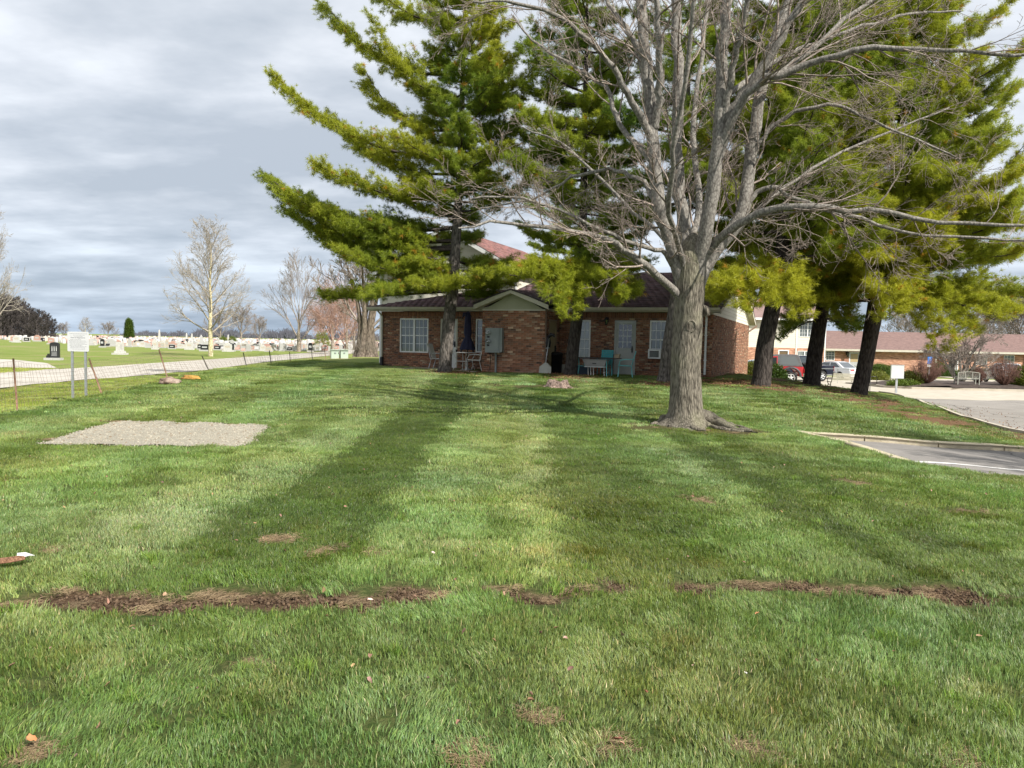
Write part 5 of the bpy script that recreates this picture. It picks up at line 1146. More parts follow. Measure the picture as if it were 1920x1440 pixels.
# electric meters
a0, a1 = Aof(914, PB), Aof(944, PB); z0, z1 = Zof(929, 661, PB), Zof(929, 615, PB)
e = on_house('meter_box', a0, PB - .012, z0, 'grey double electric meter cabinet fixed to the brick gable wall', 'meter box')
W_, H_ = a1 - a0, z1 - z0; mb = MB(); mb.box(0, W_ * .9, -.2, -.002, 0, H_, gray_metal); mb.box(W_ * .9, W_ + .02, -.18, -.003, .02, H_, gray_metal); mb.build('cabinet', e)
mb = MB(); mb.box(W_ * .43, W_ * .84, -.215, -.201, .08, H_ * .66, gray_metal); mb.box(W_ * .45, W_ * .86, -.213, -.2005, H_ * .69, H_ - .03, gray_metal); mb.build('panel', e)
for fz in (.80, .46):
    mb = MB(); c = (W_ * .19, -.2, H_ * fz); mb.tube([(c[0], -.2, c[2]), (c[0], -.235, c[2])], [.088, .088], steel, 20); mt = mb.build('meter', e)
    mb = MB(); mb.tube([(c[0], -.235, c[2]), (c[0], -.31, c[2]), (c[0], -.33, c[2])], [.078, .075, .05], glass('meter_glass' + str(fz), (.42, .45, .46), .1), 20); mb.build('dome', mt)
    mb = MB(); mb.box(c[0] - .05, c[0] + .05, -.206, -.2005, c[2] - .19, c[2] - .12, dark_m); mb.build('breaker', e)
mb = MB(); mb.tube([(W_ * .62, -.1, .0), (W_ * .62, -.1, -z0 + .2)], .04, gray_metal, 10); mb.build('conduit', e)
mb = MB(); mb.tube([(W_ * .2, -.06, 0), (W_ * .25, -.05, -.25), (W_ * .22, -.04, -.55), (W_ * .1, -.06, -.9), (-.05, -.08, -z0 + .36)], .012, dark_m, 6); mb.build('cable', e)
# wall lamp
def wall_lamp(p, rz, label, s=1.):
    e = empty('wall_lamp', p, rz, label, 'lamp'); mb = MB(); mb.box(-.05 * s, .05 * s, -.02, 0, -.08 * s, .10 * s, dark_m); mb.tube([(0, -.02, .05 * s), (0, -.10 * s, .12 * s), (0, -.16 * s, .10 * s)], .012 * s, dark_m, 6); mb.build('bracket', e)
    mb = MB(); mb.lathe([(.03 * s, -.20 * s), (.05 * s, -.18 * s), (.075 * s, .02 * s), (.09 * s, .03 * s), (.03 * s, .09 * s), (.01 * s, .12 * s)], dark_m, (0, -.16 * s, 0), 8, False); mb.build('lantern', e)
    mb = MB(); mb.lathe([(.052 * s, -.16 * s), (.078 * s, .005 * s)], glass_d, (0, -.16 * s, 0), 8, False); mb.build('glass', e)
wall_lamp(HL(Aof(1138, 0), -.012, Zof(1138, 600, 0)), R(-22), 'black lantern on the brick wall left of the grey storm door')
# air conditioner
a0, a1 = Aof(1218, 0), Aof(1243, 0); z0, z1 = Zof(1230, 673, 0), Zof(1230, 655, 0)
e = on_house('air_conditioner', a0, 0, z0, 'window air conditioner with dark grille below the gridded window', 'air conditioner')
mb = MB(); W_, H_ = a1 - a0 - .02, z1 - z0; mb.box(.02, W_, -.32, -.02, .02, H_, white_m); mb.build('casing', e)
mb = MB(); mb.box(.08, W_ - .06, -.328, -.3205, .07, H_ - .06, dark_m); mb.build('grille_backing', e)
for k in range(9): zz = .08 + (H_ - .16) * k / 9; mb = MB(); mb.box(.08, W_ - .06, -.336, -.3285, zz, zz + .012, gray_metal); mb.build('louvre', e)
# navy umbrella through the glass table
uc = at(876, 700, 0.0) if False else None
def spot(px, b): a = Aof(px, b, 690); return HL(a, b, 0)
up_ = spot(876, -1.15); zb = .37
navy = M('navy_canvas', (.018, .02, .05), (.03, .032, .075), 5, .8, .3, 20)
e = empty('closed_umbrella', (up_.x, up_.y, zb), 0, 'closed navy patio umbrella standing through the small glass table', 'umbrella')
mb = MB(); mb.tube([(0, 0, .05), (0, 0, 2.35)], .02, dark_m, 8); mb.build('pole', e)
vs, fs = [], []; prof = [(.04, 2.33), (.09, 2.25), (.11, 2.05), (.13, 1.7), (.135, 1.45), (.10, 1.33), (.19, 1.1), (.26, .85), (.24, .82)]; n_ = 24
for i, (rr0, zz) in enumerate(prof):
    for k in range(n_): an = 2 * math.pi * k / n_; q_ = rr0 * (1 + .22 * math.cos(8 * an) * (.4 + .1 * i)); vs.append((q_ * math.cos(an), q_ * math.sin(an), zz + .02 * math.sin(3 * an)))
for i in range(len(prof) - 1):
    for k in range(n_): fs.append((i * n_ + k, i * n_ + (k + 1) % n_, (i + 1) * n_ + (k + 1) % n_, (i + 1) * n_ + k))
mb = MB(); mb.add(vs, fs, navy, True); mb.build('canopy', e)
mb = MB(); mb.tube([(-.02, -.05, 2.3), (-.16, -.06, 2.25), (-.22, -.06, 2.05), (-.17, -.08, 2.18), (-.08, -.1, 2.2)], [.02, .05, .02, .05, .03], navy, 7); mb.build('valance_fold', e)
mb = MB(); mb.tube([(.03, -.04, 2.3), (.16, -.06, 2.1), (.22, -.08, 1.7), (.24, -.08, 1.2), (.22, -.06, .95)], .012, dark_m, 6); mb.build('strap', e)
mb = MB(); mb.lathe([(.26, 0), (.27, .03), (.10, .06), (.04, .10), (.03, .3)], M('base_grey', (.30, .31, .30)), (0, 0, 0), 20); mb.build('base', e)
tp0 = spot(870, -1.15); e = empty('glass_table', (tp0.x, tp0.y, zb), R(-22), 'round glass topped patio table under the closed navy umbrella', 'table')
mb = MB(); mb.lathe([(.50, .70), (.50, .715)], glass('table_glass', (.36, .40, .38), .08), (0, 0, 0), 28, False); mb.build('table_top', e)
mb = MB(); mb.lathe([(.50, .695), (.52, .70), (.52, .72), (.501, .72)], steel_white, (0, 0, 0), 28); mb.build('rim', e)
for k in range(4): a = k * math.pi / 2 + .6; mb = MB(); mb.tube([(.46 * math.cos(a), .46 * math.sin(a), .70), (.30 * math.cos(a), .30 * math.sin(a), .40), (.44 * math.cos(a), .44 * math.sin(a), 0)], .014, steel_white, 6); mb.build('leg', e)
mb = MB(); mb.lathe([(.30, .35), (.31, .36), (.30, .37)], steel_white, (0, 0, 0), 20); mb.build('stretcher', e)
cd = material('dark_cup', (.02, .02, .025), rough=.4); tpos = [(-.30, -.15), (.36, -.1), (-.10, -.35)]
for (x, y), lab in zip(tpos, ('small dark cup at the left of the glass table', 'small dark cup at the right of the glass table', 'small dark cup at the front of the glass table')):
    p = Vector((tp0.x + x, tp0.y + y, zb + .72)); e2 = empty('cup', p, 0, lab, 'cup'); mb = MB(); mb.lathe([(.03, 0), (.042, .10), (.036, .10), (.026, .01)], cd, (0, 0, 0), 12); mb.build('body', e2); mb = MB(); mb.lathe([(.0, .085), (.036, .088)], M('coffee', (.05, .03, .02)), (0, 0, 0), 12); mb.build('drink', e2)
def sling_chair(p, rz, label, fab, fr):
    e = empty('patio_chair', p, rz, label, 'chair')      # faces +x
    mb = MB(); mb.prism([(-.22, -.24, .42), (.24, -.24, .44), (.24, -.24, .455), (-.22, -.24, .435)], (0, .48, 0), fab); mb.build('seat', e)
    mb = MB(); mb.prism([(-.22, -.23, .45), (-.40, -.23, 1.0), (-.385, -.23, 1.005), (-.205, -.23, .45)], (0, .46, 0), fab); mb.build('backrest', e)
    for s in (-1, 1):
        y = s * .26
        mb = MB(); mb.tube([(-.26, y, .40), (-.41, y, 1.02)], .015, fr, 6); mb.build('back_post', e)
        mb = MB(); mb.tube([(-.30, y, .62), (-.05, y, .66), (.20, y, .62), (.30, y, .45), (.28, y, .2), (.33, y, 0)], .014, fr, 6); mb.build('arm', e)
        mb = MB(); mb.tube([(-.24, y, .42), (-.30, y, .2), (-.36, y, 0)], .014, fr, 6); mb.build('leg', e)
        mb = MB(); mb.tube([(-.26, y, .42), (.28, y, .43)], .013, fr, 6); mb.build('side_rail', e)
    mb = MB(); mb.tube([(-.41, -.26, 1.02), (-.41, .26, 1.02)], .015, fr, 6); mb.build('top_rail', e)
    return e
fab1 = M('sling_tan', (.42, .37, .31), (.50, .45, .38), 20, .8); c1 = spot(893, -1.35); sling_chair((c1.x, c1.y, zb), R(158), 'tan sling patio chair right of the glass table by the narrow window', fab1, steel_white)
c2 = spot(823, -1.2); sling_chair((c2.x, c2.y, zb), R(-15), 'pale sling patio chair mostly hidden behind the open pine trunk', M('sling_white', (.60, .60, .56), (.68, .67, .62), 14, .8), steel)
# snow shovel, black bin, hanging blower
sp0 = HL(pa1 + .12, PB - .16, .40); e = empty('snow_shovel', sp0, R(-22), 'snow shovel leaning by the recess with its grey scoop down', 'shovel')
mb = MB(); k = 9; vs, fs = [], []
for i in range(k):
    u = (i / (k - 1) - .5) * 2; dd = .05 * (1 - u * u); x = u * .24
    vs += [(x, -.10 - dd + .03, .0), (x * .98, -.02 - dd, .24), (x * .6, .03 - dd * .5, .40 - .10 * u * u)]
for i in range(k - 1):
    for j in range(2): fs.append((i * 3 + j, i * 3 + 3 + j, i * 3 + 4 + j, i * 3 + 1 + j))
mb.add(vs, fs, M('scoop_grey', (.38, .37, .33), (.45, .44, .39), 4, .6)); sc_o = mb.build('scoop', e); md = sc_o.modifiers.new('solid', 'SOLIDIFY'); md.thickness = .01
mb = MB(); mb.tube([(0, -.02, .22), (.03, .06, .8), (.08, .12, 1.3)], .016, steel, 8); mb.tube([(-.04, .08, .93), (.10, .08, .95)], .015, steel, 6); mb.build('shaft', e)
mb = MB(); mb.tube([(.02, .12, 1.36), (.08, .12, 1.30), (.15, .12, 1.38), (.14, .12, 1.43), (.03, .12, 1.43), (.02, .12, 1.36)], .014, dark_m, 6); mb.build('handle', e)
e = empty('black_bag', HL(pa1 + .10, PB + .10, 1.32), R(-22), 'crumpled black bag hanging at the brick corner above the shovel', 'bag')
mb = MB(); mb.lathe([(.02, 0), (.10, .04), (.12, .22), (.09, .38), (.05, .46)], dark_m, (0, 0, 0), 9); o_ = mb.build('body', e); mb = MB(); mb.tube([(.0, 0, .42), (.12, -.02, .52), (.24, -.02, .50), (.26, -.02, .42)], [.05, .07, .06, .02], dark_m, 8); mb.build('flap', e)
bp0 = spot(1041, -.55); e = empty('black_bin', (bp0.x, bp0.y, .36), 0, 'round black lidded bin in the recess beside the pine trunk', 'bin')
mb = MB(); mb.lathe([(.24, 0), (.25, .02), (.29, .70), (.30, .70), (.30, .74)], dark_m, (0, 0, 0), 24); mb.build('body', e); mb = MB(); mb.lathe([(.31, .741), (.31, .76), (.20, .82), (.02, .84)], dark_m, (0, 0, 0), 24); mb.build('lid', e)
for s in (-1, 1): mb = MB(); mb.tube([(s * .29, -.06, .55), (s * .34, -.05, .57), (s * .34, .05, .57), (s * .29, .06, .55)], .012, dark_m, 6); mb.build('handle', e)
# right patio: turquoise set
tq = M('turquoise_metal', (.16, .52, .52), (.22, .60, .60), 5, .5, .2, 40); tqd = M('turquoise_web', (.06, .34, .38), (.09, .42, .45), 8, .6); ch_m = M('charcoal_top', (.02, .02, .022), (.035, .035, .038), 4, .45)
tb0 = spot(1120, -1.45); e = empty('patio_table', (tb0.x, tb0.y, PZ), R(-22), 'long dark topped patio table with turquoise legs in front of the brick wall', 'table')
mb = MB(); mb.box(-.86, .80, -.42, .42, .66, .69, ch_m); mb.build('table_top', e)
for x in (-.62, .42):
    for y in (-.34, .34): mb = MB(); mb.tube([(x, y, .66), (x + .02, y, .35), (x - .02 if x < 0 else x + .03, y * 1.05, 0)], .017, tq, 8); mb.build('leg', e)
mb = MB(); mb.tube([(-.62, -.34, .38), (.42, -.34, .38)], .010, tq, 6); mb.tube([(-.62, .34, .38), (.42, .34, .38)], .010, tq, 6); mb.build('stretcher', e)
gb0 = spot(1117, -1.62); e = empty('grill_cart', (gb0.x, gb0.y, PZ), R(-22), 'grey lidded tub on a small stand beneath the dark table', 'tub')
mb = MB(); gg = M('tub_grey', (.28, .27, .255), (.34, .33, .31), 3, .6); mb.prism([(-.44, -.2, .60), (-.34, -.2, .38), (.38, -.2, .38), (.44, -.2, .60)], (0, .38, 0), gg); mb.build('tub', e)
mb = MB(); mb.box(-.46, .46, -.22, .20, .601, .63, gg); mb.build('lid', e); mb = MB(); mb.box(-.07, .07, -.225, -.205, .47, .50, dark_m); mb.build('handle', e)
mb = MB(); mb.box(-.38, .38, -.19, .17, .345, .375, steel_white); mb.build('shelf', e)
for x in (-.26, -.16, -.06, .34): mb = MB(); mb.tube([(x, -.12, .345), (x + .02, -.12, 0)], .016, steel_white, 6); mb.build('leg', e)
nb_m = M('blue_bin', (.03, .05, .075), (.04, .07, .10), 3, .6); cb = spot(1092, -1.25); e = empty('storage_tote', (cb.x, cb.y, PZ), R(-22), 'dark blue storage tote under the left end of the dark table', 'tote')
mb = MB(); mb.prism([(-.26, -.2, .34), (-.22, -.2, 0), (.22, -.2, 0), (.26, -.2, .34)], (0, .4, 0), nb_m); mb.build('body', e); mb = MB(); mb.box(-.29, .29, -.23, .23, .341, .38, nb_m); mb.build('lid', e)
def woven_chair(p, rz, label, fr, web):
    e = empty('turquoise_chair', p, rz, label, 'chair')       # faces +x
    for nm, f_, o0, o1 in (('seat', lambda u, v: (-.22 + .46 * u, -.23 + .46 * v, .42 + .02 * u), 0, 0), ('backrest', lambda u, v: (-.24 - .13 * u, -.22 + .44 * v, .46 + .50 * u), 0, 0)):
        mb = MB()
        for k in range(7):
            v = (k + .5) / 7; a_, b_2 = f_(0, v), f_(1, v); c_2 = [Vector(x) for x in (f_(0, v - .05), f_(1, v - .05), f_(1, v + .05), f_(0, v + .05))]
            mb.prism(c_2, (.006, 0, .004), web)
            c_2 = [Vector(x) for x in (f_(v - .05, 0), f_(v - .05, 1), f_(v + .05, 1), f_(v + .05, 0))]; mb.prism([x + Vector((.008, 0, .006)) for x in c_2], (.006, 0, .004), web)
        mb.build(nm, e)
        mb = MB(); c_2 = [f_(0, 0), f_(1, 0), f_(1, 1), f_(0, 1), f_(0, 0)]; mb.tube(c_2, .016, fr, 6); mb.build(nm + '_frame', e)
    for s in (-1, 1):
        for x0, x1 in ((-.22, -.27), (.22, .25)): mb = MB(); mb.tube([(x0, s * .22, .43), (x1, s * .23, 0)], .016, fr, 6); mb.build('leg', e)
        mb = MB(); mb.tube([(-.30, s * .25, .66), (0, s * .27, .66), (.18, s * .27, .62), (.22, s * .25, .44)], .013, fr, 6); mb.build('arm', e)
    return e
c3 = spot(1172, -1.55); woven_chair((c3.x, c3.y, PZ), R(172), 'bright turquoise woven chair seen side on before the grey storm door', tq, tq)
c4 = spot(1134, -.72); woven_chair((c4.x, c4.y, PZ), R(-22 - 90), 'turquoise woven chair behind the dark table against the wall', tqd, tqd)
sb = spot(1157, -1.25); e = empty('small_box', (sb.x, sb.y, PZ + .69), R(-22), 'small tan carton on the right end of the dark table', 'box'); mb = MB(); mb.box(-.09, .09, -.07, .07, 0, .11, M('carton', (.36, .28, .18), (.42, .33, .22), 5, .8)); mb.build('body', e); mb = MB(); mb.prism([(-.09, -.07, .111), (.09, -.07, .111), (.12, -.07, .15), (-.07, -.07, .14)], (0, .14, 0), M('carton')); mb.build('lid', e)
pb = spot(1053, -.35); e = empty('white_bucket', (pb.x, pb.y, .36), 0, 'pale bucket with garden stakes between the bin and the pine trunk', 'bucket'); mb = MB(); mb.lathe([(.12, 0), (.15, .32), (.155, .34)], M('bucket', (.40, .38, .33)), (0, 0, 0), 16); mb.build('body', e)
for k in range(4): mb = MB(); mb.tube([(.05 * math.cos(k * 2), .05 * math.sin(k * 2), .2), (.10 * math.cos(k * 2), .1 * math.sin(k * 2), .75 + .08 * k)], .012, M('stake_wood', (.22, .12, .07)), 5); mb.build('stake', e)
# ------------------------------------------------------------ right hand buildings
far_brick = bpy.data.materials.new('far_brick'); far_brick.use_nodes = True
t_ = far_brick.node_tree; b_ = t_.nodes['Principled BSDF']; n_, l_ = t_.nodes.new, t_.links.new
tcn = n_('ShaderNodeTexCoord'); mpn = n_('ShaderNodeMapping'); mpn.inputs['Rotation'].default_value = (R(90), 0, 0); l_(tcn.outputs['Object'], mpn.inputs[0])
bt = n_('ShaderNodeTexBrick'); bt.inputs['Color1'].default_value = (.36, .145, .085, 1); bt.inputs['Color2'].default_value = (.52, .27, .17, 1); bt.inputs['Mortar'].default_value = (.40, .30, .22, 1)
bt.inputs['Scale'].default_value = 1; bt.inputs['Brick Width'].default_value = .22; bt.inputs['Row Height'].default_value = .078; bt.inputs['Mortar Size'].default_value = .007; l_(mpn.outputs[0], bt.inputs[0])
pn = n_('ShaderNodeTexNoise'); pn.inputs['Scale'].default_value = 1.6; pn.inputs['Detail'].default_value = 6; mp2 = n_('ShaderNodeMapping'); mp2.inputs['Scale'].default_value = (1, 1, 5); l_(tcn.outputs['Object'], mp2.inputs[0]); l_(mp2.outputs[0], pn.inputs[0])
rp = n_('ShaderNodeValToRGB'); rp.color_ramp.elements[0].position = .42; rp.color_ramp.elements[1].position = .62; l_(pn.outputs[0], rp.inputs[0]); rp.color_ramp.elements[0].color = (.8, .8, .8, 1); rp.color_ramp.elements[1].color = (1.35, 1.4, 1.45, 1)
mm = n_('ShaderNodeMix'); mm.data_type = 'RGBA'; mm.blend_type = 'MULTIPLY'; mm.inputs[0].default_value = 1; l_(bt.outputs[0], mm.inputs[6]); l_(rp.outputs[0], mm.inputs[7]); l_(mm.outputs[2], b_.inputs['Base Color']); b_.inputs['Roughness'].default_value = .9
roof_far = M('roof_far', (.175, .115, .105), (.29, .195, .175), 3.2, .95, .5, 30, stretch=(1, 1, 7), detail=8)
def far_wall(parent, x0, x1, y, z0, z1, ops, mat=None):
    S = sorted({x0, x1, *[v for o in ops for v in o[:2]]}); Zs = sorted({z0, z1, *[v for o in ops for v in o[2:]]}); mb = MB()
    for a, b in zip(S[:-1], S[1:]):
        for c, d in zip(Zs[:-1], Zs[1:]):
            if not any(o[0] <= a and b <= o[1] and o[2] <= c and d <= o[3] for o in ops): mb.box(a, b, y, y + .25, c, d, mat or far_brick)
    mb.build('wall', parent)
def pxw(px, D): return ray(px, 690).x * D
def pz(px, py, D): return CAMZ + ray(px, py).z * D
FD = 75.; fb = empty('long_brick_building', (pxw(1546, FD), FD, -1.1), 0, 'long single storey brick building with reddish shingle roof across the car park', 'building')
bx0 = fb.location.x
def fo(px0, px1, y0, y1): return (pxw(px0, FD) - bx0, pxw(px1, FD) - bx0, pz((px0 + px1) / 2, y1, FD) + 1.1, pz((px0 + px1) / 2, y0, FD) + 1.1)
fxf = lambda s, t, z: (s, -t, z)
wins = [fo(1547, 1564, 658, 676), fo(1829, 1850, 666, 684), fo(1881, 1901, 666, 691), fo(1940, 1960, 668, 690)]
drs = [fo(1591, 1611, 660, 697), fo(1773, 1796, 665, 708)]
far_wall(fb, 0, 44, 0, -.6, 2.5, wins + drs)
for w_ in wins: window(fb, fxf, *w_, nx=3, ny=4, sill=False, fr=white_m)
tanp = M('tan_panel', (.42, .32, .17), (.48, .37, .20), 2, .6); dgrey = M('door_grey', (.42, .42, .42), (.48, .48, .47), 2, .5)
for k, d_ in enumerate(drs):
    mb = MB(fxf); f = .1; mb.box(d_[0], d_[0] + f, -.12, .02, d_[2], d_[3], white_m); mb.box(d_[1] - f, d_[1], -.12, .02, d_[2], d_[3], white_m); mb.box(d_[0] + f, d_[1] - f, -.12, .02, d_[3] - f, d_[3], white_m); mb.build('door_frame', fb)
    mb = MB(fxf); mb.box(d_[0] + f, d_[1] - f, -.08, -.04, d_[2], d_[3] - f, dgrey); dd_ = mb.build('door', fb)
    mb = MB(fxf); zm = d_[2] + (d_[3] - d_[2]) * .5; mb.box(d_[0] + f + .08, d_[1] - f - .08, -.038, -.028, zm, d_[3] - f - .08, tanp if k == 0 else glass_d); mb.build('upper_panel', dd_)
mb = MB(); sl = 1.9 / 5.5
mb.prism([(-.2, -.5, 2.52), (45, -.5, 2.52), (45, 5.2, 4.40), (-.2, 5.2, 4.40)], (0, 0, -.1), roof_far); mb.prism([(-.2, 11, 2.52), (45, 11, 2.52), (45, 5.2, 4.41), (-.2, 5.2, 4.41)], (0, 0, -.1), roof_far); mb.build('roof', fb)
z = 0
for k in range(26):                      # visible shingle courses
    f = k / 26; mb = MB(); y = -.5 + 5.7 * f; zz = 2.52 + 1.88 * f; mb.tint = 1.0; mb.prism([(-.2, y, zz + .004), (45, y, zz + .004), (45, y, zz + .035), (-.2, y, zz + .035)], (0, .2, .02), roof_far); mb.build('shingle_course', fb)
mb = MB(); mb.box(-.2, 45, -.60, -.50, 2.30, 2.50, trim_m); mb.build('fascia', fb); mb = MB(); mb.box(-.2, 45, -.50, -.0, 2.30, 2.33, trim_m); mb.build('soffit', fb)
for px in (1753, 1920): x = pxw(px, FD) - bx0; mb = MB(); mb.box(x - .06, x + .06, -.12, -.01, .1, 2.3, trim_m); mb.build('downspout', fb)
x = pxw(1770, FD) - bx0; mb = MB(); mb.box(x - .35, x + .1, -.55, -.01, -.4, 2.3, far_brick); mb.build('brick_pier', fb)
lx = pxw(1586, FD) - bx0; wall_lamp(Vector((bx0 + lx, FD - .02, .95)), 0, 'dark lantern on the long brick building beside its tan panelled door', 1.9)
# two storey building
TD = 70.; tx0 = pxw(1398, TD); tb_ = empty('two_storey_building', (tx0, TD, -1.1), 0, 'two storey building with white lap siding over brick behind the red car', 'building')
def to(px0, px1, y0, y1): return (pxw(px0, TD) - tx0, pxw(px1, TD) - tx0, pz((px0 + px1) / 2, y1, TD) + 1.1, pz((px0 + px1) / 2, y0, TD) + 1.1)
tw = pxw(1546, TD) - tx0; up_w = [to(1496, 1527, 603, 632)]; lo_w = [to(1494, 1521, 658, 690)]; lo_d = [to(1458, 1478, 656, 700)]
zb_ = pz(1470, 652, TD) + 1.1
far_wall(tb_, 0, tw, 0, -.6, zb_, lo_w + lo_d); TZ = zb_ + 2.75
far_wall(tb_, 0, tw, .02, zb_, TZ, up_w, siding_m)
window(tb_, fxf, *up_w[0], sashes=2, nx=3, ny=4, sill=False, split=.5); window(tb_, fxf, *lo_w[0], sashes=2, nx=3, ny=4, sill=False)
d_ = lo_d[0]; mb = MB(fxf); mb.box(d_[0], d_[1], -.06, .01, d_[3] - .1, d_[3], white_m); mb.box(d_[0], d_[0] + .1, -.06, .01, d_[2], d_[3] - .1, white_m); mb.box(d_[1] - .1, d_[1], -.06, .01, d_[2], d_[3] - .1, white_m); mb.build('door_frame', tb_); mb = MB(fxf); mb.box(d_[0] + .1, d_[1] - .1, -.10, -.05, d_[2], d_[3] - .1, M('door_brown', (.14, .095, .05))); mb.build('door', tb_)
z = zb_
while z < TZ - .05:
    segs = [(0, tw)]; u_ = up_w[0]
    if z + .18 > u_[2] and z < u_[3]: segs = [(0, u_[0]), (u_[1], tw)]
    for a, b in segs: mb = MB(); mb.prism([(a, .0, z), (b, .0, z), (b, .012, z + .176), (a, .012, z + .176)], (0, .012, 0), siding_m); mb.build('siding_board', tb_)
    z += .18
for x in (pxw(1490, TD) - tx0, 0, tw - .1): mb = MB(); mb.box(x, x + .1, -.03, -.002, -.4 if x else 0, TZ, white_m); mb.build('corner_board', tb_)
mb = MB(); mb.prism([(-.4, -.5, TZ), (tw + .4, -.5, TZ), (tw + .4, 5, TZ + 2), (-.4, 5, TZ + 2)], (0, 0, -.12), roof_far); mb.prism([(-.4, 10.5, TZ), (tw + .4, 10.5, TZ), (tw + .4, 5, TZ + 2.01), (-.4, 5, TZ + 2.01)], (0, 0, -.12), roof_far)
mb.build('roof', tb_); mb = MB(); mb.box(-.4, tw + .4, -.62, -.5, TZ - .2, TZ - .01, white_m); mb.build('fascia', tb_)
mb = MB(); mb.prism([(tw - .02, .3, zb_), (tw - .02, 10, zb_), (tw - .02, 10, TZ), (tw - .02, 5, TZ + 1.9), (tw - .02, .3, TZ)], (-.2, 0, 0), siding_m); mb.build('end_wall', tb_)
# lawn strips, path
grass_strip = M('far_turf', (.10, .16, .03), (.15, .20, .045), 2, .95)
def flat_sheet(name, pts, zoff, mat, label): 
    mb = MB(); mb.poly([Vector((p[0], p[1], hz(p[0], p[1]) + zoff)) for p in pts], mat); return tag(mb.build(name), label, None, None, 'structure')
x8 = pxw(1786, 70)
flat_sheet('entry_path', [(x8 - .75, 66), (x8 + .75, 66), (x8 + .65, 74.6), (x8 - .65, 74.6)], .03, concrete, 'concrete path to the grey door of the long building')
# island bed
i0 = pxw(1676, 45.5); isl = [(i0, 46.6), (i0 + 1.2, 45.6), (36, 44.2), (60, 42.5), (60, 52), (36, 53.5), (i0 + 2, 53.5), (i0, 52)]
mb = MB(); cz = -.95
def zi(p): return hz(p[0], p[1])
ctr_ = (sum(p[0] for p in isl) / 8, sum(p[1] for p in isl) / 8)
top_ = [Vector((p[0], p[1], zi(p) + .15)) for p in isl]; bot_ = [Vector((p[0], p[1], zi(p) - .2)) for p in isl]; inn = [Vector((p[0] + (ctr_[0] - p[0]) * .02 * 1, p[1] + (ctr_[1] - p[1]) * .045, zi(p) + .15)) for p in isl]
inn2 = [v + Vector((0, 0, -.04)) for v in inn]
n8 = len(isl); mb.add(bot_ + top_ + inn + inn2, [(i, (i + 1) % n8, n8 + (i + 1) % n8, n8 + i) for i in range(n8)] + [(n8 + i, n8 + (i + 1) % n8, 2 * n8 + (i + 1) % n8, 2 * n8 + i) for i in range(n8)] + [(2 * n8 + i, 2 * n8 + (i + 1) % n8, 3 * n8 + (i + 1) % n8, 3 * n8 + i) for i in range(n8)], concrete)
tag(mb.build('island_kerb'), 'low concrete kerb round the planted island in the car park', None, None, 'structure')
mulch = M('mulch', (.035, .024, .02), (.085, .062, .05), 4, .98, 1, 12); mb = MB(); nI = 22
P_ = [Vector((x, y, 0)) for x, y, _ in inn]; 
gx_, gy_ = np.meshgrid(np.linspace(i0 - .2, 60, 70), np.linspace(42.6, 53.6, 22)); zz_ = H(gx_, gy_) + .10 + .28 * ss(0, 3, np.minimum(gy_ - 44.2 + (gx_ - 36) * .07 * (gx_ > 36), 53.3 - gy_)) * ss(i0, i0 + 3, gx_) + .03 * noise2(gx_, gy_, 3, 2)
Ig = np.arange(gx_.size).reshape(gx_.shape); qg = np.stack([Ig[:-1, :-1], Ig[:-1, 1:], Ig[1:, 1:], Ig[1:, :-1]], -1).reshape(-1, 4); cxg = gx_.ravel()[qg].mean(1); cyg = gy_.ravel()[qg].mean(1); kk = inside([(p.x, p.y) for p in inn], cxg, cyg)
tag(obj('mulch_bed', mesh_np('mulch_bed', np.stack([gx_, gy_, zz_], -1).reshape(-1, 3), qg[kk], mats=[mulch], smooth=True)), 'dark mulch bed of the car park island', None, None, 'structure')
def zbed(x, y): return hz(x, y) + .10 + .28 * float(ss(0, 3, min(y - 44.2, 53.3 - y))) * float(ss(i0, i0 + 3, x))
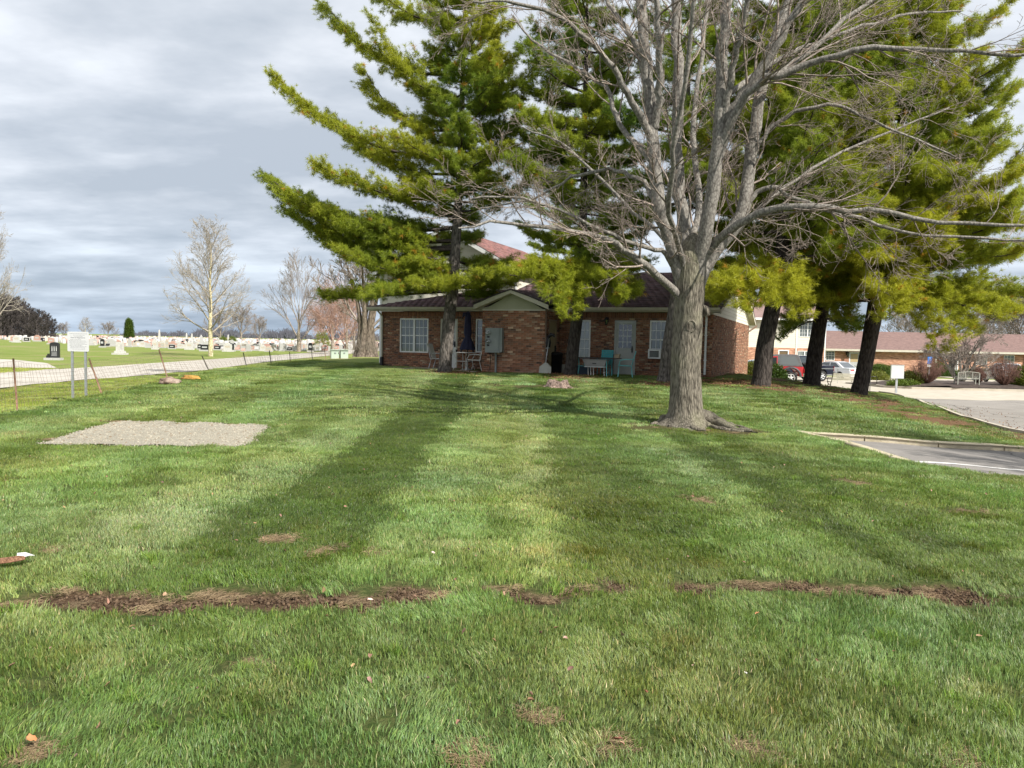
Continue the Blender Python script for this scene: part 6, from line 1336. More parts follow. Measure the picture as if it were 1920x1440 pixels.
# shrubs
leafm = material('shrub_leaf', (.085, .125, .02), rough=.5, tint='INSTANCER', trans=.25)
def leafclump(seed):
    r = np.random.RandomState(seed); V, T = [], []
    for k in range(14):
        p = r.normal(0, .05, 3); d = unit(r.normal(size=3) + (0, 0, .4)); s = perp(d, r); L_ = r.uniform(.03, .055); i = len(V); V += [p, p + d * L_ * .5 + s * L_ * .32, p + d * L_, p + d * L_ * .5 - s * L_ * .32]; T += [(i, i + 1, i + 2), (i, i + 2, i + 3)]
    return mesh_np('leaf_clump', V, None, T, [leafm])
LC = [hidden(leafclump(k)) for k in range(4)]
twm = M('shrub_twig', (.13, .075, .06), (.24, .15, .12), 3, .9); twr = M('red_twig', (.11, .055, .042), (.23, .13, .10), 3, .9)
def shrub(p, rx, ry, rz_, label, tint, group=None, seed=0, n=None, boxy=0.):
    r = np.random.RandomState(seed); e = empty('shrub', p, 0, label, 'shrub', group); n = n or int(700 * (rx * ry + rx * rz_ + ry * rz_) * 1.6) + 200
    d = r.normal(size=(n, 3)); d[:, 2] = np.abs(d[:, 2]) - .15; d /= np.linalg.norm(d, axis=1, keepdims=True)
    if boxy: mx_ = np.abs(d).max(1, keepdims=True); d = d * (1 - boxy) + d / mx_ * boxy
    rad = r.uniform(.72, 1.04, (n, 1)) * (1 + .10 * noise2(d[:, 0] * 3, d[:, 2] * 3 + d[:, 1] * 2, 1.5, seed))[:, None]
    P_ = d * rad * np.array([rx, ry, rz_]); P_[:, 2] = np.maximum(P_[:, 2] + rz_ * .08, .02); v = r.uniform(.6, 1.35, (n, 1)); tn = np.array(tint) * v
    o = scatter('foliage', LC, P_, r.uniform(0, 6.28, (n, 3)), r.uniform(1.1, 2.0, n), tn, e); o['kind'] = 'stuff'
    polys, rad_ = [], []
    for k in range(40): a = r.uniform(0, 6.28); q_ = unit(np.array([math.cos(a) * rx, math.sin(a) * ry, rz_ * r.uniform(.3, 1.6)])); polys.append(np.array([np.array([0, 0, 0.]), q_ * .4 * rx, q_ * .85 * min(rx, rz_)])); rad_.append(np.array([.02, .014, .006]))
    V_, q_ = tubes_np(polys, rad_, 4); o = obj('stems', mesh_np('stems', V_, q_, mats=[twm]), e); o['kind'] = 'stuff'; return e
def twig_shrub(p, rx, rz_, label, mat, seed):
    r = np.random.RandomState(seed); e = empty('shrub', p, 0, label, 'shrub'); polys, rad_ = [], []
    for k in range(130):
        a = r.uniform(0, 6.28); u = r.uniform(0, 1) ** .6; tip = np.array([math.cos(a) * rx * u, math.sin(a) * rx * u, rz_ * (1.9 - .9 * u * u)]); q0 = np.array([math.cos(a) * .15 * u, math.sin(a) * .15 * u, 0.]); m_ = q0 * .4 + tip * .6 + np.array([math.cos(a), math.sin(a), 0]) * .12 * rx
        C = spline([q0, m_, tip], 5); polys.append(C); rad_.append(np.linspace(.014, .005, 5))
        for j in range(9):
            s = r.randint(1, 5); dd = unit(C[s] - C[s - 1] + r.normal(0, .5, 3)); l = r.uniform(.12, .3) * rz_; polys.append(np.array([C[s], C[s] + dd * l * .5, C[s] + dd * l + (0, 0, .02)])); rad_.append(np.array([.007, .006, .004]))
            b0 = C[s] + dd * l * .5; d2 = unit(dd + r.normal(0, .6, 3)); polys.append(np.array([b0, b0 + d2 * l * .3, b0 + d2 * l * .55])); rad_.append(np.array([.005, .0045, .003]))
    V_, q_ = tubes_np(polys, rad_, 3); o = obj('twigs', mesh_np('twigs', V_, q_, mats=[mat]), e); o['kind'] = 'stuff'; return e
def onb(px, D): x = ray(px, 700).x * D; return Vector((x, D, zbed(x, D)))
def onl(px, D): x = ray(px, 700).x * D; return Vector((x, D, hz(x, D)))
twig_shrub(onb(1739, 47), 1.08, .78, 'rounded reddish brown bare shrub left of the white lattice bench', twr, 1)
twig_shrub(onb(1884, 46.5), .95, .80, 'rounded reddish bare shrub in front of the white car', twr, 2)
twig_shrub(onb(1834, 49), .5, .48, 'small reddish bare shrub at the right end of the white lattice bench', twr, 3)
shrub(onb(1708, 47.3), .72, .6, .62, 'olive shrub with yellow tips at the left of the island', (1.25, .95, .7), None, 4)
shrub(onb(1919, 47), .8, .7, .9, 'yellowish green shrub at the right edge of the island', (1.3, 1.05, .6), None, 5)
shrub(onb(1696, 46.6), .9, .4, .22, 'low bright green ground shrub at the tip of the island', (1.5, 1.5, 1.2), None, 6)
gh = 'clipped green shrubs along the long brick building'
for px, rx, rz_, lab, tn in [(1652, 1.35, .95, 'low green hedge shrub behind the post mounted panel', (.95, 1.05, .7)), (1762, 1.15, 1.15, 'square clipped green shrub just left of the grey building door', (.7, .9, .7)), (1823, 2.6, .72, 'wide low green hedge behind the white lattice bench', (.8, 1., .7)), (1912, 1.9, .85, 'green hedge under the windows at the right edge', (.75, .9, .7)), (1586, 1.2, .8, 'yellow green hedge shrub behind the wooden slat bench', (1.2, 1.15, .7))]:
    shrub(onl(px, 72.5), rx, .8, rz_, lab, tn, gh, int(px), n=1500, boxy=.25)
shrub(onl(1645, 60), .9, .8, .6, 'pale yellow shrub behind the black handrail', (2.0, 1.5, 1.2), None, 55, n=900)
sb_ = Vector((at(1452, 716, 38).x, 38, 0)); sb_.z = hz(sb_.x, sb_.y); shrub(sb_, .50, .5, .62, 'round dark green shrub in front of the red car', (.62, .75, .6), None, 44, n=1400)
sb_ = Vector((at(1408, 708, 44).x, 44, 0)); sb_.z = hz(sb_.x, sb_.y) - .1; shrub(sb_, .5, .5, .95, 'yellow green shrub at the back corner of the brick house', (1.4, 1.05, .5), None, 45, n=700)

# ------------------------------------------------------------ vehicles (x forward, y left, z up)
tyre_m = M('tyre', (.015, .015, .015), (.03, .03, .03), 10, .85); rim_m = material('rim', (.5, .51, .52), rough=.3, metal=.6); chrome = material('chrome', (.7, .7, .7), rough=.12, metal=1.)
M('plate', (.6, .6, .58)); redl = material('tail_light', (.35, .02, .02), rough=.25); whl = material('head_light', (.6, .6, .58), rough=.15); car_glass = glass('car_glass', (.03, .04, .045), .04); trim_b = M('car_trim', (.05, .05, .055), (.06, .06, .065), 3, .55)
def paint(name, c): m = material(name, c, rough=.28, spec=.5); m.node_tree.nodes['Principled BSDF'].inputs['Coat Weight'].default_value = .7; return m
def loft(mb, prof, W, mat, tuck=.0, top=None):
    """side profile (x,z) extruded across the width with tumblehome: y shrinks by tuck*(z-top)"""
    n = len(prof); zt = top if top is not None else 9
    def yy(z, s): return s * (W / 2 - max(0, z - zt) * tuck)
    vs = []; 
    for s in (-1, -.94, .94, 1):
        for x, z in prof:
            k = .97 if abs(s) == 1 else 1; cx_ = (max(p[0] for p in prof) + min(p[0] for p in prof)) / 2; zc2 = (max(p[1] for p in prof) + min(p[1] for p in prof)) / 2
            vs.append((cx_ + (x - cx_) * k, yy(z, s), zc2 + (z - zc2) * k))
    fs = [tuple(range(n)), tuple(range(3 * n, 4 * n))[::-1]]
    for j in range(3):
        for i in range(n): fs.append((j * n + i, (j + 1) * n + i, (j + 1) * n + (i + 1) % n, j * n + (i + 1) % n))
    mb.add(vs, fs, mat)
def arch(cx_, r, z0, n=9): return [(cx_ + r * math.cos(math.pi * k / n), z0 + r * math.sin(math.pi * k / n)) for k in range(n + 1)]
def wheel(e, x, y, r, wd, spokes=5, rimr=.62, rm_=None):
    s = 1 if y > 0 else -1
    mb = MB(); pr = [(r * rimr, -wd / 2), (r * .94, -wd / 2), (r, -wd / 3), (r, wd / 3), (r * .94, wd / 2), (r * rimr, wd / 2)]; vs, fs = [], []; n = 26
    for rr0, t in pr:
        for k in range(n): a = 2 * math.pi * k / n; vs.append((x + rr0 * math.cos(a), y + t, r + rr0 * math.sin(a)))
    for i in range(len(pr)): 
        for k in range(n): j = (i + 1) % len(pr); fs.append((i * n + k, i * n + (k + 1) % n, j * n + (k + 1) % n, j * n + k))
    mb.add(vs, fs, tyre_m, True); w_ = mb.build('wheel', e)
    mb = MB(); rm_ = rm_ or rim_m; yo = y + s * wd * .42
    mb.tube([(x, y + s * wd * .1, r), (x, y + s * wd * .2, r)], [r * rimr * .98] * 2, trim_b, 24)
    for k in range(spokes): a = 2 * math.pi * k / spokes + .3; mb.tube([(x, yo, r), (x + r * rimr * .95 * math.cos(a), yo, r + r * rimr * .95 * math.sin(a))], [r * .10, r * .12], rm_, 6)
    vs, fs = [], []
    for rr0, t in ((r * rimr * .88, 0), (r * rimr, .02), (r * rimr, -.04)):
        for k in range(n): a = 2 * math.pi * k / n; vs.append((x + rr0 * math.cos(a), yo + s * t, r + rr0 * math.sin(a)))
    for i in range(2):
        for k in range(n): fs.append((i * n + k, i * n + (k + 1) % n, (i + 1) * n + (k + 1) % n, (i + 1) * n + k))
    mb.add(vs, fs, rm_, True); mb.tube([(x, yo - s * .03, r), (x, yo + s * .03, r)], [r * .2] * 2, rm_, 12); mb.build('rim', w_)
def sidepane(e, pts, W, top, tuck, mat, name='side_window'):
    for s in (-1, 1):
        mb = MB(); f = lambda x, z, o: (x, s * (W / 2 - max(0, z - top) * tuck + o), z)
        mb.add([f(x, z, .008) for x, z in pts] + [f(x, z, -.01) for x, z in pts], [tuple(range(len(pts))), tuple(range(len(pts), 2 * len(pts)))[::-1]] + [(i, (i + 1) % len(pts), len(pts) + (i + 1) % len(pts), len(pts) + i) for i in range(len(pts))], mat); mb.build(name, e)
wrim = material('white_rim', (.74, .74, .73), rough=.35)
def suv(p, rz, label):
    e = empty('parked_suv', p, rz, label, 'car'); W = 1.75; red = paint('red_paint', (.48, .03, .04)); soft = M('soft_top', (.10, .10, .105), (.13, .13, .135), 6, .75)
    mb = MB(); body = [(-1.95, .50), *arch(-1.22, .50, .48)[::-1], (.78, .48), *arch(1.25, .50, .48)[::-1], (1.90, .55), (1.95, .90), (1.85, 1.04), (.62, 1.10), (-1.95, 1.10)]
    loft(mb, body, W, red, .0); mb.build('body', e)
    mb = MB(); loft(mb, [(-1.92, 1.105), (.60, 1.105), (.28, 1.70), (.20, 1.80), (-1.55, 1.84), (-1.66, 1.80)], W - .06, soft, .10, 1.1); mb.build('soft_top', e)
    mb = MB(); loft(mb, [(-.42, 1.105), (.64, 1.105), (.36, 1.66), (-.42, 1.74)], W - .03, red, .10, 1.1); mb.build('door_frame', e)
    sidepane(e, [(-.36, 1.14), (.50, 1.14), (.26, 1.60), (-.36, 1.66)], W - .03, 1.1, .10, car_glass); sidepane(e, [(-1.74, 1.20), (-.56, 1.20), (-.56, 1.72), (-1.42, 1.72)], W - .06, 1.1, .10, glass('soft_pane', (.14, .155, .165), .2), 'rear_window')
    for x in (-1.22, 1.25):
        for y in (-W / 2, W / 2): wheel(e, x, y * .90, .39, .25, 5, .64, wrim)
        for s in (-1, 1):
            mb = MB(); A = arch(x, .50, .48); B = arch(x, .64, .46); vs = [(a_, s * (W / 2 + .10), b_2) for a_, b_2 in A] + [(a_, s * (W / 2 + .08), b_2) for a_, b_2 in B] + [(a_, s * (W / 2 - .04), b_2) for a_, b_2 in B] + [(a_, s * (W / 2 - .04), b_2) for a_, b_2 in A]; n = len(A)
            mb.add(vs, [(j * n + i, j * n + i + 1, ((j + 1) % 4) * n + i + 1, ((j + 1) % 4) * n + i) for j in range(4) for i in range(n - 1)], trim_b, True); mb.build('fender_flare', e)
    mb = MB(); mb.box(-2.10, -1.96, -.8, .8, .46, .68, chrome); mb.build('rear_bumper', e); mb = MB(); mb.box(1.96, 2.12, -.8, .8, .46, .70, trim_b); mb.build('front_bumper', e)
    for s in (-1, 1): mb = MB(); mb.box(-2.0, -1.955, s * .80 - .09, s * .80 + .09, .72, .98, redl); mb.build('tail_light', e)
    for s in (-1, 1): mb = MB(); mb.lathe([(.09, 0), (.08, .04)], whl, (0, 0, 0), 14); o = mb.build('headlight', e); o.location = (1.955, s * .52, .82); o.rotation_euler = (0, R(90), 0)
    for s in (-1, 1): mb = MB(); mb.box(.48, .62, s * (W / 2 + .02), s * (W / 2 + .22), 1.08, 1.26, trim_b); mb.build('mirror', e)
    for s in (-1, 1): mb = MB(); mb.box(-.32, -.18, s * (W / 2 - .005), s * (W / 2 + .035), .98, 1.01, trim_b); mb.build('handle', e); mb = MB(); mb.box(-.43, -.415, s * (W / 2 - .02), s * (W / 2 + .004), .55, 1.09, trim_b); mb.build('door_seam', e); mb = MB(); mb.box(-.8, .72, s * (W / 2 - .02), s * (W / 2 + .10), .38, .46, trim_b); mb.build('side_step', e)
    w_ = MB(); w_.tube([(-2.0, 0, .98), (-2.22, 0, .98)], [.37, .37], tyre_m, 22); w_.build('spare_wheel', e)
    mb = MB(); mb.prism([(.66, -.74, 1.12), (.66, .74, 1.12), (.36, .68, 1.66), (.36, -.68, 1.66)], (.02, 0, 0), car_glass); mb.build('windscreen', e); return e
def sedan(name, p, rz, label, pm, L_=4.6, h=1.42):
    e = empty(name, p, rz, label, 'car'); W = 1.8; k = L_ / 4.6
    mb = MB(); body = [(-2.28 * k, .32), (-1.75 * k, .26), *arch(-1.36 * k, .37, .30)[::-1], (.95 * k, .24), *arch(1.38 * k, .37, .30)[::-1], (2.1 * k, .26), (2.3 * k, .42), (2.28 * k, .62), (1.9 * k, .78), (1.0 * k, .90), (-1.55 * k, .97), (-2.18 * k, .94), (-2.3 * k, .72)]
    loft(mb, body, W, pm, .12, .55); mb.build('body', e)
    mb = MB(); loft(mb, [(-1.62 * k, .95), (1.05 * k, .88), (.35 * k, h - .06), (0, h), (-.6 * k, h), (-.95 * k, h - .05)], W - .14, pm, .28, .9); mb.build('cabin', e)
    sidepane(e, [(-.30 * k, .98), (.86 * k, .95), (.28 * k, h - .10), (-.30 * k, h - .07)], W - .14, .9, .28, car_glass); sidepane(e, [(-1.28 * k, .99), (-.38 * k, .98), (-.38 * k, h - .07), (-.82 * k, h - .09)], W - .14, .9, .28, car_glass)
    for s, a_, b_2, z1 in ((1, 1.02, .38, h - .08), (-1, -1.60, -.98, h - .07)):
        mb = MB(); mb.prism([(a_ * k, -.68, .95), (a_ * k, .68, .95), (b_2 * k, .56, z1), (b_2 * k, -.56, z1)], (.02 * s, 0, .02), car_glass); mb.build('windscreen' if s > 0 else 'rear_screen', e)
    for x in (-1.36 * k, 1.38 * k):
        for y in (-1, 1): wheel(e, x, y * W / 2 * .88, .32, .2)
    for s in (-1, 1):
        mb = MB(); mb.box(-2.305 * k, -2.24 * k, s * .62 - .2, s * .62 + .2, .74, .84, redl); mb.build('tail_light', e); mb = MB(); mb.box(2.16 * k, 2.30 * k, s * .66 - .16, s * .66 + .16, .58, .68, whl); mb.build('headlight', e)
        mb = MB(); mb.box(.78 * k, .92 * k, s * (W / 2 - .06), s * (W / 2 + .12), .95, 1.06, pm); mb.build('mirror', e); mb = MB(); mb.box(-.33 * k, -.20 * k, s * (W / 2 - .06), s * (W / 2 - .02), .82, .845, chrome); mb.build('handle', e)
    mb = MB(); mb.box(-2.33 * k, -2.30 * k, -.24, .24, .48, .60, M('plate', (.6, .6, .58))); mb.build('number_plate', e); mb = MB(); mb.box(-2.34 * k, -2.2 * k, -.84, .84, .30, .44, pm); mb.build('rear_bumper', e); return e
def pickup(p, rz, label):
    e = empty('pickup_truck', p, rz, label, 'truck'); W = 1.95; nv = paint('navy_paint', (.006, .010, .024))
    mb = MB(); body = [(-2.75, .55), *arch(-1.75, .48, .50)[::-1], (1.15, .48), *arch(1.75, .48, .50)[::-1], (2.70, .52), (2.78, .90), (2.6, 1.10), (1.1, 1.18), (-2.75, 1.18)]
    loft(mb, body, W, nv); mb.build('body', e); mb = MB(); loft(mb, [(-.75, 1.185), (1.2, 1.185), (.55, 1.82), (.2, 1.86), (-.62, 1.86)], W - .1, nv, .16, 1.2); mb.build('cab', e)
    sidepane(e, [(-.62, 1.24), (.22, 1.24), (.22, 1.76), (-.55, 1.76)], W - .1, 1.2, .16, car_glass); sidepane(e, [(.30, 1.24), (1.02, 1.24), (.52, 1.74), (.30, 1.76)], W - .1, 1.2, .16, car_glass)
    mb = MB(); mb.prism([(1.22, -.75, 1.22), (1.22, .75, 1.22), (.60, .68, 1.78), (.60, -.68, 1.78)], (.03, 0, .02), car_glass); mb.build('windscreen', e); mb = MB(); mb.box(-.775, -.755, -.66, .66, 1.30, 1.74, car_glass); mb.build('rear_screen', e)
    for x in (-1.75, 1.75):
        for y in (-1, 1): wheel(e, x, y * W / 2 * .88, .39, .26, 6)
    mb = MB(); mb.box(-2.95, -2.76, -.92, .92, .50, .74, chrome); mb.build('rear_bumper', e); mb = MB(); mb.box(2.79, 2.95, -.92, .92, .48, .72, chrome); mb.build('front_bumper', e); mb = MB(); mb.box(2.785, 2.80, -.62, .62, .76, 1.0, chrome); mb.build('grille', e)
    mb = MB(); mb.box(-2.962, -2.951, -.18, .18, .54, .68, M('plate')); mb.build('number_plate', e)
    for s in (-1, 1):
        mb = MB(); mb.box(-2.77, -2.745, s * .88 - .08, s * .88 + .08, .78, 1.12, redl); mb.build('tail_light', e); mb = MB(); mb.box(2.70, 2.785, s * .80 - .14, s * .80 + .14, .78, .98, whl); mb.build('headlight', e)
        mb = MB(); mb.box(1.0, 1.14, s * (W / 2 + .03), s * (W / 2 + .27), 1.18, 1.46, M('mirror_grey', (.22, .23, .24), (.25, .26, .27), 2, .4)); mb.build('mirror', e)
    return e
def car_at(px, D): x = ray(px, 700).x * D; return Vector((x, D, hz(x, D) + .03))
suv(car_at(1441, 47.5), R(168), 'red two door car with grey soft top and white wheels behind the leaning pine')
pickup(car_at(1488, 55), R(197), 'dark navy pickup truck with chrome bumper behind the black trunked pine')
sedan('parked_sedan', car_at(1560, 60.5), R(120), 'white saloon car parked nose in toward the long brick building', paint('white_paint', (.72, .74, .76)))
sedan('parked_sedan', car_at(1884, 59), R(80), 'white car at the right edge partly hidden by a reddish bare shrub', paint('white_paint_b', (.70, .71, .72)), 4.4, 1.55)
sedan('parked_sedan', car_at(1412, 54), R(160), 'silver blue car just visible beyond the back corner of the brick house', paint('silver_paint', (.45, .50, .54)), 4.5, 1.5)

# ------------------------------------------------------------ benches, rail, signs
iron = M('cast_iron', (.04, .038, .036), (.07, .065, .06), 6, .55); slat_m = M('bench_slat', (.50, .45, .38), (.62, .57, .50), 3, .7, stretch=(1, 8, 8)); pw = M('painted_grey', (.27, .27, .235), (.36, .36, .31), 5, .8)
bp_ = Vector((at(1574, 722, 43).x, 43, 0)); bp_.z = hz(bp_.x, bp_.y) + .03
e = empty('park_bench', bp_, R(184), 'wooden slat park bench with black iron ends left of the forked pine', 'bench')
for k in range(5): mb = MB(); y = -.02 + k * .095; mb.box(-.70, .70, y, y + .075, .42, .445, slat_m); mb.build('seat_slat', e)
for k in range(5): mb = MB(); z = .52 + k * .085; y = .46 + k * .03; mb.prism([(-.70, y, z), (.70, y, z), (.70, y + .022, z + .068), (-.70, y + .022, z + .068)], (0, .02, 0), slat_m); mb.build('back_slat', e)
for s in (-1, 1):
    mb = MB(); x = s * .72; mb.tube([(x, .0, .42), (x, .10, .30), (x, .0, .12), (x, -.06, 0)], .024, iron, 6); mb.tube([(x, .40, .42), (x, .36, .28), (x, .46, .12), (x, .55, 0)], .024, iron, 6); mb.tube([(x, -.04, .43), (x, .45, .43), (x, .60, .96)], .024, iron, 6)
    mb.tube([(x, .50, .68), (x, .25, .66), (x, .02, .66), (x, -.06, .60), (x, -.02, .54), (x, .0, .43)], .022, iron, 6); mb.tube([(x, .02, .2), (x, .2, .30), (x, .42, .2)], .018, iron, 6); mb.build('iron_end', e)
wb = onb(1810, 46.6); e = empty('lattice_bench', wb + Vector((0, 0, -.03)), R(176), 'pale painted garden bench with curved lattice back on the mulch island', 'bench')
e.scale = (.85, .85, .74)
mb = MB(); mb.box(-.74, .74, -.02, .45, .42, .455, pw); mb.build('seat', e)
def topz(x): return .98 + .10 * math.cos(x / .76 * 1.45)
mb = MB(); mb.tube([(x, .50, topz(x)) for x in np.linspace(-.76, .76, 13)], .032, pw, 6); mb.build('top_rail', e); mb = MB(); mb.box(-.74, .74, .47, .52, .52, .57, pw); mb.build('lower_rail', e)
for x in (-.25, .25): mb = MB(); mb.box(x - .02, x + .02, .48, .52, .57, topz(x), pw); mb.build('back_post', e)
mb = MB()
for k in range(-12, 13):
    x = k * .125
    for s in (-1, 1):
        pts_ = []
        for t in np.linspace(0, 1, 9):
            xx, zz = x + s * t * .5, .57 + t * .5
            if abs(xx) < .73 and zz < topz(xx) - .02: pts_.append((xx, .495 + .006 * s, zz))
        if len(pts_) > 1: mb.tube([pts_[0], pts_[-1]], .010, pw, 4)
mb.build('lattice', e)
for s in (-1, 1):
    mb = MB(); mb.box(s * .75 - .03, s * .75 + .03, .46, .52, 0, .98, pw); mb.build('leg', e); mb = MB(); mb.box(s * .75 - .03, s * .75 + .03, -.03, .03, 0, .64, pw); mb.build('leg', e); mb = MB(); mb.box(s * .75 - .045, s * .75 + .045, -.06, .47, .645, .68, pw); mb.build('arm', e)
mb = MB(); mb.box(-.72, .72, -.01, .02, .36, .415, pw); mb.build('apron', e)
rp_ = Vector((at(1631, 731, 40).x, 40, 0)); rp_.z = hz(rp_.x, rp_.y) + .02; e = empty('handrail', rp_, R(8), 'black metal handrail loop beside the forked pine', 'handrail')
mb = MB(); mb.tube([(0, 0, 0), (0, 0, .82), (.04, 0, .87), (.34, 0, .87), (.38, 0, .82), (.38, 0, .50), (.34, 0, .46), (0, 0, .46)], .02, iron, 8); mb.build('rail', e); mb = MB(); mb.lathe([(.05, 0), (.05, .015)], iron, (0, 0, 0), 10); mb.build('foot', e)
rp_ = Vector((at(1594, 720, 52).x, 52, 0)); rp_.z = hz(rp_.x, rp_.y) + .02; e = empty('handrail', rp_, 0, 'thin grey handrail behind the wooden slat bench', 'handrail')
for x in (0, 1.3): mb = MB(); mb.tube([(x - .9, 0, 0), (x - .9, 0, 1.0)], .02, gray_metal, 6); mb.build('post', e)
mb = MB(); mb.tube([(-2.2, 0, 1.0), (.9, 0, 1.0)], .02, gray_metal, 6); mb.build('top_rail', e)
# post mounted panel
pp = G(1680, 735); pp = Vector((at(1680, 735, 39.5).x, 39.5, 0)); pp.z = hz(pp.x, pp.y) + .02
e = empty('panel_post', pp, R(-6), 'pale square metal panel on a grey post at the edge of the car park', 'sign')
mb = MB(); mb.box(-.05, .05, -.03, .03, 0, .84, steel); mb.build('post', e); mb = MB(); mb.box(-.12, .12, -.1, .1, 0, .02, steel); mb.build('foot_plate', e)
mb = MB(); mb.box(-.32, .32, -.09, .04, .82, 1.50, M('panel_face', (.56, .58, .58), (.64, .66, .66), 3, .5)); mb.build('panel', e); mb = MB(); mb.box(-.33, .33, -.10, .05, 1.501, 1.52, steel); mb.box(-.33, .33, -.10, .05, .80, .819, steel); mb.build('frame', e)
# accessible parking sign
def text_obj(body, size, mat, parent, loc, rot=(R(90), 0, 0), name='lettering', align='CENTER', depth=.001):
    cu = bpy.data.curves.new(name, 'FONT'); cu.body = body; cu.size = size; cu.align_x = align; cu.align_y = 'CENTER'; cu.extrude = depth
    o = bpy.data.objects.new(name, cu); dg = None; col.objects.link(o); bpy.context.view_layer.update()
    me = bpy.data.meshes.new_from_object(o); bpy.data.objects.remove(o); me.materials.clear(); me.materials.append(mat); o2 = obj(name, me, parent); o2.location = loc; o2.rotation_euler = rot; return o2
blue_m = M('sign_blue', (.02, .14, .48), (.03, .17, .52), 2, .4); wtx = M('sign_white', (.58, .58, .58), (.62, .62, .62), 2, .45)
sp_ = Vector((at(1742, 700, 56).x, 56, 0)); sp_.z = hz(sp_.x, sp_.y); zt = pz(1742, 669, 56) - sp_.z
e = empty('parking_sign', sp_, R(4), 'blue accessible parking sign with wheelchair symbol above the reddish shrub', 'sign')
mb = MB(); mb.box(-.03, .03, .0, .04, 0, zt, steel); mb.build('post', e)
mb = MB(); mb.box(-.17, .17, -.012, -.001, zt - .52, zt, blue_m); mb.build('blue_plate', e); mb = MB(); mb.box(-.16, .16, -.012, -.001, zt - .74, zt - .55, wtx); mb.build('white_plate', e)
mb = MB(); cz_ = zt - .16; mb.tube([(0.0, -.016, cz_ + .09), (0, -.018, cz_ + .09)], [.028, .028], wtx, 12)
mb.tube([(0, -.017, cz_ + .055), (.0, -.017, cz_ - .01), (.06, -.017, cz_ - .01), (.085, -.017, cz_ - .08), (.11, -.017, cz_ - .075)], .010, wtx, 5); mb.tube([(.0, -.017, cz_ + .025), (.055, -.017, cz_ + .025)], .009, wtx, 5)
mb.tube([(.02 + .075 * math.cos(a), -.017, cz_ - .045 + .075 * math.sin(a)) for a in np.linspace(2.1, 6.0, 14)], .008, wtx, 5); mb.build('wheelchair_symbol', e)
text_obj('RESERVED\nPARKING', .058, wtx, e, (0, -.0125, zt - .38))
mb = MB(); mb.box(-.155, .155, -.0135, -.0121, zt - .30, zt - .29, wtx); mb.build('divider', e)

# ------------------------------------------------------------ left: cemetery board, fence, rocks
sg = Vector((at(148, 729, 20.5).x, 20.5, 0)); sg.z = hz(sg.x, sg.y); zt = pz(147, 622, 20.5) - sg.z; zb2 = pz(147, 659, 20.5) - sg.z
e = empty('notice_board', sg, R(-4), 'white notice board with faint printed rules on two galvanised posts', 'sign')
mb = MB(); w2_ = .305; rc = .03; pts = []
for cx_, cz2, a0 in ((w2_ - rc, zt - rc, 0), (-w2_ + rc, zt - rc, 90), (-w2_ + rc, zb2 + rc, 180), (w2_ - rc, zb2 + rc, 270)):
    for k in range(5): a = R(a0 + k * 22.5); pts.append((cx_ + rc * math.cos(a), -.012, cz2 + rc * math.sin(a)))
mb.prism(pts, (0, .012, 0), wtx); mb.build('board', e)
for s in (-1, 1):
    mb = MB(); x = s * .19; mb.box(x - .03, x + .03, .001, .008, -.2, zt - .06, steel); mb.box(x - .03, x - .024, .008, .035, -.2, zt - .06, steel); mb.box(x + .024, x + .03, .008, .035, -.2, zt - .06, steel); mb.build('post', e)
    for zz in (zt - .1, zb2 + .08): mb = MB(); mb.tube([(x, -.013, zz), (x, -.018, zz)], .008, steel, 8); mb.build('bolt', e)
ink = M('faded_ink', (.10, .10, .12), (.18, .18, .20), 20, .6)
hh_ = zt - zb2
text_obj('Rules & Regulations', .052, ink, e, (0, -.0125, zb2 + hh_ * .70))
rk = np.random.RandomState(12); mb = MB()          # the small print is illegible at this distance: faint broken lines
for z_, x0_, x1_ in ((.90, -.24, .26), (.83, -.14, .18), (.77, -.12, .14), (.60, -.22, .10), (.54, -.26, .22), (.485, -.24, .25), (.43, -.25, .20), (.37, -.23, .26), (.31, -.24, .12), (.25, -.23, .24), (.19, -.22, .20), (.12, -.16, .20)):
    x = x0_
    while x < x1_:
        w0_ = rk.uniform(.012, .045); mb.box(x, min(x + w0_, x1_), -.0130, -.0121, zb2 + hh_ * z_ - .004, zb2 + hh_ * z_ + .004, ink); x += w0_ + .012
mb.build('small_print', e)
rust = M('rusty_post', (.17, .085, .055), (.30, .19, .13), 9, .9); dkp = M('dark_post', (.03, .035, .03), (.07, .07, .06), 8, .7)
wire_m = M('fence_wire', (.17, .125, .09), (.25, .20, .15), 10, .7)
FP = [(25, 672, 34, 782, 16.6, rust), (167, 672, 196, 752, 19.4, rust), (298, 655, 318, 716, 23.4, rust), (379, 668, 396, 711, 26.6, dkp), (456, 661, 465, 697, 30.6, dkp), (505, 657, 510, 689, 33.9, dkp), (543, 660, 545, 682, 37, rust), (584, 655, 587, 678, 41.2, dkp), (609, 655, 611, 676, 44.5, rust), (628, 655, 630, 673, 48, dkp)]
fe = empty('wire_fence', (at(25, 780, 16.6).x, 16.6, hz(at(25, 780, 16.6).x, 16.6)), 0, 'sagging wire mesh fence on leaning steel posts along the verge', 'fence'); fl = fe.location.copy()
tops, bots = [], []
for tx, ty, bx_, by2, D, m_ in FP:
    t = at(tx, ty, D); b = at(bx_, by2, D); b.z = hz(b.x, b.y) - .15 if True else b.z; t2 = t; d = (t2 - b); tops.append(t2 - fl); bots.append(Vector((b.x, b.y, hz(b.x, b.y) + .02)) - fl)
    mb = MB(); P0_, P1_ = b - fl, t2 - fl; mb.tube([P0_, P1_], .019, m_, 6); mb.tube([P0_ + Vector((0, -.02, 0)), P1_ + Vector((0, -.02, 0))], .011, m_, 4); mb.build('fence_post', fe)
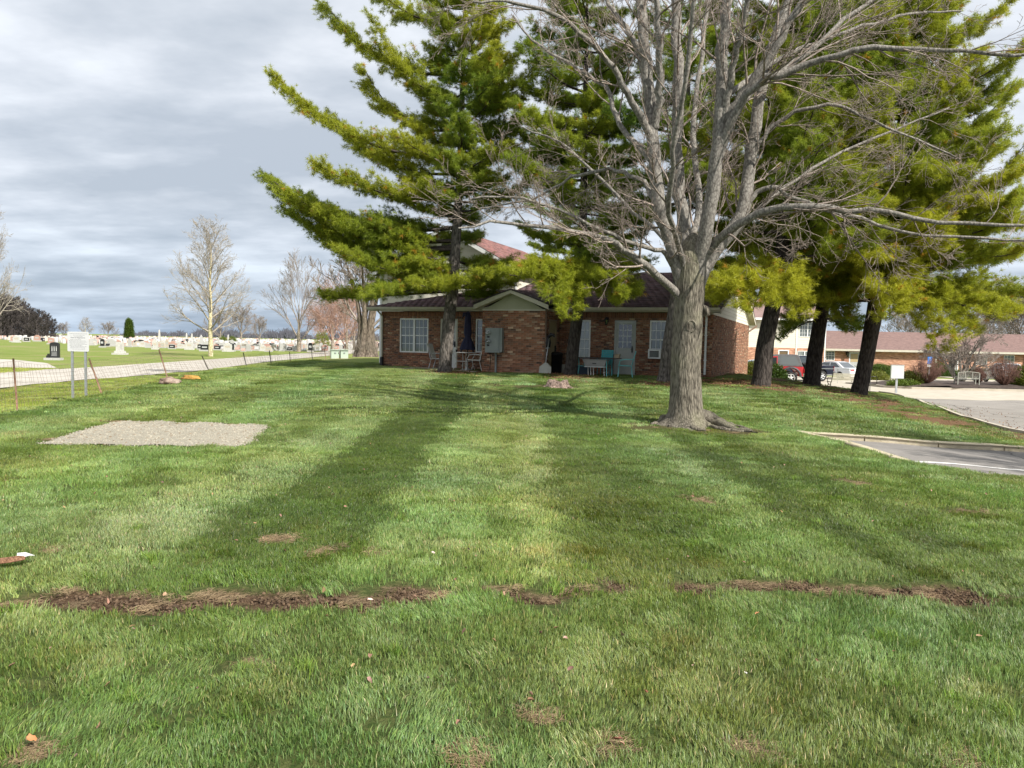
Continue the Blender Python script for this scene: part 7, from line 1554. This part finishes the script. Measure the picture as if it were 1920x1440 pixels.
# extend off frame to the left
tops.insert(0, tops[0] + Vector((-.5, -3.4, .0))); bots.insert(0, bots[0] + Vector((-.4, -3.4, .0)))
polys, rad_ = [], []
for i in range(len(tops) - 1):
    d_ = (tops[i + 1] - tops[i]).length; nv = max(8, int(d_ / .105)); T_, B_ = [], []
    for k in range(nv + 1):
        f = k / nv; sag = .07 * math.sin(math.pi * f) * (1 + .5 * math.sin(i * 2.1)); wv = .05 * math.sin(f * 9 + i * 2); T_.append(tops[i].lerp(tops[i + 1], f) + Vector((wv, 0, -.06 - sag - (.0 if i else .0)))); b = bots[i].lerp(bots[i + 1], f); b.z = hz(b.x + fl.x, b.y + fl.y) + .03 - fl.z; B_.append(b)
        polys.append(np.array([T_[-1], T_[-1].lerp(B_[-1], .5) + Vector((.03 * math.sin(k * 1.7 + i), 0, 0)), B_[-1]])); rad_.append(np.full(3, .0028))
    for j in range(11):
        g_ = j / 10; row = [T_[k].lerp(B_[k], g_) + Vector((.02 * math.sin(k + j), 0, .006 * math.sin(k * 1.3 + j * 2))) for k in range(0, nv + 1)]
        for a_, b_2 in zip(row[:-1], row[1:]): polys.append(np.array([a_, (a_ + b_2) / 2, b_2])); rad_.append(np.full(3, .0028))
V_, q_ = tubes_np(polys, rad_, 3); o = obj('wire_mesh', mesh_np('wire_mesh', V_, q_, mats=[wire_m]), fe); o['kind'] = 'stuff'
def rock(p, sx, sy, sz, label, c1, c2, name='rock', seed=0, cat='rock'):
    import bmesh
    bm = bmesh.new(); bmesh.ops.create_icosphere(bm, subdivisions=4, radius=1)
    from mathutils import noise
    for v in bm.verts:
        f = 1 + .28 * noise.noise(v.co * 1.6 + Vector((seed, 0, 0))) + .12 * noise.noise(v.co * 4 + Vector((0, seed, 0))) + .05 * noise.noise(v.co * 11)
        v.co = Vector((v.co.x * sx, v.co.y * sy, max(v.co.z, -.35) * sz)) * f
    for f in bm.faces: f.smooth = True
    me = bpy.data.meshes.new(name); bm.to_mesh(me); bm.free(); me.materials.append(material(label[:12], c1, c2, 5, .9, .9, 22, detail=9)); o = obj(name, me); o.location = p; return tag(o, label, cat)
g1 = G(313, 721); rock(g1 + Vector((0, .15, .06)), .29, .2, .13, 'weathered grey and rusty log chunk at the lawn edge by the fence', (.12, .06, .035), (.34, .27, .22), 'log_chunk', 1, 'log')
g1 = G(352, 713); rock(g1 + Vector((0, .2, .05)), .26, .16, .10, 'orange lichened log piece right of the grey chunk', (.18, .08, .02), (.45, .26, .06), 'log_chunk', 2, 'log')
# tree stump on the lawn
g1 = G(1045, 727); e = empty('tree_stump', g1, 0, 'low rotten grey brown stump on the lawn before the brick house', 'stump')
r = np.random.RandomState(4); vs, fs = [], []; n = 26; prof = [(.34, -.06), (.27, .03), (.23, .14), (.20, .20), (.15, .17), (.0, .10)]
for i, (rr0, zz) in enumerate(prof):
    for k in range(n): a = 2 * math.pi * k / n; q = rr0 * (1 + .16 * math.sin(5 * a + i * .3) + r.normal(0, .05)); vs.append((q * math.cos(a) * 1.25, q * math.sin(a), zz + (.05 * math.sin(3 * a + 1) + r.normal(0, .018) if 1 < i < 5 else 0)))
for i in range(len(prof) - 1):
    for k in range(n): fs.append((i * n + k, i * n + (k + 1) % n, (i + 1) * n + (k + 1) % n, (i + 1) * n + k))
mb = MB(); mb.add(vs, fs, bark('stump_wood', (.055, .035, .028), (.36, .27, .22), (14, 14, 5), .02)); mb.build('stump', e)
for a, l in ((-.3, .55), (2.8, .5), (.6, .4)): mb = MB(); mb.tube([(.2 * math.cos(a), .2 * math.sin(a), .06), (l * .7 * math.cos(a), l * .7 * math.sin(a), .02), (l * math.cos(a), l * math.sin(a), -.03)], [.07, .045, .015], bark('stump_root', (.08, .05, .04), (.30, .23, .19), (14, 14, 5), .02), 8); mb.build('root', e)
# utility boxes left of the house
ub = Vector((at(630, 676, 45).x, 45, 0)); ub.z = hz(ub.x, ub.y); ugm = M('utility_green', (.34, .42, .34), (.40, .48, .39), 2, .55)
for px, wd, hh, lab in ((628, .46, .47, 'pale green ground utility box left of its twin beside the drive'), (645, .42, .46, 'pale green ground utility box nearer the house end')):
    p = Vector((at(px, 676, 43).x, 43, 0)); p.z = .18 if False else hz(p.x, p.y); e = empty('utility_box', p, R(20), lab, 'utility box'); dz = max(0, pz(px, 678, 43) - p.z)
    mb = MB(); mb.prism([(-wd / 2, -.22, 0), (wd / 2, -.22, 0), (wd / 2, -.18, hh + dz), (-wd / 2, -.18, hh + dz)], (0, .44, 0), ugm); mb.build('cabinet', e); mb = MB(); mb.box(-wd / 2 - .02, wd / 2 + .02, -.24, .27, hh + dz + .001, hh + dz + .04, ugm); mb.build('lid', e); mb = MB(); mb.box(-.04, .04, -.235, -.205, .3, .36, steel); mb.build('latch', e)
# litter close to the camera
g1 = G(18, 1068); e = empty('bark_piece', g1 + Vector((0, 0, .03)), .3, 'curled brown bark strip with a white scrap at the left edge', 'bark')
mb = MB(); vs, fs = [], []
for i in range(8):
    for j in range(5): a = -1.1 + 2.2 * j / 4; vs.append((-.16 + .26 * i / 7, .045 * math.sin(a) + .01 * math.sin(i), .045 * math.cos(a) - .01 + .004 * i))
for i in range(7):
    for j in range(4): fs.append((i * 5 + j, i * 5 + j + 1, i * 5 + 6 + j, i * 5 + 5 + j))
mb.add(vs, fs, bark('loose_bark', (.10, .05, .03), (.28, .15, .09), (20, 20, 20), .01)); o = mb.build('bark', e); md = o.modifiers.new('solid', 'SOLIDIFY'); md.thickness = .006
mb = MB(); mb.add([(.05, -.03, .05), (.12, -.02, .065), (.14, .03, .05), (.08, .05, .07), (.04, .02, .075)], [(0, 1, 2, 3, 4)], M('white_scrap', (.55, .55, .52), (.68, .68, .66), 10, .6)); o = mb.build('white_scrap', e); md = o.modifiers.new('solid', 'SOLIDIFY'); md.thickness = .004
for px, py, s_, lab, c in [(812, 1048, .017, 'pale pink petal shaped scrap on the grass above the trench', (.72, .55, .52)), (694, 1139, .018, 'pale pink scrap on the soil of the trench', (.66, .46, .40)), (1397, 1280, .016, 'white fluffy scrap on the lower right lawn', (.66, .64, .60)), (60, 1408, .026, 'orange brown oak leaf at the lower left of the lawn', (.50, .22, .09)), (1420, 1165, .02, 'tiny orange leaf on the right of the near lawn', (.5, .22, .1)), (1210, 1316, .018, 'dark red curled leaf low on the near lawn', (.28, .10, .06)), (1157, 1408, .022, 'rusty red leaf at the bottom of the lawn', (.32, .12, .08)), (860, 1375, .02, 'brown curled leaf near the bottom centre', (.30, .17, .11))]:
    g1 = G(px, py); me = leaf_mesh(int(px)); me = me.copy(); me.materials.clear(); me.materials.append(material('leaf_' + str(px), c, tuple(x * .75 for x in c), 30, .7)); o = obj('fallen_leaf', me); o.location = g1 + Vector((0, 0, .045)); o.scale = (s_ * 2, s_ * 2, s_ * 2); o.rotation_euler = (.35, .2, px * .1); tag(o, lab, 'leaf')
# ------------------------------------------------------------ gravestones
gran = {'grey': M('granite_grey', (.36, .35, .34), (.48, .47, .45), 30, .5), 'white': M('marble_white', (.42, .41, .385), (.56, .54, .51), 6, .7), 'pink': M('granite_pink', (.38, .22, .18), (.50, .31, .26), 30, .5),
        'black': M('granite_black', (.018, .018, .02), (.03, .03, .032), 20, .25), 'tan': M('stone_tan', (.42, .36, .29), (.52, .46, .38), 8, .8)}
pale_text = M('etched', (.40, .40, .40), (.5, .5, .5), 30, .7)
def slab(kind, w_, h, d, mat, base=True):
    mb = MB(); b = .18 if base else 0
    if base: mb.box(-w_ / 2 - .14, w_ / 2 + .14, -d / 2 - .1, d / 2 + .1, -.1, b, gran['grey'] if mat != gran['white'] else gran['white'])
    if kind == 'serp': top = [(w_ / 2 * math.cos(a), b + h * .82 + h * .18 * math.sin(a)) for a in np.linspace(0, math.pi, 9)]
    elif kind == 'flat': top = [(w_ / 2, b + h), (-w_ / 2, b + h)]
    elif kind == 'round': top = [(w_ / 2 * math.cos(a), b + h - w_ / 2 + w_ / 2 * math.sin(a)) for a in np.linspace(0, math.pi, 11)]
    elif kind == 'ogee': top = [(w_ / 2, b + h * .8), (w_ * .3, b + h * .86), (w_ * .15, b + h), (-w_ * .15, b + h), (-w_ * .3, b + h * .86), (-w_ / 2, b + h * .8)]
    elif kind == 'slant': top = None
    if kind == 'slant': mb.prism([(-w_ / 2, -d, b), (w_ / 2, -d, b), (w_ / 2, d * .1, b + h), (-w_ / 2, d * .1, b + h)], (0, d * .9, 0), mat)
    else: mb.prism([(x, -d / 2, z) for x, z in [(-w_ / 2, b), (w_ / 2, b)] + top], (0, d, 0), mat); mb.box(-w_ * .3, w_ * .3, -d / 2 - .006, -d / 2 - .001, b + h * .35, b + h * .62, pale_text if mat == gran['black'] else gran['tan'] if mat == gran['white'] else gran['grey'])
    return mb.mesh('gravestone')
def obelisk(h, mat):
    mb = MB(); mb.box(-.45, .45, -.45, .45, -.1, .25, mat); mb.box(-.34, .34, -.34, .34, .25, .6, mat)
    a, b = .24, .13; vs = [(-a, -a, .6), (a, -a, .6), (a, a, .6), (-a, a, .6), (-b, -b, h), (b, -b, h), (b, b, h), (-b, b, h), (0, 0, h + .25)]
    mb.add(vs, [(0, 1, 5, 4), (1, 2, 6, 5), (2, 3, 7, 6), (3, 0, 4, 7), (4, 5, 8), (5, 6, 8), (6, 7, 8), (7, 4, 8)], mat); return mb.mesh('obelisk')
def cross_stone(h, mat):
    mb = MB(); mb.box(-.35, .35, -.2, .2, -.1, .25, mat); mb.box(-.25, .25, -.14, .14, .25, .5, mat); mb.box(-.08, .08, -.07, .07, .5, h, mat); mb.box(-.28, .28, -.065, .065, h - .42, h - .26, mat); return mb.mesh('cross')
PR = []
for k, (w0, h0, d0) in {'serp': (.8, .75, .16), 'flat': (.95, .6, .2), 'round': (.5, .95, .14), 'ogee': (.9, .8, .18), 'slant': (.6, .42, .28)}.items():
    for c in ('grey', 'white', 'pink', 'black', 'tan'): PR.append((k, c, slab(k, w0, h0, d0, gran[c])))
PR += [('obelisk', 'grey', obelisk(1.7, gran['grey'])), ('obelisk', 'white', obelisk(2.2, gran['white'])), ('cross', 'white', cross_stone(1.5, gran['white']))]
names = {'serp': 'curved top', 'flat': 'flat topped', 'round': 'round headed', 'ogee': 'shouldered', 'slant': 'low slanted', 'obelisk': 'obelisk', 'cross': 'cross'}
cols = {'grey': 'grey granite', 'white': 'white marble', 'pink': 'pinkish granite', 'black': 'black granite', 'tan': 'tan stone'}
r = np.random.RandomState(3); SP = []
def front_edge(px): return float(np.interp(px, [0, 90, 120, 190, 300, 450, 560, 640], [150, 138, 122, 104, 98, 90, 94, 100]))
D = 88.
while D < 250:
    x = -.72 * D
    while x < (-25.5 if D < 130 else -24 + (D - 130) * .1):
        xx = x + r.normal(0, .3); px = 960 + FPX * xx / D
        if px > -30 and D > front_edge(px) + r.uniform(0, 6) and r.rand() < (.86 if px > 110 else .62): SP.append((xx, D + r.normal(0, .35), px))
        x += r.uniform(.7, 1.4)
    D += 2.3 if D < 130 else 3.0
wts = np.array([{'grey': 7, 'white': 4, 'pink': 4, 'black': 3, 'tan': 3}[c] * {'serp': 3, 'flat': 3, 'round': 2, 'ogee': 2, 'slant': 2, 'obelisk': .16, 'cross': .2}[k] for k, c, _ in PR]); wts /= wts.sum()
SP.sort(key=lambda s: s[1]); nI = 0; rest = []; GS = {}
REF = [(395, 'behind the pale sycamore'), (242, 'near the tall green conifer'), (560, 'near the leaning upright bare tree'), (147, 'behind the white notice board')]
for x, y, px in SP:
    k, c, me = PR[r.choice(len(PR), p=wts)]; s = r.uniform(.62, .98); rz = r.normal(0, .06); z = hz(x, y)
    if nI < 290:
        o = obj('gravestone', me, None, (x, y, z), rz); o.scale = (s, s, s * r.uniform(.85, 1.15)); band = 'front' if y < 103 else 'middle' if y < 112 else 'back'
        GS.setdefault((c, k, band), []).append((px, o)); nI += 1
    else: rest.append((me, x, y, z, s, rz))
for (c, k, band), lst in GS.items():
    lst.sort(key=lambda q: q[0])
    for i, (px, o) in enumerate(lst): tag(o, f'{ORD[min(i, 38)]} from left of the {cols[c]} {names[k]} gravestones in the {band} rows' if len(lst) > 1 else f'only {cols[c]} {names[k]} gravestone in the {band} rows', 'gravestone', 'gravestones in the cemetery')
Vs, Qs, Ms, off = [], [], [], 0; mats = [gran[k] for k in ('grey', 'white', 'pink', 'black', 'tan')]
for me, x, y, z, s, rz in rest:
    col_i = {m_.name: i for i, m_ in enumerate(mats)}; w0 = r.uniform(.25, .5) * s; h0 = r.uniform(.6, 1.15) * s; v = np.array([(-w0, -.1, -.1), (w0, -.1, -.1), (w0, .1, -.1), (-w0, .1, -.1), (-w0, -.1, h0), (w0, -.1, h0), (w0, .1, h0), (-w0, .1, h0)]) + (x, y, z)
    if r.rand() < .5: v[4:, 0] = x + (v[4:, 0] - x) * .6
    Vs.append(v); Qs.append(np.array([(4, 5, 6, 7), (0, 1, 5, 4), (1, 2, 6, 5), (3, 0, 4, 7)]) + off); off += 8; Ms += [int(r.choice(5, p=[.34, .26, .18, .07, .15]))] * 4
o = obj('far_gravestones', mesh_np('far_gravestones', np.concatenate(Vs), np.concatenate(Qs), mats=mats, mi=Ms)); tag(o, 'distant crowd of small gravestones filling the far rows', 'gravestones', None, 'stuff')
# special stones
def stone_at(px, D, me, label, s=1., rz=0., name='gravestone'):
    p = Vector((at(px, 650, D).x, D, 0)); p.z = hz(p.x, p.y); o = obj(name, me, None, p, rz); o.scale = (s, s, s); return tag(o, label, 'gravestone')
p = Vector((at(102, 671, 52).x, 52, 0)); p.z = hz(p.x, p.y); e = empty('monument', p, R(6), 'tall black granite monument with white etched figures standing apart at left', 'gravestone')
mb = MB(); mb.box(-.58, .48, -.28, .28, -.1, .16, gran['grey']); mb.build('base', e)
mb = MB(); mb.prism([(-.26, -.1, .161), (.34, -.1, .161)] + [(.04 + .30 * math.cos(a), -.1, 1.12 + .13 * math.sin(a)) for a in np.linspace(0, math.pi, 9)], (0, .2, 0), gran['black']); mb.build('stone', e)
mb = MB(); mb.box(-.50, -.28, -.1, .1, .161, .32, gran['black']); mb.box(-.44, -.34, -.06, .06, .32, .44, gran['black']); mb.build('vase', e)
mb = MB()
for x in (-.10, .04, .18): mb.box(x - .028, x + .028, -.107, -.101, .62, .90, pale_text); mb.box(x - .018, x + .018, -.107, -.101, .91, .98, pale_text)
for z_ in (.30, .38, .46, .54): mb.box(-.14, .22, -.107, -.101, z_, z_ + .022, pale_text)
mb.build('etching', e)
p = Vector((at(225, 662, 68).x, 68, 0)); p.z = hz(p.x, p.y); e = empty('monument', p, 0, 'white marble headstone on a wide stepped base standing apart from the rows', 'gravestone')
mb = MB(); mb.box(-.6, .6, -.35, .35, -.1, .16, gran['white']); mb.box(-.42, .42, -.25, .25, .161, .34, gran['white']); mb.build('base', e); mb = MB(); mb.prism([(-.32, -.12, .341), (.32, -.12, .341), (.32, -.12, 1.1), (-.32, -.12, 1.16)], (0, .24, 0), gran['white']); mb.build('stone', e); mb = MB(); mb.box(.1, .24, -.127, -.121, .5, .95, gran['grey']); mb.build('inscription', e)
wt = gran['white']
for px, D, h, lab in [(299, 150, 3.6, 'tall pale obelisk rising above the gravestones between conifer and sycamore'), (350, 165, 3.0, 'slim white obelisk left of the sycamore, first of a close pair'), (360, 165, 2.9, 'slim white obelisk left of the sycamore, second of a close pair'), (428, 170, 2.8, 'thin white obelisk just right of the sycamore')]:
    stone_at(px, D, obelisk(h - .6, wt), lab, .85, .1, 'obelisk')
for px, D, c, k, s, lab in [(31, 118, 'white', 'ogee', 1.3, 'pale shouldered gravestone in front at the far left'), (27, 122, 'pink', 'flat', 1.4, 'wide pink gravestone at the far left'), (50, 128, 'black', 'flat', 1.1, 'low black gravestone left of the black monument'), (96, 108, 'pink', 'serp', 1.2, 'reddish gravestone just behind the black monument'), (70, 135, 'pink', 'ogee', 1.4, 'pink shouldered gravestone above the black monument'), (192, 92, 'black', 'round', 1.15, 'dark gravestone left of the white marble headstone'), (291, 86, 'white', 'round', 1.2, 'slim white gravestone standing forward of the rows'), (384, 82, 'black', 'flat', 1.15, 'black gravestone just left of the sycamore trunk'), (427, 82, 'white', 'ogee', 1.2, 'white gravestone just right of the sycamore trunk'), (432, 84, 'black', 'serp', 1.2, 'black gravestone behind the white one right of the sycamore'), (355, 88, 'white', 'serp', 1.2, 'white curved gravestone left of the sycamore'), (582, 90, 'black', 'round', 1.2, 'narrow black gravestone near the far end of the drive'), (609, 92, 'pink', 'ogee', 1.1, 'dark red gravestone furthest right by the drive')]:
    stone_at(px, D + 6, slab(k, {'serp': .8, 'flat': .95, 'round': .5, 'ogee': .9}[k], {'serp': .75, 'flat': .6, 'round': .95, 'ogee': .8}[k], .18, gran[c]), lab, s * .88)
# columnar conifer and clipped bushes in the cemetery
p = Vector((at(242, 628, 175).x, 175, 0)); p.z = hz(p.x, p.y); e = empty('conifer', p, 0, 'dark green columnar conifer standing alone among the gravestones', 'tree')
n = 3200; r2 = np.random.RandomState(8); hh = r2.rand(n) ** .9; a = r2.uniform(0, 6.28, n); hz_ = 5.0; rad = 1.15 * (1 - hh) ** .5 * (1 - .15 * hh) * r2.uniform(.7, 1.08, n) + .15; rad = (1.05 - .62 * hh) * np.minimum(1, (1 - hh) * 9 + .3) * r2.uniform(.7, 1.08, n)
P_ = np.column_stack([np.cos(a) * rad, np.sin(a) * rad, .1 + hh * hz_]); g_ = r2.uniform(.6, 1.4, (n, 1)); o = scatter('foliage', LC, P_, r2.uniform(0, 6.28, (n, 3)), r2.uniform(2, 4, n), np.array([.75, .85, .45]) * g_, e); o['kind'] = 'stuff'
mb = MB(); mb.tube([(0, 0, -.2), (0, 0, 4)], [.2, .05], twm, 8); mb.build('trunk', e)
for px, D, lab in [(419, 160, 'small round yellow green bush between gravestones right of the sycamore'), (436, 162, 'second small round green bush right of the sycamore')]:
    p = Vector((at(px, 640, D).x, D, 0)); p.z = hz(p.x, p.y); shrub(p, .95, .95, 1.5, lab, (1.5, 1.4, .5), None, px, n=700)
p = Vector((at(604, 655, 110).x, 110, 0)); p.z = hz(p.x, p.y); shrub(p, 1.3, 1.3, 2.6, 'golden green bush beneath the rosy bare trees', (2.0, 1.6, .8), None, 99, n=700)
